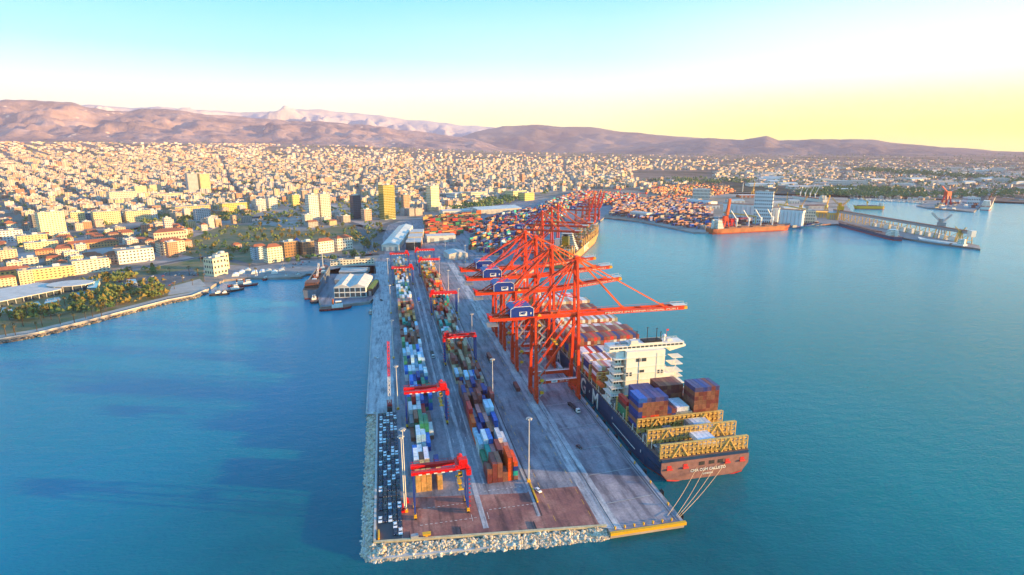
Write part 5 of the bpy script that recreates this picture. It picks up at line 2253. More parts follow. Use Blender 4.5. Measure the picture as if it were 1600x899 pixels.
def yard_fill(P, rot, pal, dens, tmax, rowp=2.7, lanes=7, bay=13.2, gap=14):
    xs = [p[0] for p in P]; ys = [p[1] for p in P]
    cx, cy = sum(xs) / len(xs), sum(ys) / len(ys)
    Rm = max(hypot(x - cx, y - cy) for x, y in P)
    c, s = cos(rot), sin(rot)
    i = 0
    a = -Rm
    while a < Rm:
        for r in range(lanes):
            col0 = rr.choice(pal)
            b = -Rm
            while b < Rm:
                q = (a + r * rowp, b)
                x, y = cx + q[0] * c - q[1] * s, cy + q[0] * s + q[1] * c
                blk = int((b + Rm) / (bay * 9))
                if inpoly(x, y, P) and rr.random() < dens and (b + Rm) % (bay * 9) < bay * 8:
                    n = max(1, min(tmax, int(rr.gauss(tmax * .65, 1))))
                    col = rr.choice(pal) if rr.random() < .6 else col0
                    for t_ in range(n):
                        k = rr.choice(pal) if rr.random() < .2 else col
                        cc(x, y, 3.1 + t_ * 2.6, jit(PAL[k], rr), 12, '', '', False, rot)
                b += bay
        a += lanes * rowp + gap


def px_rot(a, b):
    p, q = G(*a), G(*b)
    return -math.atan2(q[0] - p[0], q[1] - p[1])


yard_fill(pxpoly([(668, 372), (664, 343), (748, 336), (752, 360), (700, 372)]), px_rot((690, 360), (745, 357)), ['brown', 'red', 'brown', 'orange', 'tan', 'maroon', 'green', 'brown'], .9, 5)
yard_fill(pxpoly([(735, 392), (738, 362), (760, 345), (850, 322), (893, 318), (880, 345), (830, 372), (775, 400)]), px_rot((740, 388), (800, 370)), YP, .85, 5)
yard_fill(pxpoly([(850, 318), (905, 300), (1000, 305), (985, 322), (890, 322)]), -.9, YP + ['red', 'orange', 'red'], .75, 4)
yard_fill(pxpoly([(953, 337), (960, 318), (1040, 308), (1112, 318), (1112, 362), (1060, 354), (1000, 343)]), -1.15, ['grey', 'maroon', 'navy', 'brown', 'maroon', 'pink', 'maroon', 'grey', 'blue'], .85, 4)
yard_fill(pxpoly([(1040, 306), (1005, 300), (1060, 286), (1130, 288), (1150, 300), (1110, 308)]), -1.0, ['tan', 'maroon', 'orange', 'brown', 'grey'], .45, 3)
yard_fill(pxpoly([(1112, 345), (1150, 335), (1240, 345), (1300, 352), (1240, 356), (1120, 362)]), -1.4, ['grey', 'maroon', 'brown', 'navy'], .45, 2)
for i, (u, v, rz, lab) in enumerate(((800, 375, -.5, 'red yard gantry crane in the landside yard left of the quay cranes'), (790, 355, -.5, 'red yard gantry crane in the middle of the landside yard'),
                                     (905, 316, -.8, 'red yard gantry crane near the raised quay cranes'), (1000, 312, -1.0, 'red yard gantry crane in the northern container yard'),
                                     (1035, 318, -1.1, 'red yard gantry crane in the northern yard beside the white sheds'), (830, 352, -.5, 'red yard gantry crane close behind the far quay crane cluster'),
                                     (1020, 302, -.9, 'red yard gantry crane at the inland side of the northern yard'), (1060, 322, -1.1, 'red yard gantry crane near the long white shed'), (1085, 338, -1.1, 'red yard gantry crane over the grey northern stacks'), (960, 305, -.9, 'red yard gantry crane beyond the raised booms'))):
    x, y = G(u, v)
    o = yard_crane(x, y, lab)
    o.rotation_euler = (0, 0, rz)


def pitched_shed(label, P0, P1, depth, h, rise, roofm, wallm, cat='warehouse', bays=1, doors=6, name='warehouse', wins=0):
    """near long wall from P0 to P1 (ground points), depth away from the camera"""
    dx, dy = P1[0] - P0[0], P1[1] - P0[1]
    Lw = hypot(dx, dy)
    rz = math.atan2(dy, dx)
    mx_, my_ = (P0[0] + P1[0]) / 2, (P0[1] + P1[1]) / 2
    t_ = thing(name, label, cat, (mx_ - sin(rz) * depth / 2, my_ + cos(rz) * depth / 2, 3.05), rz)
    g = MB()
    g.box(0, 0, 0, Lw, depth, h)
    g.build('wall', wallm, t_)
    for b_ in range(bays):
        w_ = Lw / bays
        x = -Lw / 2 + w_ * (b_ + .5)
        g = MB()
        if depth > w_:
            g.gable(0, 0, 0, depth, w_ - .2, rise, 0, .3)
            r = g.build('roof', roofm, t_, (x, 0, h + .02), pi / 2)
        else:
            g.gable(x, 0, h + .02, w_ - .2, depth, rise, 0, .5)
            r = g.build('roof', roofm, t_)
    for i in range(doors):
        g = MB()
        x = -Lw / 2 + Lw * (i + .5) / doors
        g.box(x, -depth / 2 - .05, 0, Lw / doors * .45, .2, h * .66)
        g.build('door', C['grey_steel'], t_)
    for i in range(wins):
        for j in range(2):
            g = MB()
            x = -Lw / 2 + Lw * (i + .5) / wins
            g.box(x, -depth / 2 - .08, .8 + j * h * .48, Lw / wins * .8, .2, h * .38)
            g.build('window', C['window_dark'], t_)
    return t_


pitched_shed('white roofed twin bay warehouse with glazed front on the small jetty', (-61, 650), (-26, 646), 58, 12, 3.5, C['roof_pale'], C['white'], bays=2, doors=0, wins=6)
pitched_shed('low dark green shed tight beside the white jetty warehouse', (-25, 652), (-18.6, 651), 44, 8, 1.5, C['leaf_green'], C['dark'], doors=1)
pitched_shed('low grey curved hangar behind the jetty warehouse', (-66, 722), (-28, 716), 34, 5, 3, C['grey_steel'], C['grey_steel'], doors=2)
pitched_shed('lighter grey hangar behind the jetty warehouse, nearer the white office row', (-64, 770), (-30, 764), 30, 5, 3, C['concrete_light'], C['grey_steel'], doors=2)
pitched_shed('long pale roofed shed standing lengthwise at the root of the pier', (-9, 952), (19, 948), 250, 10, 4, C['roof_metal'], C['offwhite'], doors=3)
a, b = G(742, 336), G(832, 334)
pitched_shed('long low warehouse with pale blue roof behind the container yard', (a[0] + 10, a[1]), (b[0] - 20, b[1] + 40), 75, 12, 5, C['roof_metal'], C['concrete_light'], doors=8)
a, b = G(692, 336), G(742, 334)
pitched_shed('white shed behind the orange container rows', a, b, 40, 9, 3, C['roof_pale'], C['offwhite'], doors=5)
a, b = G(702, 407), G(731, 405)
pitched_shed('pale tarpaulin covered hall at the root of the pier', a, b, 34, 9, 3, C['roof_pale'], C['roof_pale'], doors=3)
a, b = G(668, 380), G(712, 378)
pitched_shed('white port workshop with dark gate beside the landside yard', a, b, 30, 12, 1.5, C['roof_pale'], C['offwhite'], doors=3)
a, b = G(984, 338), G(1010, 341)
pitched_shed('white office hall on the northern quay beside red containers', a, b, 30, 11, 1.5, C['roof_pale'], C['offwhite'], doors=3)
a, b = G(1068, 318), G(1106, 322)
pitched_shed('long white shed among the northern container yard', a, b, 40, 11, 3, C['roof_pale'], C['silo'], doors=7)

# stacked pale cargo blocks beside the long shed
t_ = thing('transit_block', 'tall stepped block of pale and red cargo decks at the pier root', 'building', (G(646, 392)[0], G(646, 392)[1], 3.1), -.1)
for i in range(6):
    g = MB()
    g.box(0, 16 + i * 30, 0, 24, 24, 13 - (i % 2) * 2)
    g.build('wall', C[['dark', 'bulk_orange', 'offwhite', 'offwhite', 'lash_yellow', 'offwhite'][i]], t_)
    g = MB()
    g.box(0, 16 + i * 30, 13 - (i % 2) * 2, 25, 25, 1.2)
    g.build('roof', C['roof_pale'], t_)

# grain silos and the white elevator tower
def silo_row(label, u0, v0, u1, v1, n, h, lab_m):
    a, b = G(u0, v0), G(u1, v1)
    dx, dy = b[0] - a[0], b[1] - a[1]
    Lw = hypot(dx, dy)
    rz = math.atan2(dy, dx)
    t_ = thing('grain_silo', label, 'silo', (a[0], a[1], 3.1), rz)
    w_ = Lw / n
    for i in range(n):
        for j in range(2):
            g = MB()
            g.cyl((w_ * (i + .5), w_ * (j + .5), 0), (w_ * (i + .5), w_ * (j + .5), h), w_ * .52, n=14)
            g.build('silo_cell', lab_m, t_)
    g = MB()
    g.box(Lw / 2, w_, h, Lw + 1, w_ * 1.8, 5)
    g.build('gallery', C['silo'], t_)
    g = MB()
    g.box(Lw / 2, w_, h + 5, Lw + 2, w_ * 1.9, .6)
    g.build('roof', C['ship_rust'], t_)
    return t_


silo_row('pale blue row of grain silos left of the white elevator tower', 1128, 340, 1178, 344, 7, 30, C['silo'])
silo_row('grey-white row of grain silos right of the elevator tower', 1198, 349, 1215, 350, 3, 31, C['silo'])
silo_row('long row of pale concrete silos ending near the jetty root', 1216, 352, 1252, 355, 6, 30, C['silo'])


def win_block(t_, w_, d, h, floors, nx, ny, m=None, name='window_grid', z0=1.2, ww=.55, hh=.5, both=True):
    g = MB()
    fh = (h - z0) / floors
    for f in range(floors):
        z = z0 + f * fh + fh * .25
        for i in range(nx):
            x = -w_ / 2 + w_ * (i + .5) / nx
            for s_ in ((-1, 1) if both else (-1,)):
                g.box(x, s_ * d / 2, z, w_ / nx * ww, .14, fh * hh)
        for i in range(ny):
            y = -d / 2 + d * (i + .5) / ny
            for s_ in (-1, 1):
                g.box(s_ * w_ / 2, y, z, .14, d / ny * ww, fh * hh)
    return tag(g.build(name, m or C['window_dark'], t_), kind='stuff')


CITY_ROT = radians(33)
FOOT = []


def building(label, u, v, wpx, hpx, col, floors=None, roof='flat', rot=None, ratio=.55, cat='building', name='apartment_block', wm=None, balcony=False, ww=.5, z=None, top=True, hh=.45, kind='b'):
    x, y = G(u, v) if v > 262 else GT(u, v)
    rot = CITY_ROT if rot is None else rot
    s = pxm(x, y, 3)
    view = math.atan2(x, y)            # clockwise from +Y
    rel = abs(rot + view)
    rel = rel % pi
    tot = wpx / s
    w_ = tot / (abs(cos(rel)) + ratio * abs(sin(rel)))
    d = w_ * ratio
    zg = T(x, y) + .03 if hypot(x, y) > 2400 else 3.05
    # height from the photograph
    lo, hi = 1, 200
    for _ in range(30):
        m_ = (lo + hi) / 2
        if proj(x, y, zg + m_)[1] > v - hpx:
            lo = m_
        else:
            hi = m_
    h = lo
    # push back so that the near corner sits at v
    back = (w_ * abs(sin(rel)) + d * abs(cos(rel))) / 2
    n = hypot(x, y)
    x, y = x + x / n * back * .9, y + y / n * back * .9
    t_ = thing(name, label, cat, (x, y, zg), rot)
    FOOT.append((x, y, max(w_, d) * .62 + 6))
    g = MB()
    g.box(0, 0, 0, w_, d, h)
    o = g.build('wall', C['wall_obj'], t_)
    o.color = (*col, 1)
    floors = floors or max(1, int(h / 3.1))
    win_block(t_, w_, d, h, floors, max(2, int(w_ / 4.2)), max(1, int(d / 4.2)), wm, ww=ww, hh=hh)
    if balcony:
        g = MB()
        for f in range(1, floors):
            z_ = h * f / floors
            g.box(0, 0, z_, w_ + 1.6, d + 1.6, .35)
        b_ = g.build('balcony_slabs', C['wall_obj'], t_)
        b_.color = (*[min(1, c * 1.1) for c in col], 1)
    if roof == 'tile':
        g = MB()
        g.gable(0, 0, h, w_, d, min(4.5, d * .28), 0, .8, hip=min(w_ * .3, d * .4))
        g.build('roof', C['roof_tile'], t_)
    else:
        g = MB()
        for s_ in (-1, 1):
            g.box(0, s_ * (d / 2 - .2), h, w_, .4, .9)
            g.box(s_ * (w_ / 2 - .2), 0, h, .4, d - .8, .9)
        g.box(0, 0, h, w_ - .8, d - .8, .15)
        g.build('roof', C['roof_pale' if roof == 'pale' else 'roof_flat'], t_)
        if top:
            g = MB()
            g.box(w_ * .12, 0, h + .15, min(7, w_ * .35), min(6, d * .5), 3.0)
            g.build('stair_head', C['offwhite'], t_)
            g = MB()
            for i in range(3):
                g.cyl((-w_ * .3 + i * 2.4, d * .15, h + .2), (-w_ * .3 + i * 2.4, d * .15, h + 1.8), .7, n=6)
            g.build('water_tank', C['silo'], t_)
    return t_


WHT, CRM, YEL, PNK, GRY, ORG, BRN, BLU = (.76, .74, .70), (.70, .62, .46), (.72, .55, .28), (.62, .42, .33), (.42, .42, .43), (.66, .34, .12), (.28, .17, .10), (.45, .58, .70)
# landmark towers
building('left half of the paired white residential towers', 490, 351, 20, 46, WHT, 17, ratio=.8, name='residential_tower', cat='tower block', ww=.6)
building('right half of the paired white residential towers', 508, 349, 20, 45, (.76, .68, .56), 17, ratio=.8, name='residential_tower', cat='tower block', ww=.6)
building('dark blue glass office tower with a low pink annex', 557, 343, 17, 37, (.05, .09, .15), 13, ratio=.8, name='office_tower', cat='tower block', ww=.8, hh=.6)
building('pink annex at the foot of the dark glass tower', 573, 345, 16, 17, PNK, 5, ratio=.8)
building('broad tower with golden-green glass front', 606, 344, 25, 54, (.72, .66, .40), 20, ratio=.7, name='glass_tower', cat='tower block', wm=C['glass_green'], ww=.92, hh=.8)
building('slim brown and cream tower right of the golden glass one', 634, 335, 13, 30, (.55, .33, .22), 12, ratio=.7, name='residential_tower', cat='tower block')
building('white and gold tower rising at the inland edge of the port', 677, 331, 20, 40, (.72, .66, .52), 15, ratio=.75, name='residential_tower', cat='tower block', wm=C['glass_green'], ww=.55)
building('broad pale yellow slab tower with dense windows', 84, 371, 36, 39, (.78, .70, .48), 13, ratio=.38, name='hotel_tower', cat='tower block', ww=.45, rot=radians(46))
building('dark narrow block left of the yellow slab tower', 60, 366, 16, 30, (.20, .20, .22), 10, ratio=.8, name='office_tower', cat='tower block')
building('grey left one of two distant high-rise slabs', 302, 303, 17, 31, (.52, .52, .54), 15, ratio=.8, name='residential_tower', cat='tower block')
building('yellow right one of two distant high-rise slabs', 321, 302, 17, 30, (.74, .62, .32), 15, ratio=.8, name='residential_tower', cat='tower block')
building('pinkish slab tower standing alone in the dense city', 513, 291, 14, 14, (.62, .36, .24), 8, ratio=.5, name='residential_tower', cat='tower block')
building('white elevator tower with rows of square windows above the silos', 1190, 350, 27, 50, (.76, .79, .82), 9, ratio=.55, rot=radians(-40), name='elevator_tower', cat='tower', ww=.5)
# the waterfront and the first city rows
for a in (
        ('cream office block with glazed front end on the corniche', 339, 432, 32, 27, (.80, .70, .50), 3, 'flat', .95, radians(50)),
        ('rear wing of the cream corniche office block', 347, 422, 22, 24, (.80, .68, .46), 3, 'flat', .8, radians(50)),
        ('pale blue and white hotel with banded balconies facing the basin', 406, 406, 24, 20, BLU, 6, 'tile', .6, None),
        ('white and yellow striped block joined to the pale blue hotel', 428, 411, 28, 24, (.78, .72, .55), 6, 'tile', .7, None),
        ('dark brown office block with golden windows, left of the pair', 453, 402, 28, 23, (.30, .17, .08), 5, 'flat', .8, None),
        ('dark brown office block with golden windows, right of the pair', 480, 400, 24, 21, (.22, .14, .08), 5, 'flat', .8, None),
        ('white arcaded block with red roof, left of the white pair', 507, 396, 30, 18, (.78, .74, .66), 4, 'tile', .6, None),
        ('white arcaded block with red roof, right of the white pair', 536, 392, 30, 19, (.80, .75, .66), 4, 'tile', .6, None),
        ('long two storey white port office behind the jetty hangars', 551, 415, 66, 9, (.78, .72, .58), 2, 'flat', .12, radians(3)),
        ('white hotel with black ground floor arcade near the park', 143, 427, 50, 20, (.76, .70, .56), 5, 'flat', .45, None),
        ('pale block with bluish side and flat roof behind the palm road', 211, 411, 54, 20, (.76, .76, .74), 4, 'flat', .7, None),
        ('cream block with red hipped roof beside the dark trees', 268, 399, 40, 21, (.74, .60, .45), 5, 'tile', .7, None),
        ('large hall with dark red pitched roof behind the cream block', 264, 382, 52, 19, (.66, .50, .40), 3, 'tile', .7, None),
        ('yellow balconied block in front of the old quarter', 83, 436, 56, 17, (.76, .58, .28), 4, 'flat', .5, None),
        ('orange roofed yellow hall at the picture edge by the palms', 14, 442, 42, 18, (.76, .50, .16), 3, 'tile', .6, None),
        ('small white block with brown floors left of the palms', 47, 420, 24, 16, (.66, .56, .48), 4, 'flat', .8, None),
        ('low long orange block behind red roofs', 145, 389, 70, 9, (.66, .36, .16), 2, 'tile', .25, None),
        ('golden apartment block above the old quarter', 52, 384, 38, 16, (.76, .60, .30), 5, 'flat', .6, None),
        ('white banded office block at the left picture edge', 16, 379, 34, 18, (.70, .72, .76), 5, 'flat', .8, None),
        ('pale yellow broad block in front of the railway', 65, 392, 42, 13, (.78, .66, .40), 4, 'flat', .5, None),
        ('yellow cube block right of the slab tower', 123, 352, 20, 20, (.76, .62, .34), 6, 'flat', .8, None),
        ('bluish glass block between two yellow blocks', 140, 349, 18, 15, (.18, .26, .40), 5, 'flat', .8, None),
        ('broad yellow apartment slab with many bays, first beside the glass block', 168, 351, 38, 20, (.76, .62, .36), 6, 'flat', .5, None),
        ('broad yellow apartment slab with many bays, second from the glass block', 216, 347, 36, 17, (.76, .62, .38), 6, 'flat', .5, None),
        ('white end block of the yellow slab row', 238, 345, 16, 16, (.66, .66, .66), 6, 'flat', .8, None),
        ('grey ribbed office block by the rail yard', 317, 348, 24, 20, (.50, .52, .58), 7, 'flat', .6, None),
        ('long orange topped block behind the grey ribbed one', 300, 336, 54, 13, (.74, .50, .26), 4, 'flat', .4, None),
        ('bright yellow long block with wings by the rail yard', 367, 332, 44, 14, (.80, .56, .16), 5, 'flat', .4, None),
        ('pale grey block between the yellow block and the tower pair', 407, 330, 18, 18, (.62, .62, .62), 6, 'flat', .7, None),
        ('white slim block beside the pale grey one', 426, 328, 16, 18, (.74, .70, .64), 6, 'flat', .7, None),
        ('golden slim block near the tower pair', 462, 322, 13, 17, (.80, .62, .22), 6, 'flat', .7, None),
        ('cream twin block above the rail yard, left', 220, 305, 18, 14, (.76, .66, .42), 6, 'flat', .7, None),
        ('cream twin block above the rail yard, right', 243, 303, 18, 14, (.76, .66, .42), 6, 'flat', .7, None),
        ('white stepped blocks left of the cream twins', 192, 318, 40, 18, (.72, .64, .52), 6, 'flat', .6, None),
        ('long cream block above the cream twins', 262, 312, 44, 9, (.74, .62, .42), 3, 'flat', .4, None),
        ('pink kiosk villa in the park trees', 370, 392, 15, 9, (.66, .40, .36), 2, 'tile', .8, None),
        ('old stone villa with red roof between the white hotel and pale block', 180, 412, 26, 14, (.50, .38, .30), 3, 'tile', .7, None),
        ('yellow hall with curved roof right of the port towers', 806, 310, 34, 11, (.76, .66, .36), 3, 'flat', .6, None),
        ('bright yellow block between the shed and the raised cranes', 822, 314, 26, 12, (.80, .62, .20), 4, 'flat', .7, None),
        ('low white hall right of the white and gold tower', 716, 312, 38, 9, (.70, .70, .70), 2, 'pale', .7, None),
        ('white and orange hall with stepped front inland of the port', 742, 312, 40, 11, (.72, .62, .50), 3, 'flat', .6, None),
        ('large white cold store hall inland of the northern yard', 1095, 311, 26, 15, (.76, .70, .62), 3, 'pale', .6, radians(-30)),
        ('pale cube block far across the eastern flats', 1555, 275, 18, 12, (.74, .70, .66), 4, 'pale', .8, radians(-30)),
        ('large pale hall beside the eastern shore', 1562, 290, 22, 11, (.66, .62, .58), 3, 'pale', .8, radians(-30)),
        ('white hall on the far breakwater quay', 1516, 321, 22, 12, (.72, .74, .78), 2, 'pale', .8, radians(-20)),
        ('long white tank hall across the marina, left', 1312, 292, 34, 9, (.74, .70, .66), 2, 'pale', .6, radians(-30)),
        ('long white tank hall across the marina, right', 1338, 292, 30, 9, (.74, .68, .62), 2, 'pale', .6, radians(-30)),
        ('bright white shed behind the marina trees, left', 1400, 293, 16, 6, (.80, .80, .80), 1, 'pale', .6, radians(-30)),
        ('bright white shed behind the marina trees, right', 1418, 293, 18, 6, (.80, .80, .80), 1, 'pale', .6, radians(-30)),
        ('small control building at the jetty root', 1260, 350, 22, 20, (.74, .62, .46), 4, 'flat', .8, radians(-30)),
):
    building(a[0], a[1], a[2], a[3], a[4], a[5], a[6], a[7], rot=a[9], ratio=a[8], balcony='balcon' in a[0] or 'striped' in a[0])

# minaret-like lighthouse with dark dome between the brown and white blocks
x, y = G(459, 402)
t_ = thing('domed_tower', 'small tower with a dark onion dome behind the brown office blocks', 'tower', (x, y + 45, 3.1))
g = MB()
g.cyl((0, 0, 0), (0, 0, 18), 4.2, 3.8, 10)
g.build('shaft', C['offwhite'], t_)
g = MB()
for j in range(5):
    g.cyl((0, 0, 18 + j * 1.3), (0, 0, 18 + (j + 1) * 1.3), 5.2 * cos(j * .33), 5.2 * cos((j + 1) * .33) + .05, 10)
g.cyl((0, 0, 24), (0, 0, 29), .25, .05, 6)
g.build('dome', C['house_blue'], t_)

# restaurants and pools of the park
def pavilion(label, P, h, roofm, wallm, name='restaurant', cat='restaurant', posts=0):
    cx = sum(p[0] for p in P) / len(P); cy = sum(p[1] for p in P) / len(P)
    t_ = thing(name, label, cat, (cx, cy, 3.1))
    Q = [(p[0] - cx, p[1] - cy) for p in P]
    A_ = sum(Q[i][0] * Q[(i + 1) % len(Q)][1] - Q[(i + 1) % len(Q)][0] * Q[i][1] for i in range(len(Q)))
    if A_ < 0:
        Q = Q[::-1]
    g = MB()
    g.prism([(p[0] * .93, p[1] * .93) for p in Q], 0, h)
    g.build('wall', wallm, t_)
    g = MB()
    g.prism(Q, h, h + .8)
    g.build('roof', roofm, t_)
    for i in range(len(Q)):
        a, b = Q[i], Q[(i + 1) % len(Q)]
        n = int(hypot(b[0] - a[0], b[1] - a[1]) / 7)
        for j in range(n):
            g = MB()
            g.cyl((a[0] + (b[0] - a[0]) * j / n, a[1] + (b[1] - a[1]) * j / n, 0), (a[0] + (b[0] - a[0]) * j / n, a[1] + (b[1] - a[1]) * j / n, h), .22, n=6)
            g.build('post', C['white'], t_)
    return t_


pavilion('long white roofed restaurant with glazed arcade in the coastal park', pxpoly([(-40, 489), (0, 480), (96, 460), (100, 452), (60, 449), (-40, 466)]), 5, C['roof_pale'], C['window_dark'])
pavilion('round ended white pavilion at the inland end of the long restaurant', [(G(112, 452)[0] + 24 * cos(a * pi / 8), G(112, 452)[1] + 18 * sin(a * pi / 8)) for a in range(16)], 6.5, C['roof_pale'], C['window_dark'])
pavilion('small pale teal canopy beside the round ended pavilion', pxpoly([(137, 456), (152, 456), (158, 441), (146, 441)]), 4, C['pool'], C['grey_steel'], 'canopy', 'canopy')
pavilion('pale blue tent roof in the park parking lot', pxpoly([(197, 450), (215, 448), (213, 442), (199, 443)]), 4, C['roof_metal'], C['grey_steel'], 'canopy', 'canopy')
for i, P in enumerate(([(0, 490), (20, 488), (18, 480), (4, 481)], [(46, 480), (64, 477), (60, 471), (48, 474)], [(69, 475), (95, 470), (93, 464), (72, 468)], [(116, 464), (139, 462), (136, 456), (120, 458)])):
    o = sheet('swimming_pool', pxpoly(P), C['pool'], lift=6, kind=None)
    tag(o, 'turquoise pool beside the long park restaurant, %s from the west' % ordn(i + 1), 'pool', 'pools beside the park restaurant')

# boat tents on the basin quay
for i, (u, v) in enumerate(((378, 427), (387, 424), (398, 427), (410, 426), (420, 425), (429, 427), (368, 431), (440, 424))):
    x, y = G(u, v)
    g = MB()
    n = 6
    pr = [(4.2 * cos(pi * j / n), 3.6 * sin(pi * j / n)) for j in range(n + 1)]
    k_ = len(g.v)
    for yy in (-6, 6):
        g.v += [(p[0], yy, p[1]) for p in pr]
    for j in range(n):
        g.face([k_ + j, k_ + j + 1, k_ + n + 2 + j, k_ + n + 1 + j][::-1])
    g.face([k_ + j for j in range(n + 1)][::-1])
    g.face([k_ + n + 1 + j for j in range(n + 1)])
    o = g.build('boat_tent', [C['silo'], C['roof_metal'], C['white']][i % 3], None, (x, y, 3.15), .15)
    tag(o, 'vaulted pale boat tent on the basin quay, %s from the west' % ordn(i + 1), 'tent', 'boat tents on the basin quay')

# gantry harbour crane behind the orange bulk carrier
x, y = G(1136, 362)
t_ = thing('harbour_crane', 'tall orange jib harbour crane behind the white deckhouse of the orange bulk carrier', 'harbour crane', (x, y + 8, 3.1))
for a in (-1, 1):
    for b in (-1, 1):
        g = MB()
        g.beam((a * 7, b * 6, 0), (a * 3, b * 3, 22), 2.0)
        g.build('leg', C['crane_orange'], t_)
g = MB()
g.box(0, 0, 21, 10, 9, 3)
g.box(-1, 0, 24, 9, 7, 7)
g.build('upper_works', C['crane_orange'], t_)
g = MB()
g.beam((2, 0, 28), (4, -2, 66), 4.4, 4.4)
g.build('jib', C['crane_orange_light'], t_)
g = MB()
g.beam((-4, 0, 32), (4, -2, 66), .6)
g.build('stay', C['rtg_red'], t_)
t_ = thing('harbour_crane', 'red portal crane with low jib beside the tall orange harbour crane', 'harbour crane', (x + 22, y + 20, 3.1))
for a in (-1, 1):
    for b in (-1, 1):
        g = MB()
        g.beam((a * 7, b * 6, 0), (a * 3, b * 3, 18), 1.8)
        g.build('leg', C['rtg_red'], t_)
g = MB()
g.box(0, 0, 17, 9, 8, 7)
g.build('upper_works', C['rtg_red'], t_)
g = MB()
lattice(g, (2, 0, 22), (36, -6, 25), 2.0, 6, .45)
g.build('jib', C['rtg_red'], t_)

# conveyor gallery along the jetty
a, b = G(1308, 343), G(1524, 383)
dx, dy = b[0] - a[0], b[1] - a[1]
Lg = hypot(dx, dy)
t_ = thing('conveyor_gallery', 'long grey conveyor gallery on trestles running out along the grain jetty', 'conveyor', (a[0], a[1] + 12, 3.1), math.atan2(dy, dx))
g = MB()
g.box(Lg / 2, 0, 17, Lg, 7, 5)
g.build('gallery', C['grey_steel'], t_)
g = MB()
g.box(Lg / 2, 0, 22, Lg + 1, 8, .8)
g.build('roof', C['ship_rust'], t_)
g = MB()
g.box(Lg + 2, 0, 13, 9, 9, 11)
g.build('end_house', C['offwhite'], t_)
n = 16
for i in range(n + 1):
    g = MB()
    xx = Lg * i / n
    for s_ in (-1, 1):
        g.beam((xx, s_ * 6, 0), (xx, s_ * 3, 17), 1.1)
    g.beam((xx, -5, 6), (xx, 5, 6), .7)
    if i < n:
        g.beam((xx, -5, 1), (xx + Lg / n, -3.4, 16), .6)
    g.build('trestle', C['lash_yellow'], t_)
for i in range(11):
    g = MB()
    g.box(Lg * (.36 + .055 * i), 1.5, 0, Lg * .04, 6, 7.5 + (i % 3), top=.96)
    g.build('store_bin', C['white'], t_)
for i, (u, v, lab) in enumerate(((1318, 345, 'yellow ship loader at the root of the grain jetty'), (1478, 374, 'dark ship loader with raised arms near the jetty tip'), (1510, 381, 'small yellow loader at the very end of the jetty'))):
    x, y = G(u, v)
    t_ = thing('ship_loader', lab, 'ship loader', (x, y + 14, 3.1), -.4, 'ship loaders on the grain jetty')
    k_ = (1.1, 1, .6)[i]
    m = C[('yellow', 'grey_steel', 'lash_yellow')[i]]
    for aa in (-1, 1):
        for bb in (-1, 1):
            g = MB()
            g.beam((aa * 7 * k_, bb * 7 * k_, 0), (aa * 3 * k_, bb * 3 * k_, 24 * k_), 1.4)
            g.build('leg', m, t_)
    g = MB()
    g.box(0, 0, 22 * k_, 11 * k_, 9 * k_, 8 * k_)
    g.box(-2, 0, 30 * k_, 5 * k_, 6 * k_, 7 * k_)
    g.build('upper_works', m, t_)
    g = MB()
    lattice(g, (0, -2, 28 * k_), (-22 * k_, -6, 48 * k_), 2.4 * k_, 6, .5)
    lattice(g, (0, 2, 28 * k_), (18 * k_, 6, 44 * k_), 2.4 * k_, 6, .5)
    g.build('arm', m, t_)
g = MB()
# red harbour crane on the far breakwater quay
x, y = G(1478, 320)
t_ = thing('harbour_crane', 'red harbour crane on the far breakwater quay', 'harbour crane', (x, y, 3.1))
for aa in (-1, 1):
    for bb in (-1, 1):
        g = MB()
        g.beam((aa * 9, bb * 9, 0), (aa * 4, bb * 4, 30), 3)
        g.build('leg', C['rtg_red'], t_)
g = MB()
g.box(0, 0, 26, 16, 12, 14)
g.build('upper_works', C['crane_orange'], t_)
g = MB()
g.beam((0, 0, 36), (-26, 0, 56), 3)
g.build('jib', C['crane_orange'], t_)
x, y = G(1470, 325)
sheet('breakwater_quay', pxpoly([(1436, 321.3), (1452, 324.5), (1500, 328.6), (1521, 330.4), (1529, 324), (1546, 312), (1500, 311), (1462, 314)]), C['concrete'], lift=1)
sheet('jetty_deck', pxpoly([(1308, 350.6), (1330, 355), (1400, 370), (1460, 380), (1520, 387.3), (1528, 385), (1480, 373), (1400, 353), (1345, 339), (1300, 332), (1240, 345), (1200, 352)]), C['concrete'], lift=1)

# clutter of the grain and bulk terminal
rr = random.Random(55)
for i, (u, v, w_, d_, h_, m) in enumerate(((1262, 345, 34, 30, 10, 'offwhite'), (1285, 340, 26, 22, 14, 'lash_yellow'), (1240, 330, 60, 26, 9, 'offwhite'), (1215, 322, 46, 30, 10, 'roof_metal'),
        (1275, 326, 50, 24, 8, 'concrete_light'), (1150, 318, 50, 30, 9, 'roof_metal'), (1240, 318, 30, 22, 9, 'offwhite'), (1112, 326, 40, 26, 9, 'silo'), (1300, 343, 18, 16, 16, 'lash_yellow'), (1168, 309, 60, 30, 8, 'bulk_orange'))):
    x, y = G(u, v)
    pitched_shed('%s shed of the bulk terminal, %s counted from the silos' % (['pale', 'yellowish', 'long pale', 'blue roofed', 'grey', 'blue roofed long', 'small pale', 'white', 'tall narrow', 'orange'][i], ordn(i + 1)),
                 (x - w_ / 2, y), (x + w_ / 2, y - 8), d_, h_, 2.5, C[['roof_pale', 'ship_rust', 'roof_metal'][i % 3]], C[m], doors=4)
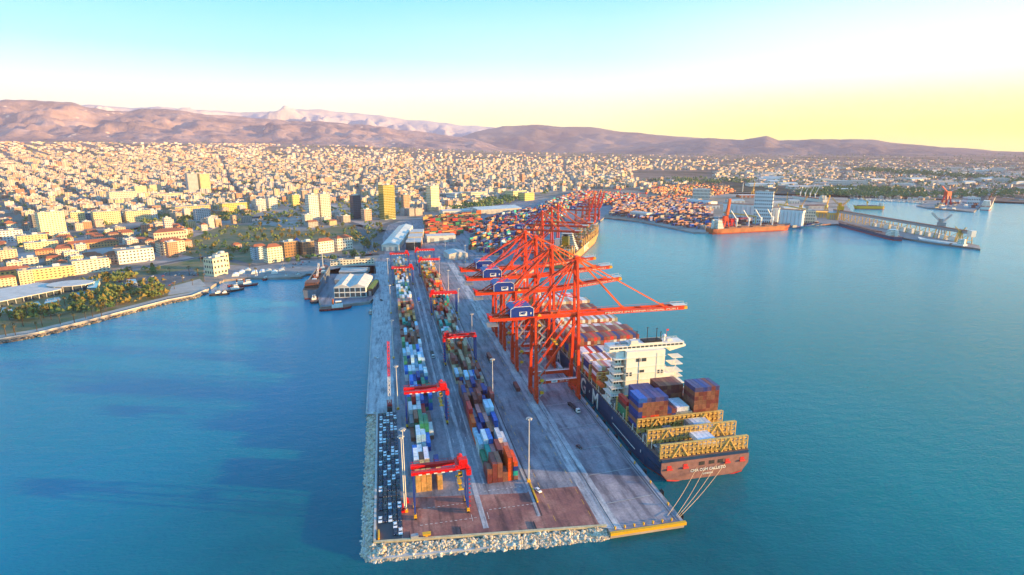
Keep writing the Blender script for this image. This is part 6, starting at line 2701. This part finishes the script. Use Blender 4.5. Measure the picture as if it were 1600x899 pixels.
for i, (u, v) in enumerate(((1250, 333), (1228, 326), (1205, 318), (1290, 333), (1176, 305), (1056, 305), (1010, 303), (1080, 298))):
    x, y = G(u, v)
    t_ = thing('harbour_crane', 'yellow slewing crane of the bulk terminal, %s from the jetty root' % ordn(i + 1), 'harbour crane', (x, y, 3.1), rr.uniform(-1, 1), 'yellow cranes of the bulk terminal')
    g = MB()
    for aa in (-1, 1):
        for bb in (-1, 1):
            g.beam((aa * 5, bb * 5, 0), (aa * 2, bb * 2, 16), 1.4)
    g.build('portal', C['yellow'], t_)
    g = MB()
    g.box(0, 0, 15, 7, 6, 6)
    g.build('upper_works', C['lash_yellow'], t_)
    g = MB()
    lattice(g, (2, 0, 20), (14, 0, 46), 2.2, 6, .5)
    g.build('jib', C['yellow'], t_)
for i, (u0, v0, u1, v1) in enumerate(((1252, 342, 1306, 340), (1215, 330, 1262, 336), (1180, 352, 1130, 340))):
    a, b = G(u0, v0), G(u1, v1)
    g = MB()
    g.beam((a[0], a[1], 22), (b[0], b[1], 16), 3, 3)
    g.beam((a[0], a[1], 3), (a[0], a[1], 22), 1.5)
    g.beam((b[0], b[1], 3), (b[0], b[1], 16), 1.5)
    tag(g.build('conveyor_bridge', C['lash_yellow']), 'sloping conveyor bridge of the bulk terminal, %s from the jetty' % ordn(i + 1), 'conveyor', 'conveyor bridges of the bulk terminal')

# ------------------------------------------------------------------ roads, promenade, park
coast = [G(u, v) for u, v in ((-60, 540), (0, 526), (60, 516), (130, 499), (200, 481), (262, 465), (300, 458), (322, 449))]
strip('promenade', coast, 9, C['promenade'], 4)
sea = [G(u, v) for u, v in ((-60, 544.5), (0, 530.5), (60, 520.5), (130, 503.5), (200, 485.6), (262, 469.6), (300, 462.6), (322, 453.6))]
g = MB()
for i in range(len(sea) - 1):
    a, b = Vector((*sea[i], 3.4)), Vector((*sea[i + 1], 3.4))
    g.beam(a, b, 1.2, 1.4)
tag(g.build('sea_wall', C['concrete_light']), kind='structure')
g = MB()
rr = random.Random(12)
for i in range(700):
    k = rr.random() * (len(sea) - 1)
    j = int(k)
    p = Vector(sea[j]).lerp(Vector(sea[min(j + 1, len(sea) - 1)]), k - j)
    rock(g, p.x + rr.uniform(0, 3.2), p.y - rr.uniform(.5, 4), rr.uniform(-.6, 1.6), rr.uniform(.8, 1.9), rr, [(.16, .14, .12), (.24, .21, .17), (.10, .09, .08), (.3, .27, .22)])
tag(g.build('shore_rocks', C['rock']), 'dark rocks piled below the promenade wall', 'rocks', kind='stuff')
PARK = [(-200, 560), (-200, 492), (0, 462), (140, 436), (250, 416), (318, 402), (318, 452), (262, 467), (130, 501), (0, 529)]
sheet('park_lawn', pxpoly(PARK), C['grass'], lift=1)
sheet('park_lawn', pxpoly([(285, 398), (300, 372), (350, 352), (420, 352), (470, 362), (560, 350), (575, 372), (500, 374), (400, 392), (392, 415), (352, 414)]), C['grass'], lift=1)
sheet('quay_forecourt', pxpoly([(352, 434.5), (358, 418), (400, 414), (500, 404), (585, 404), (588, 428), (478, 428)]), C['concrete'], lift=2)
sheet('small_jetty_deck', [(-80, 812), (-79, 662), (-71, 614), (-23, 627), (-18.6, 642), (-18.6, 830), (-60, 830)], portm, lift=2)
sheet('parking_lot', pxpoly([(180, 440), (250, 428), (300, 420), (312, 432), (262, 448), (215, 450)]), C['road'], lift=2)
sheet('plaza', pxpoly([(262, 462), (268, 448), (312, 436), (322, 446), (300, 456)]), C['promenade'], lift=2)
for nm, pts, w_ in (
        ('coast_road', [(-60, 470), (0, 455), (130, 431), (240, 415), (330, 399), (395, 416), (470, 405), (560, 400), (592, 398)], 16),
        ('rail_yard', [(100, 372), (200, 358), (250, 352), (330, 345), (430, 338), (480, 336)], 46),
        ('boulevard', [(60, 400), (160, 372), (260, 345), (400, 340), (480, 327), (560, 352), (600, 362)], 18),
        ('avenue', [(592, 398), (590, 372), (600, 352), (620, 345), (660, 343), (720, 330), (800, 316), (900, 300), (1000, 296)], 18),
        ('avenue', [(575, 400), (574, 378), (560, 352)], 15),
        ('city_road', [(0, 410), (60, 400)], 12),
        ('airport_strip', [(1000, 278), (1060, 279), (1100, 277)], 90)):
    strip(nm, pxpoly(pts), w_, C['road'] if nm != 'airport_strip' else C['promenade'], 3)

# ------------------------------------------------------------------ trees
def crown_mesh(name, m, seed, w_=3.2, h=3.0, zc=4.6, n=34, leaf=70):
    r_ = random.Random(seed)
    g = MB()
    for i in range(n):
        while True:
            p = Vector((r_.uniform(-1, 1), r_.uniform(-1, 1), r_.uniform(-1, 1)))
            if .35 < p.length < 1:
                break
        p = Vector((p.x * w_, p.y * w_, p.z * h + zc))
        s = r_.uniform(.55, 1.15)
        k = len(g.v)
        for d in ((1, 0, 0), (0, 1, 0), (-1, 0, 0), (0, -1, 0), (0, 0, 1), (0, 0, -1)):
            q = Vector(d) * s * r_.uniform(.7, 1.3)
            g.v.append(tuple(p + q + Vector((r_.uniform(-.2, .2), r_.uniform(-.2, .2), r_.uniform(-.2, .2)))))
        for f in ((0, 1, 4), (1, 2, 4), (2, 3, 4), (3, 0, 4), (1, 0, 5), (2, 1, 5), (3, 2, 5), (0, 3, 5)):
            g.face([k + j for j in f])
    for i in range(leaf):
        p = Vector((r_.gauss(0, 1), r_.gauss(0, 1), r_.gauss(0, 1))).normalized() * r_.uniform(.8, 1.12)
        p = Vector((p.x * w_, p.y * w_, p.z * h + zc))
        a, b = Vector((r_.gauss(0, 1), r_.gauss(0, 1), r_.gauss(0, 1))).normalized() * .45, Vector((r_.gauss(0, 1), r_.gauss(0, 1), r_.gauss(0, 1))).normalized() * .35
        g.quad(p - a, p + b, p + a, p - b)
    return g.mesh(name, [m])


def trunk_mesh(h=3.0, r=.3):
    g = MB()
    g.cyl((0, 0, 0), (0, 0, h), r, r * .6, 6)
    for a in range(4):
        t_ = a * 1.6
        g.cyl((0, 0, h * .75), (1.4 * cos(t_), 1.4 * sin(t_), h * 1.5), r * .45, r * .2, 5)
    return g.mesh('trunk', [C['bark']])


TR = trunk_mesh()
CR = {}
for nm, m in (('olive', 'leaf_olive'), ('green', 'leaf_green'), ('gold', 'leaf_gold')):
    CR[nm] = [crown_mesh('crown', C[m], k * 13 + len(nm)) for k in range(3)]
    CR[nm].append(crown_mesh('crown', C[m], 99 + len(nm), w_=1.7, h=4.6, zc=6.0))
# palm
g = MB()
g.cyl((0, 0, 0), (0, 0, 8.2), .32, .22, 7)
PT = g.mesh('trunk', [C['bark']])
g = MB()
for i in range(16):
    a = i * 2.4
    el = .7 - (i % 4) * .35
    p = Vector((0, 0, 8.2))
    d = Vector((cos(a), sin(a), 0))
    side_ = Vector((-sin(a), cos(a), 0))
    for j in range(4):
        e = el - j * .5
        q = p + (d * cos(e) + Vector((0, 0, sin(e)))) * .85
        w0, w1 = .42 * (1 - j / 4.5), .42 * (1 - (j + 1) / 4.5)
        g.quad(p - side_ * w0, q - side_ * w1, q + side_ * w1 + Vector((0, 0, -.06)), p + side_ * w0)
        p = q
PC = g.mesh('crown', [C['leaf_palm']])

LM = [('the long white park restaurant', G(50, 470)), ('the cream corniche office block', G(340, 432)), ('the white black-arcaded hotel', G(143, 427)),
      ('the pale block with bluish side', G(211, 411)), ('the cream red-roofed block', G(268, 399)), ('the pink park villa', G(370, 392)), ('the white tower pair', G(498, 350)),
      ('the golden glass tower', G(605, 344)), ('the brown office blocks', G(465, 402)), ('the white arcaded pair', G(520, 396)), ('the yellow slab tower', G(84, 371)),
      ('the grey ribbed office block', G(317, 348)), ('the plaza by the sea wall', G(290, 455)), ('the dark glass tower', G(557, 343)), ('the yellow winged block', G(367, 332)),
      ('the white and gold port tower', G(677, 331)), ('the distant high-rise slabs', G(311, 302)), ('the orange roofed hall', G(14, 442)), ('the rail yard', G(200, 358)),
      ('the small park pools', G(110, 462)), ('the park parking lot', G(240, 438)), ('the long pale shed', G(608, 380)), ('the cream twin blocks', G(231, 304))]
CNT = {}


def near_label(phrase, x, y, tail='nearest'):
    b = min(LM, key=lambda l: hypot(l[1][0] - x, l[1][1] - y))
    dx, dy = x - b[1][0], y - b[1][1]
    a = math.degrees(math.atan2(dx, dy)) % 360
    side_ = ['inland of', 'inland and right of', 'right of', 'seaward and right of', 'seaward of', 'seaward and left of', 'left of', 'inland and left of'][int((a + 22.5) // 45) % 8]
    k = (phrase, b[0], side_)
    CNT[k] = CNT.get(k, 0) + 1
    return '%s %s %s, %s there' % (phrase, side_, b[0], ordn(CNT[k]))


def tree(x, y, kind, s, name, phrase, group):
    o = thing(name, near_label(phrase, x, y), 'palm' if 'palm' in name else 'tree', (x, y, 3.0), R.uniform(0, 6), group)
    o.scale = (s, s, s * R.uniform(.9, 1.15))
    if name == 'palm_tree':
        link('trunk', PT, o)
        link('crown', PC, o)
    else:
        link('trunk', TR, o)
        link('crown', R.choice(CR[kind][:3]) if name != 'cypress_tree' else CR[kind][3], o)
    return o


rr = random.Random(19)
for u, v in ((8, 525), (22, 519), (37, 510), (26, 524), (68, 510), (70, 498), (83, 500), (118, 505), (136, 498), (147, 495), (160, 496), (120, 488), (46, 496), (92, 482), (285, 441), (294, 430), (308, 432),
             (327, 420), (313, 410), (266, 430), (272, 452), (300, 446), (200, 470), (168, 486), (240, 463), (12, 500), (55, 518), (98, 507), (1, 512), (185, 478), (222, 468), (318, 440), (333, 405), (351, 415), (399, 430), (392, 420), (75, 490), (105, 478)):
    x, y = G(u, v)
    tree(x + rr.uniform(-2, 2), y, 'palm', rr.uniform(.95, 1.35), 'palm_tree', 'palm', 'palms of the coastal park')


def clear(x, y, pad=0):
    for f in FOOT:
        if abs(f[0] - x) < f[2] + pad and hypot(f[0] - x, f[1] - y) < f[2] + pad:
            return False
    return True


KINDS = [('gold', 'golden leafy tree'), ('olive', 'olive green tree'), ('green', 'dark green tree')]
ZT = [([(150, 475), (170, 452), (250, 440), (262, 462), (200, 477)], 40, (1, 1, 2, 0)), ([(95, 492), (110, 470), (170, 455), (200, 478), (130, 495)], 22, (0, 1, 2)), ([(0, 505), (0, 492), (90, 478), (90, 500)], 14, (1, 0, 1)),
      ([(120, 445), (200, 425), (250, 420), (250, 428), (160, 447)], 18, (0, 1, 1)), ([(285, 400), (300, 372), (350, 355), (400, 352), (400, 395), (352, 412)], 34, (1, 2, 2)),
      ([(400, 392), (400, 352), (470, 360), (560, 352), (560, 370), (490, 374)], 34, (0, 0, 1)), ([(545, 372), (560, 350), (598, 352), (592, 398), (580, 398)], 22, (0, 1, 2)), ([(225, 370), (300, 350), (300, 372), (280, 398), (240, 390)], 24, (0, 1, 2)),
      ([(520, 410), (440, 412), (440, 405), (560, 398), (580, 405)], 12, (2, 1, 2))]
for P, n, kk in ZT:
    Q = pxpoly(P)
    xs = [p[0] for p in Q]; ys = [p[1] for p in Q]
    c = 0
    tries = 0
    while c < n and tries < 4000:
        tries += 1
        x, y = rr.uniform(min(xs), max(xs)), rr.uniform(min(ys), max(ys))
        if inpoly(x, y, Q) and clear(x, y, -4):
            k = KINDS[rr.choice(kk)]
            cyp = rr.random() < .12
            tree(x, y, k[0], rr.uniform(.75, 1.35), 'cypress_tree' if cyp else 'broadleaf_tree', ('slim ' if cyp else '') + k[1], 'trees of the park and streets')
            c += 1

# the rest of the greenery as one mass: street trees and groves farther off
g = MB()
rg = random.Random(4)


def blob(g, x, y, z, s, n=5):
    for _ in range(n):
        px_, py_, pz_ = x + rg.gauss(0, s * .45), y + rg.gauss(0, s * .45), z + s * rg.uniform(.25, 1.0)
        q = s * rg.uniform(.3, .55)
        k = len(g.v)
        for d in ((1, 0, 0), (0, 1, 0), (-1, 0, 0), (0, -1, 0), (0, 0, 1)):
            g.v.append((px_ + d[0] * q * rg.uniform(.7, 1.3), py_ + d[1] * q * rg.uniform(.7, 1.3), pz_ + d[2] * q * rg.uniform(.7, 1.4)))
        for f in ((0, 1, 4), (1, 2, 4), (2, 3, 4), (3, 0, 4), (3, 2, 1, 0)):
            g.face([k + j for j in f])


def grove(P, n, s=6, mi=(0, 1), ge=None):
    Q = [GT(u, v) for u, v in P]
    xs = [p[0] for p in Q]; ys = [p[1] for p in Q]
    c = 0
    while c < n:
        x, y = rg.uniform(min(xs), max(xs)), rg.uniform(min(ys), max(ys))
        if inpoly(x, y, Q):
            c += 1
            if clear(x, y, -3):
                g.mi = rg.choice(mi)
                blob(g, x, y, T(x, y), s * rg.uniform(.7, 1.4))


for P, n, kk in ZT:
    grove(P, int(n * 1.2), 5, (0, 1, 2))
grove([(395, 352), (430, 318), (540, 318), (600, 318), (640, 320), (600, 348), (540, 345), (520, 340), (480, 352)], 160, 8, (0, 1, 2))
grove([(300, 350), (230, 355), (200, 345), (250, 335), (330, 335), (400, 335), (400, 345)], 120, 8, (0, 2))
grove([(690, 330), (720, 318), (850, 305), (860, 300), (800, 318), (745, 330)], 160, 9, (0, 1))
grove([(1240, 308), (1250, 299), (1330, 294), (1440, 299), (1450, 312), (1330, 309)], 420, 11, (0, 1))
grove([(1330, 268), (1500, 280), (1600, 290), (1600, 284), (1450, 270), (1350, 264)], 300, 14, (0, 1))
grove([(1020, 285), (1100, 290), (1180, 288), (1180, 281), (1040, 279)], 120, 11, (0, 1))
grove([(940, 285), (1000, 288), (990, 292), (930, 292)], 60, 9, (0, 1))
grove([(1450, 310), (1600, 309), (1600, 299), (1450, 301)], 120, 10, (0, 1))
tag(g.build('distant_trees', [C['leaf_olive'], C['leaf_green'], C['leaf_gold']]), 'groves and street trees merging into masses of green', 'trees', kind='stuff')

# ------------------------------------------------------------------ the city
NOB = [pxpoly(P) for P in (
    [(-300, 600), (-300, 480), (0, 452), (140, 428), (250, 410), (320, 396), (400, 418), (480, 403), (590, 392), (620, 440), (480, 450), (330, 475), (0, 550)],
    [(285, 412), (296, 370), (350, 350), (430, 349), (470, 360), (560, 345), (640, 338), (700, 336), (700, 430), (580, 410)],
    [(585, 500), (585, 350), (640, 338), (720, 330), (790, 306), (860, 300), (940, 296), (1000, 296), (1130, 284), (1230, 300), (1340, 308), (1345, 420), (900, 500)],
    [(990, 284), (985, 272), (1120, 270), (1110, 288)],
    [(1340, 312), (1450, 318), (1600, 320), (1600, 340), (1340, 360)],
    [(90, 378), (200, 362), (330, 350), (485, 341), (485, 331), (330, 339), (200, 351), (90, 366)],
    [(395, 352), (430, 318), (600, 318), (640, 320), (600, 348), (540, 345), (520, 340), (480, 352)],
    [(1420, 335), (1420, 314), (1562, 309), (1562, 340)],
    [(470, 500), (470, 400), (640, 398), (640, 500)], [(1290, 400), (1290, 325), (1345, 330), (1560, 375), (1560, 400)])]


AVES = [[(-40, 352), (70, 338), (180, 322), (330, 318), (430, 312)], [(60, 400), (20, 340), (-20, 290), (-40, 262)], [(260, 345), (180, 300), (120, 268), (80, 248)],
        [(400, 338), (370, 300), (352, 270), (345, 246)], [(560, 330), (560, 292), (570, 262), (590, 246)], [(720, 320), (700, 290), (700, 262), (715, 246)], [(-40, 284), (200, 280), (450, 280), (700, 286), (900, 292)],
        [(-40, 262), (300, 258), (640, 262), (1000, 268), (1300, 276)], [(900, 292), (880, 268), (880, 248)], [(1100, 284), (1080, 262), (1060, 246)], [(1300, 292), (1320, 270), (1360, 252)]]
AVW = [GTP for GTP in ([GT(u, v) for u, v in P] for P in AVES)]


def on_avenue(x, y, w_=9):
    for P in AVW:
        for a, b in zip(P, P[1:]):
            dx, dy = b[0] - a[0], b[1] - a[1]
            t_ = max(0, min(1, ((x - a[0]) * dx + (y - a[1]) * dy) / (dx * dx + dy * dy)))
            if hypot(x - a[0] - dx * t_, y - a[1] - dy * t_) < w_ + hypot(x, y) * .0012:
                return True
    return False


def city_free(x, y):
    if on_avenue(x, y):
        return False
    r = hypot(x, y)
    if r < 2500:
        if not inpoly(x, y, LAND):
            return False
        for q in (12, -12):
            if not inpoly(x + q, y - 12, LAND):
                return False
    for P in NOB:
        if inpoly(x, y, P):
            return False
    return clear(x, y)


WALLS = [tuple(a * b for a, b in zip(c, (.92, .85, .80))) for c in [(.78, .72, .64), (.80, .78, .76), (.74, .60, .42), (.70, .58, .50), (.78, .64, .58), (.58, .42, .34), (.66, .67, .70), (.78, .66, .42), (.62, .34, .22), (.84, .82, .82), (.48, .48, .50)]]
WN = ['cream', 'white', 'yellow', 'beige', 'pinkish', 'tan', 'grey', 'golden', 'terracotta', 'bright white', 'dull grey']
ROOFS = [tuple(a * b for a, b in zip(c, (.9, .82, .8))) for c in [(.50, .42, .40), (.70, .64, .62), (.42, .15, .08), (.30, .29, .31), (.62, .50, .46), (.78, .74, .74), (.50, .24, .16)]]
BLD = []
rc = random.Random(2024)


def density(u, v, r):
    d = .93
    if u > 760:
        d = .93 - .45 * sstep(760, 1150, u)
    if v < 262 and u > 640:
        d *= .35
    if v < 250 and u > 420:
        d *= .4
    if r > 7000:
        d *= .55
    n = noise.noise(Vector((u / 40, v / 6, 2)))
    return d * (1 if n > -.28 else .25)


ca, sa = cos(CITY_ROT), sin(CITY_ROT)


def zone(r0, r1, pitch, wmin, wmax, hmean, street=4):
    n = int(r1 / pitch) + 2
    for i in range(-n, n):
        if i % street == 0:
            continue
        for j in range(-n, n):
            if j % (street + 2) == 0:
                continue
            gx, gy = i * pitch + rc.uniform(-.12, .12) * pitch, j * pitch + rc.uniform(-.12, .12) * pitch
            x, y = gx * ca - gy * sa, gx * sa + gy * ca
            r = hypot(x, y)
            if r < r0 or r >= r1 or y < 200:
                continue
            az = math.degrees(math.atan2(x, y))
            if az < -32 or az > 57:
                continue
            z = T(x, y)
            u, v, d = proj(x, y, z)
            if u < -40 or u > 1640 or v > 470:
                continue
            if rc.random() > density(u, v, r) or not city_free(x, y):
                continue
            right = sstep(850, 1250, u)
            w_ = rc.uniform(wmin, wmax) * (1 + right * rc.choice((.2, .8, 2.2)) * .8)
            dd = rc.uniform(wmin, wmax) * .8
            h = max(4, rc.gauss(hmean, 5.0) * (1 - .55 * right))
            if rc.random() < .03 * (1 - right):
                h *= 1.9
            BLD.append((d, x, y, z, w_, dd, h, CITY_ROT + rc.choice((0, 0, 0, pi / 2)) + rc.uniform(-.05, .05), rc.randrange(len(WALLS)), rc.randrange(len(ROOFS))))


zone(600, 2600, 23, 14, 21, 13)
zone(2600, 4300, 26, 15, 24, 13, 5)
zone(4300, 6500, 34, 18, 33, 14, 5)
zone(6500, 8200, 46, 18, 36, 12, 6)
zone(8200, 10500, 80, 22, 44, 11, 6)
BLD.sort(key=lambda b: b[0])
print('buildings', len(BLD))


def proto_block(seed, floors, w_, d, roof):
    """a city block prototype of real size; each gets its own windows, parapet and roof things"""
    r_ = random.Random(seed)
    h = floors * 3.0
    parts = []
    g = MB()
    g.box(0, 0, 0, w_, d, h)
    for f in range(1, floors):
        if seed % 2:
            g.box(0, 0, f * 3.0 - .1, w_ + 1.3, d * .6, .3)
    parts.append(('wall', g.mesh('wall', [C['wall_obj']]), None))
    g = MB()
    nx, ny = max(3, int(w_ / 3.6)), max(2, int(d / 3.6))
    for f in range(floors):
        z = f * 3.0 + 1.0
        for i in range(nx):
            for s_ in (-1, 1):
                g.box(-w_ / 2 + w_ * (i + .5) / nx, s_ * d / 2, z, w_ / nx * .48, .16, 1.4)
        for i in range(ny):
            for s_ in (-1, 1):
                g.box(s_ * w_ / 2, -d / 2 + d * (i + .5) / ny, z, .16, d / ny * .48, 1.4)
    parts.append(('window_grid', g.mesh('window_grid', [C['window_dark']]), 'stuff'))
    g = MB()
    if roof == 'tile':
        g.gable(0, 0, h, w_, d, 2.8, 0, .7, hip=3)
        parts.append(('roof', g.mesh('roof', [C['roof_tile']]), None))
    else:
        for s_ in (-1, 1):
            g.box(0, s_ * (d / 2 - .15), h, w_, .3, .9)
            g.box(s_ * (w_ / 2 - .15), 0, h, .3, d - .6, .9)
        g.box(0, 0, h, w_ - .6, d - .6, .12)
        g.box(r_.uniform(-3, 3), 0, h + .12, 4.5, 4, 2.6)
        for i in range(r_.randint(2, 5)):
            g.box(r_.uniform(-w_ * .4, w_ * .4), r_.uniform(-d * .35, d * .35), h + .12, 1.4, 1.0, 1.3)
        parts.append(('roof', g.mesh('roof', [C['roof_flat' if seed % 3 else 'roof_pale']]), None))
    return parts, h


PB = [proto_block(i, f, 18 + i % 3 * 2, 15, rf) for i, (f, rf) in enumerate(((5, 'flat'), (6, 'flat'), (4, 'tile'), (7, 'flat'), (3, 'tile'), (5, 'flat'), (8, 'flat'), (6, 'flat')))]
NIND = 240
for b in BLD[:NIND]:
    d_, x, y, z, w_, dd, h, rz, wc, rc_ = b
    u, v, _ = proj(x, y, z)
    old = 20 < u < 250 and 370 < v < 440
    k = rc.choice((2, 4, 2, 4, 0)) if old else min(range(len(PB)), key=lambda i: abs(PB[i][1] - h) + rc.random() * 3)
    parts, ph = PB[k]
    rf = 'red-roofed' if k in (2, 4) else 'flat-roofed'
    t_ = thing('city_block', near_label('%s %s block' % (WN[wc], rf), x, y), 'building', (x, y, z), rz, 'city blocks around the port')
    s_ = w_ / 20
    t_.scale = (s_, dd / 15, h / ph if not old else 1)
    for nm, me, kd in parts:
        o = link(nm, me, t_)
        if nm == 'wall':
            c = WALLS[wc]
            o.color = (*jit(c, rc), 1)
        if kd:
            o['kind'] = kd
g = MB()
for b in BLD[NIND:]:
    d_, x, y, z, w_, dd, h, rz, wc, rc_ = b
    g.col = jit(WALLS[wc], rc)
    k = len(g.f)
    g.open_box(x, y, z - 1.5, w_, dd, h + 1.5, rz)
    g.c[-1] = jit(ROOFS[rc_], rc)
    if d_ < 5200:
        g.col = (.09, .10, .12)
        c, s = cos(rz), sin(rz)
        nf = max(2, int(h / 3.2))
        if d_ > 3400:
            nf = max(2, nf // 2)
        for f in range(nf):
            z0, z1 = z + h * (f + .32) / nf, z + h * (f + .72) / nf
            for (ax, ay, L_, nx_, ny_) in ((0, -dd / 2 - .12, w_, 1, 0), (w_ / 2 + .12, 0, dd, 0, 1), (-w_ / 2 - .12, 0, dd, 0, 1)):
                for q in ((-.40, -.12), (.10, .40)):
                    a = (ax + nx_ * L_ * q[0], ay + ny_ * L_ * q[0])
                    e = (ax + nx_ * L_ * q[1], ay + ny_ * L_ * q[1])
                    pa = (x + a[0] * c - a[1] * s, y + a[0] * s + a[1] * c)
                    pe = (x + e[0] * c - e[1] * s, y + e[0] * s + e[1] * c)
                    g.quad((*pa, z0), (*pe, z0), (*pe, z1), (*pa, z1))
    if d_ < 3800 and rc.random() < .7:
        g.col = jit((.62, .58, .52), rc)
        g.open_box(x + rc.uniform(-3, 3), y + rc.uniform(-3, 3), z + h, 4.5, 4, 2.6, rz)
tag(g.build('distant_city', C['wall_attr']), 'dense mass of pale apartment blocks stretching to the hills', 'buildings', kind='stuff')
g = MB()
for i in range(9000):
    a = rg.uniform(-31, 56)
    r = 1200 * (9 ** rg.random())
    x, y = r * sin(radians(a)), r * cos(radians(a))
    if city_free(x, y):
        g.mi = rg.choice((0, 1))
        blob(g, x, y, T(x, y), rg.uniform(5, 9) * (1 + r / 6000), 2)
tag(g.build('street_greenery', [C['leaf_olive'], C['leaf_green']]), 'street trees scattered through the city', 'trees', kind='stuff')
# minarets
for i, (u, v, h) in enumerate(((137, 272, 45), (645, 262, 40), (424, 300, 40), (923, 250, 60), (1008, 262, 40), (250, 300, 38), (780, 280, 38), (1160, 300, 30))):
    x, y = GT(u, v)
    t_ = thing('minaret', near_label('slender pale minaret', x, y), 'minaret', (x, y, T(x, y)))
    g = MB()
    g.cyl((0, 0, 0), (0, 0, h), 1.8, 1.5, 8)
    g.build('shaft', C['offwhite'], t_)
    g = MB()
    g.cyl((0, 0, h * .72), (0, 0, h * .72 + 1.4), 2.8, n=8)
    g.build('balcony', C['offwhite'], t_)
    g = MB()
    g.cyl((0, 0, h), (0, 0, h + 8), 1.7, .1, 8)
    g.build('spire', C['grey_steel'], t_)
# cars on the coast road and the parking lots
rr = random.Random(90)
cols2 = [('white', (.75, .75, .75)), ('dark', (.03, .035, .05)), ('silver', (.4, .42, .45)), ('red', (.4, .03, .03))]
for P, n, nm in (([(180, 440), (250, 428), (300, 420), (312, 432), (262, 448), (215, 450)], 26, 'in the park parking lot'), ([(572, 398), (570, 380), (577, 380), (582, 398)], 12, 'parked beside the avenue by the golden trees'),
                 ([(440, 412), (560, 406), (560, 410), (440, 420)], 18, 'on the basin forecourt'), ([(520, 402), (560, 400), (565, 404), (520, 406)], 10, 'behind the white port office')):
    Q = pxpoly(P)
    xs = [p[0] for p in Q]; ys = [p[1] for p in Q]
    c = 0
    for _ in range(3000):
        if c >= n:
            break
        x, y = rr.uniform(min(xs), max(xs)), rr.uniform(min(ys), max(ys))
        x, y = round(x / 3) * 3, round(y / 6) * 6
        if inpoly(x, y, Q) and clear(x, y, -8):
            k = rr.choice(cols2)
            c += 1
            dup(car0, (x, y, 3.3), rr.choice((0, pi)), '%s car %s, %s counted from west' % (k[0], nm, ordn(c)), 'car', 'cars parked about the waterfront', color=(*k[1], 1))
# clutter on the far breakwater quay, flat sheds of the eastern shore
rr = random.Random(66)
for i in range(26):
    u, v = rr.uniform(1462, 1525), rr.uniform(314, 328)
    x, y = G(u, v)
    k = rr.choice(['orange', 'grey', 'white', 'maroon', 'sand'])
    for t_ in range(rr.randint(1, 3)):
        cc(x, y, 3.1 + t_ * 2.6, jit(PAL[k], rr), 12, '', '', False, rr.choice((0, 1.57)))
for i in range(34):
    u = rr.uniform(1180, 1600)
    v = rr.uniform(272, 300) if i % 3 else rr.uniform(262, 280)
    x, y = GT(u, v)
    if not city_free(x, y) or not clear(x, y, 30):
        continue
    w_, d_ = rr.uniform(50, 120), rr.uniform(30, 60)
    FOOT.append((x, y, w_ * .6))
    m = C[rr.choice(['white', 'offwhite', 'silo'])]
    z = T(x, y)
    t_ = thing('industrial_shed', near_label(rr.choice(['long white shed', 'broad pale shed', 'pale factory hall']), x, y), 'warehouse', (x, y, z - 1), rr.uniform(-.6, .1), 'industrial sheds of the eastern plain')
    g = MB()
    g.box(0, 0, 0, w_, d_, rr.uniform(9, 14))
    g.build('wall', m, t_)
    g = MB()
    g.gable(0, 0, 10, w_, d_, 5, 0, 1)
    g.build('roof', C[rr.choice(['roof_pale', 'roof_metal', 'roof_flat'])], t_)
# ------------------------------------------------------------------ flush containers
CANDS.sort(key=lambda c: c[0])
NB = 300
named = [c for c in CANDS if c[7]]
rest = [c for c in CANDS if not c[7]]
for i, c in enumerate(named[:NB]):
    _, x, y, z, col, ln, rz, lab, grp = c
    p = C40 if ln == 12 else C20
    dup(p, (x, y, z), rz, lab, 'container', grp, color=(*col, 1))
g = MB()
for c in named[NB:] + rest:
    _, x, y, z, col, ln, rz, lab, grp = c
    g.col = col
    g.open_box(x, y, z, 2.4, 12.15 if ln == 12 else 6.0, 2.57, rz)
tag(g.build('distant_containers', C['container_stuff']), 'mass of stacked containers farther along the pier, aboard the ships and in the yard', 'containers', kind='stuff')
for p in (C40, C20):
    for ch in list(p.children):
        bpy.data.objects.remove(ch)
    bpy.data.objects.remove(p)
# ------------------------------------------------------------------ haze
hz = MB()
hz.prism([(-20500, -2500), (20500, -2500), (20500, 20500), (-20500, 20500)], -6, 1600)
hm = bpy.data.materials.new('haze_air')
hm.use_nodes = True
t = hm.node_tree
t.nodes.clear()
pv = N(t, 'ShaderNodeVolumePrincipled')
pv.inputs['Color'].default_value = (.74, .65, .90, 1)
pv.inputs['Density'].default_value = 0.00004
pv.inputs['Anisotropy'].default_value = 0.0
oo = N(t, 'ShaderNodeOutputMaterial')
L(t, pv.outputs[0], oo.inputs['Volume'])
tag(hz.build('haze', hm), kind='stuff')
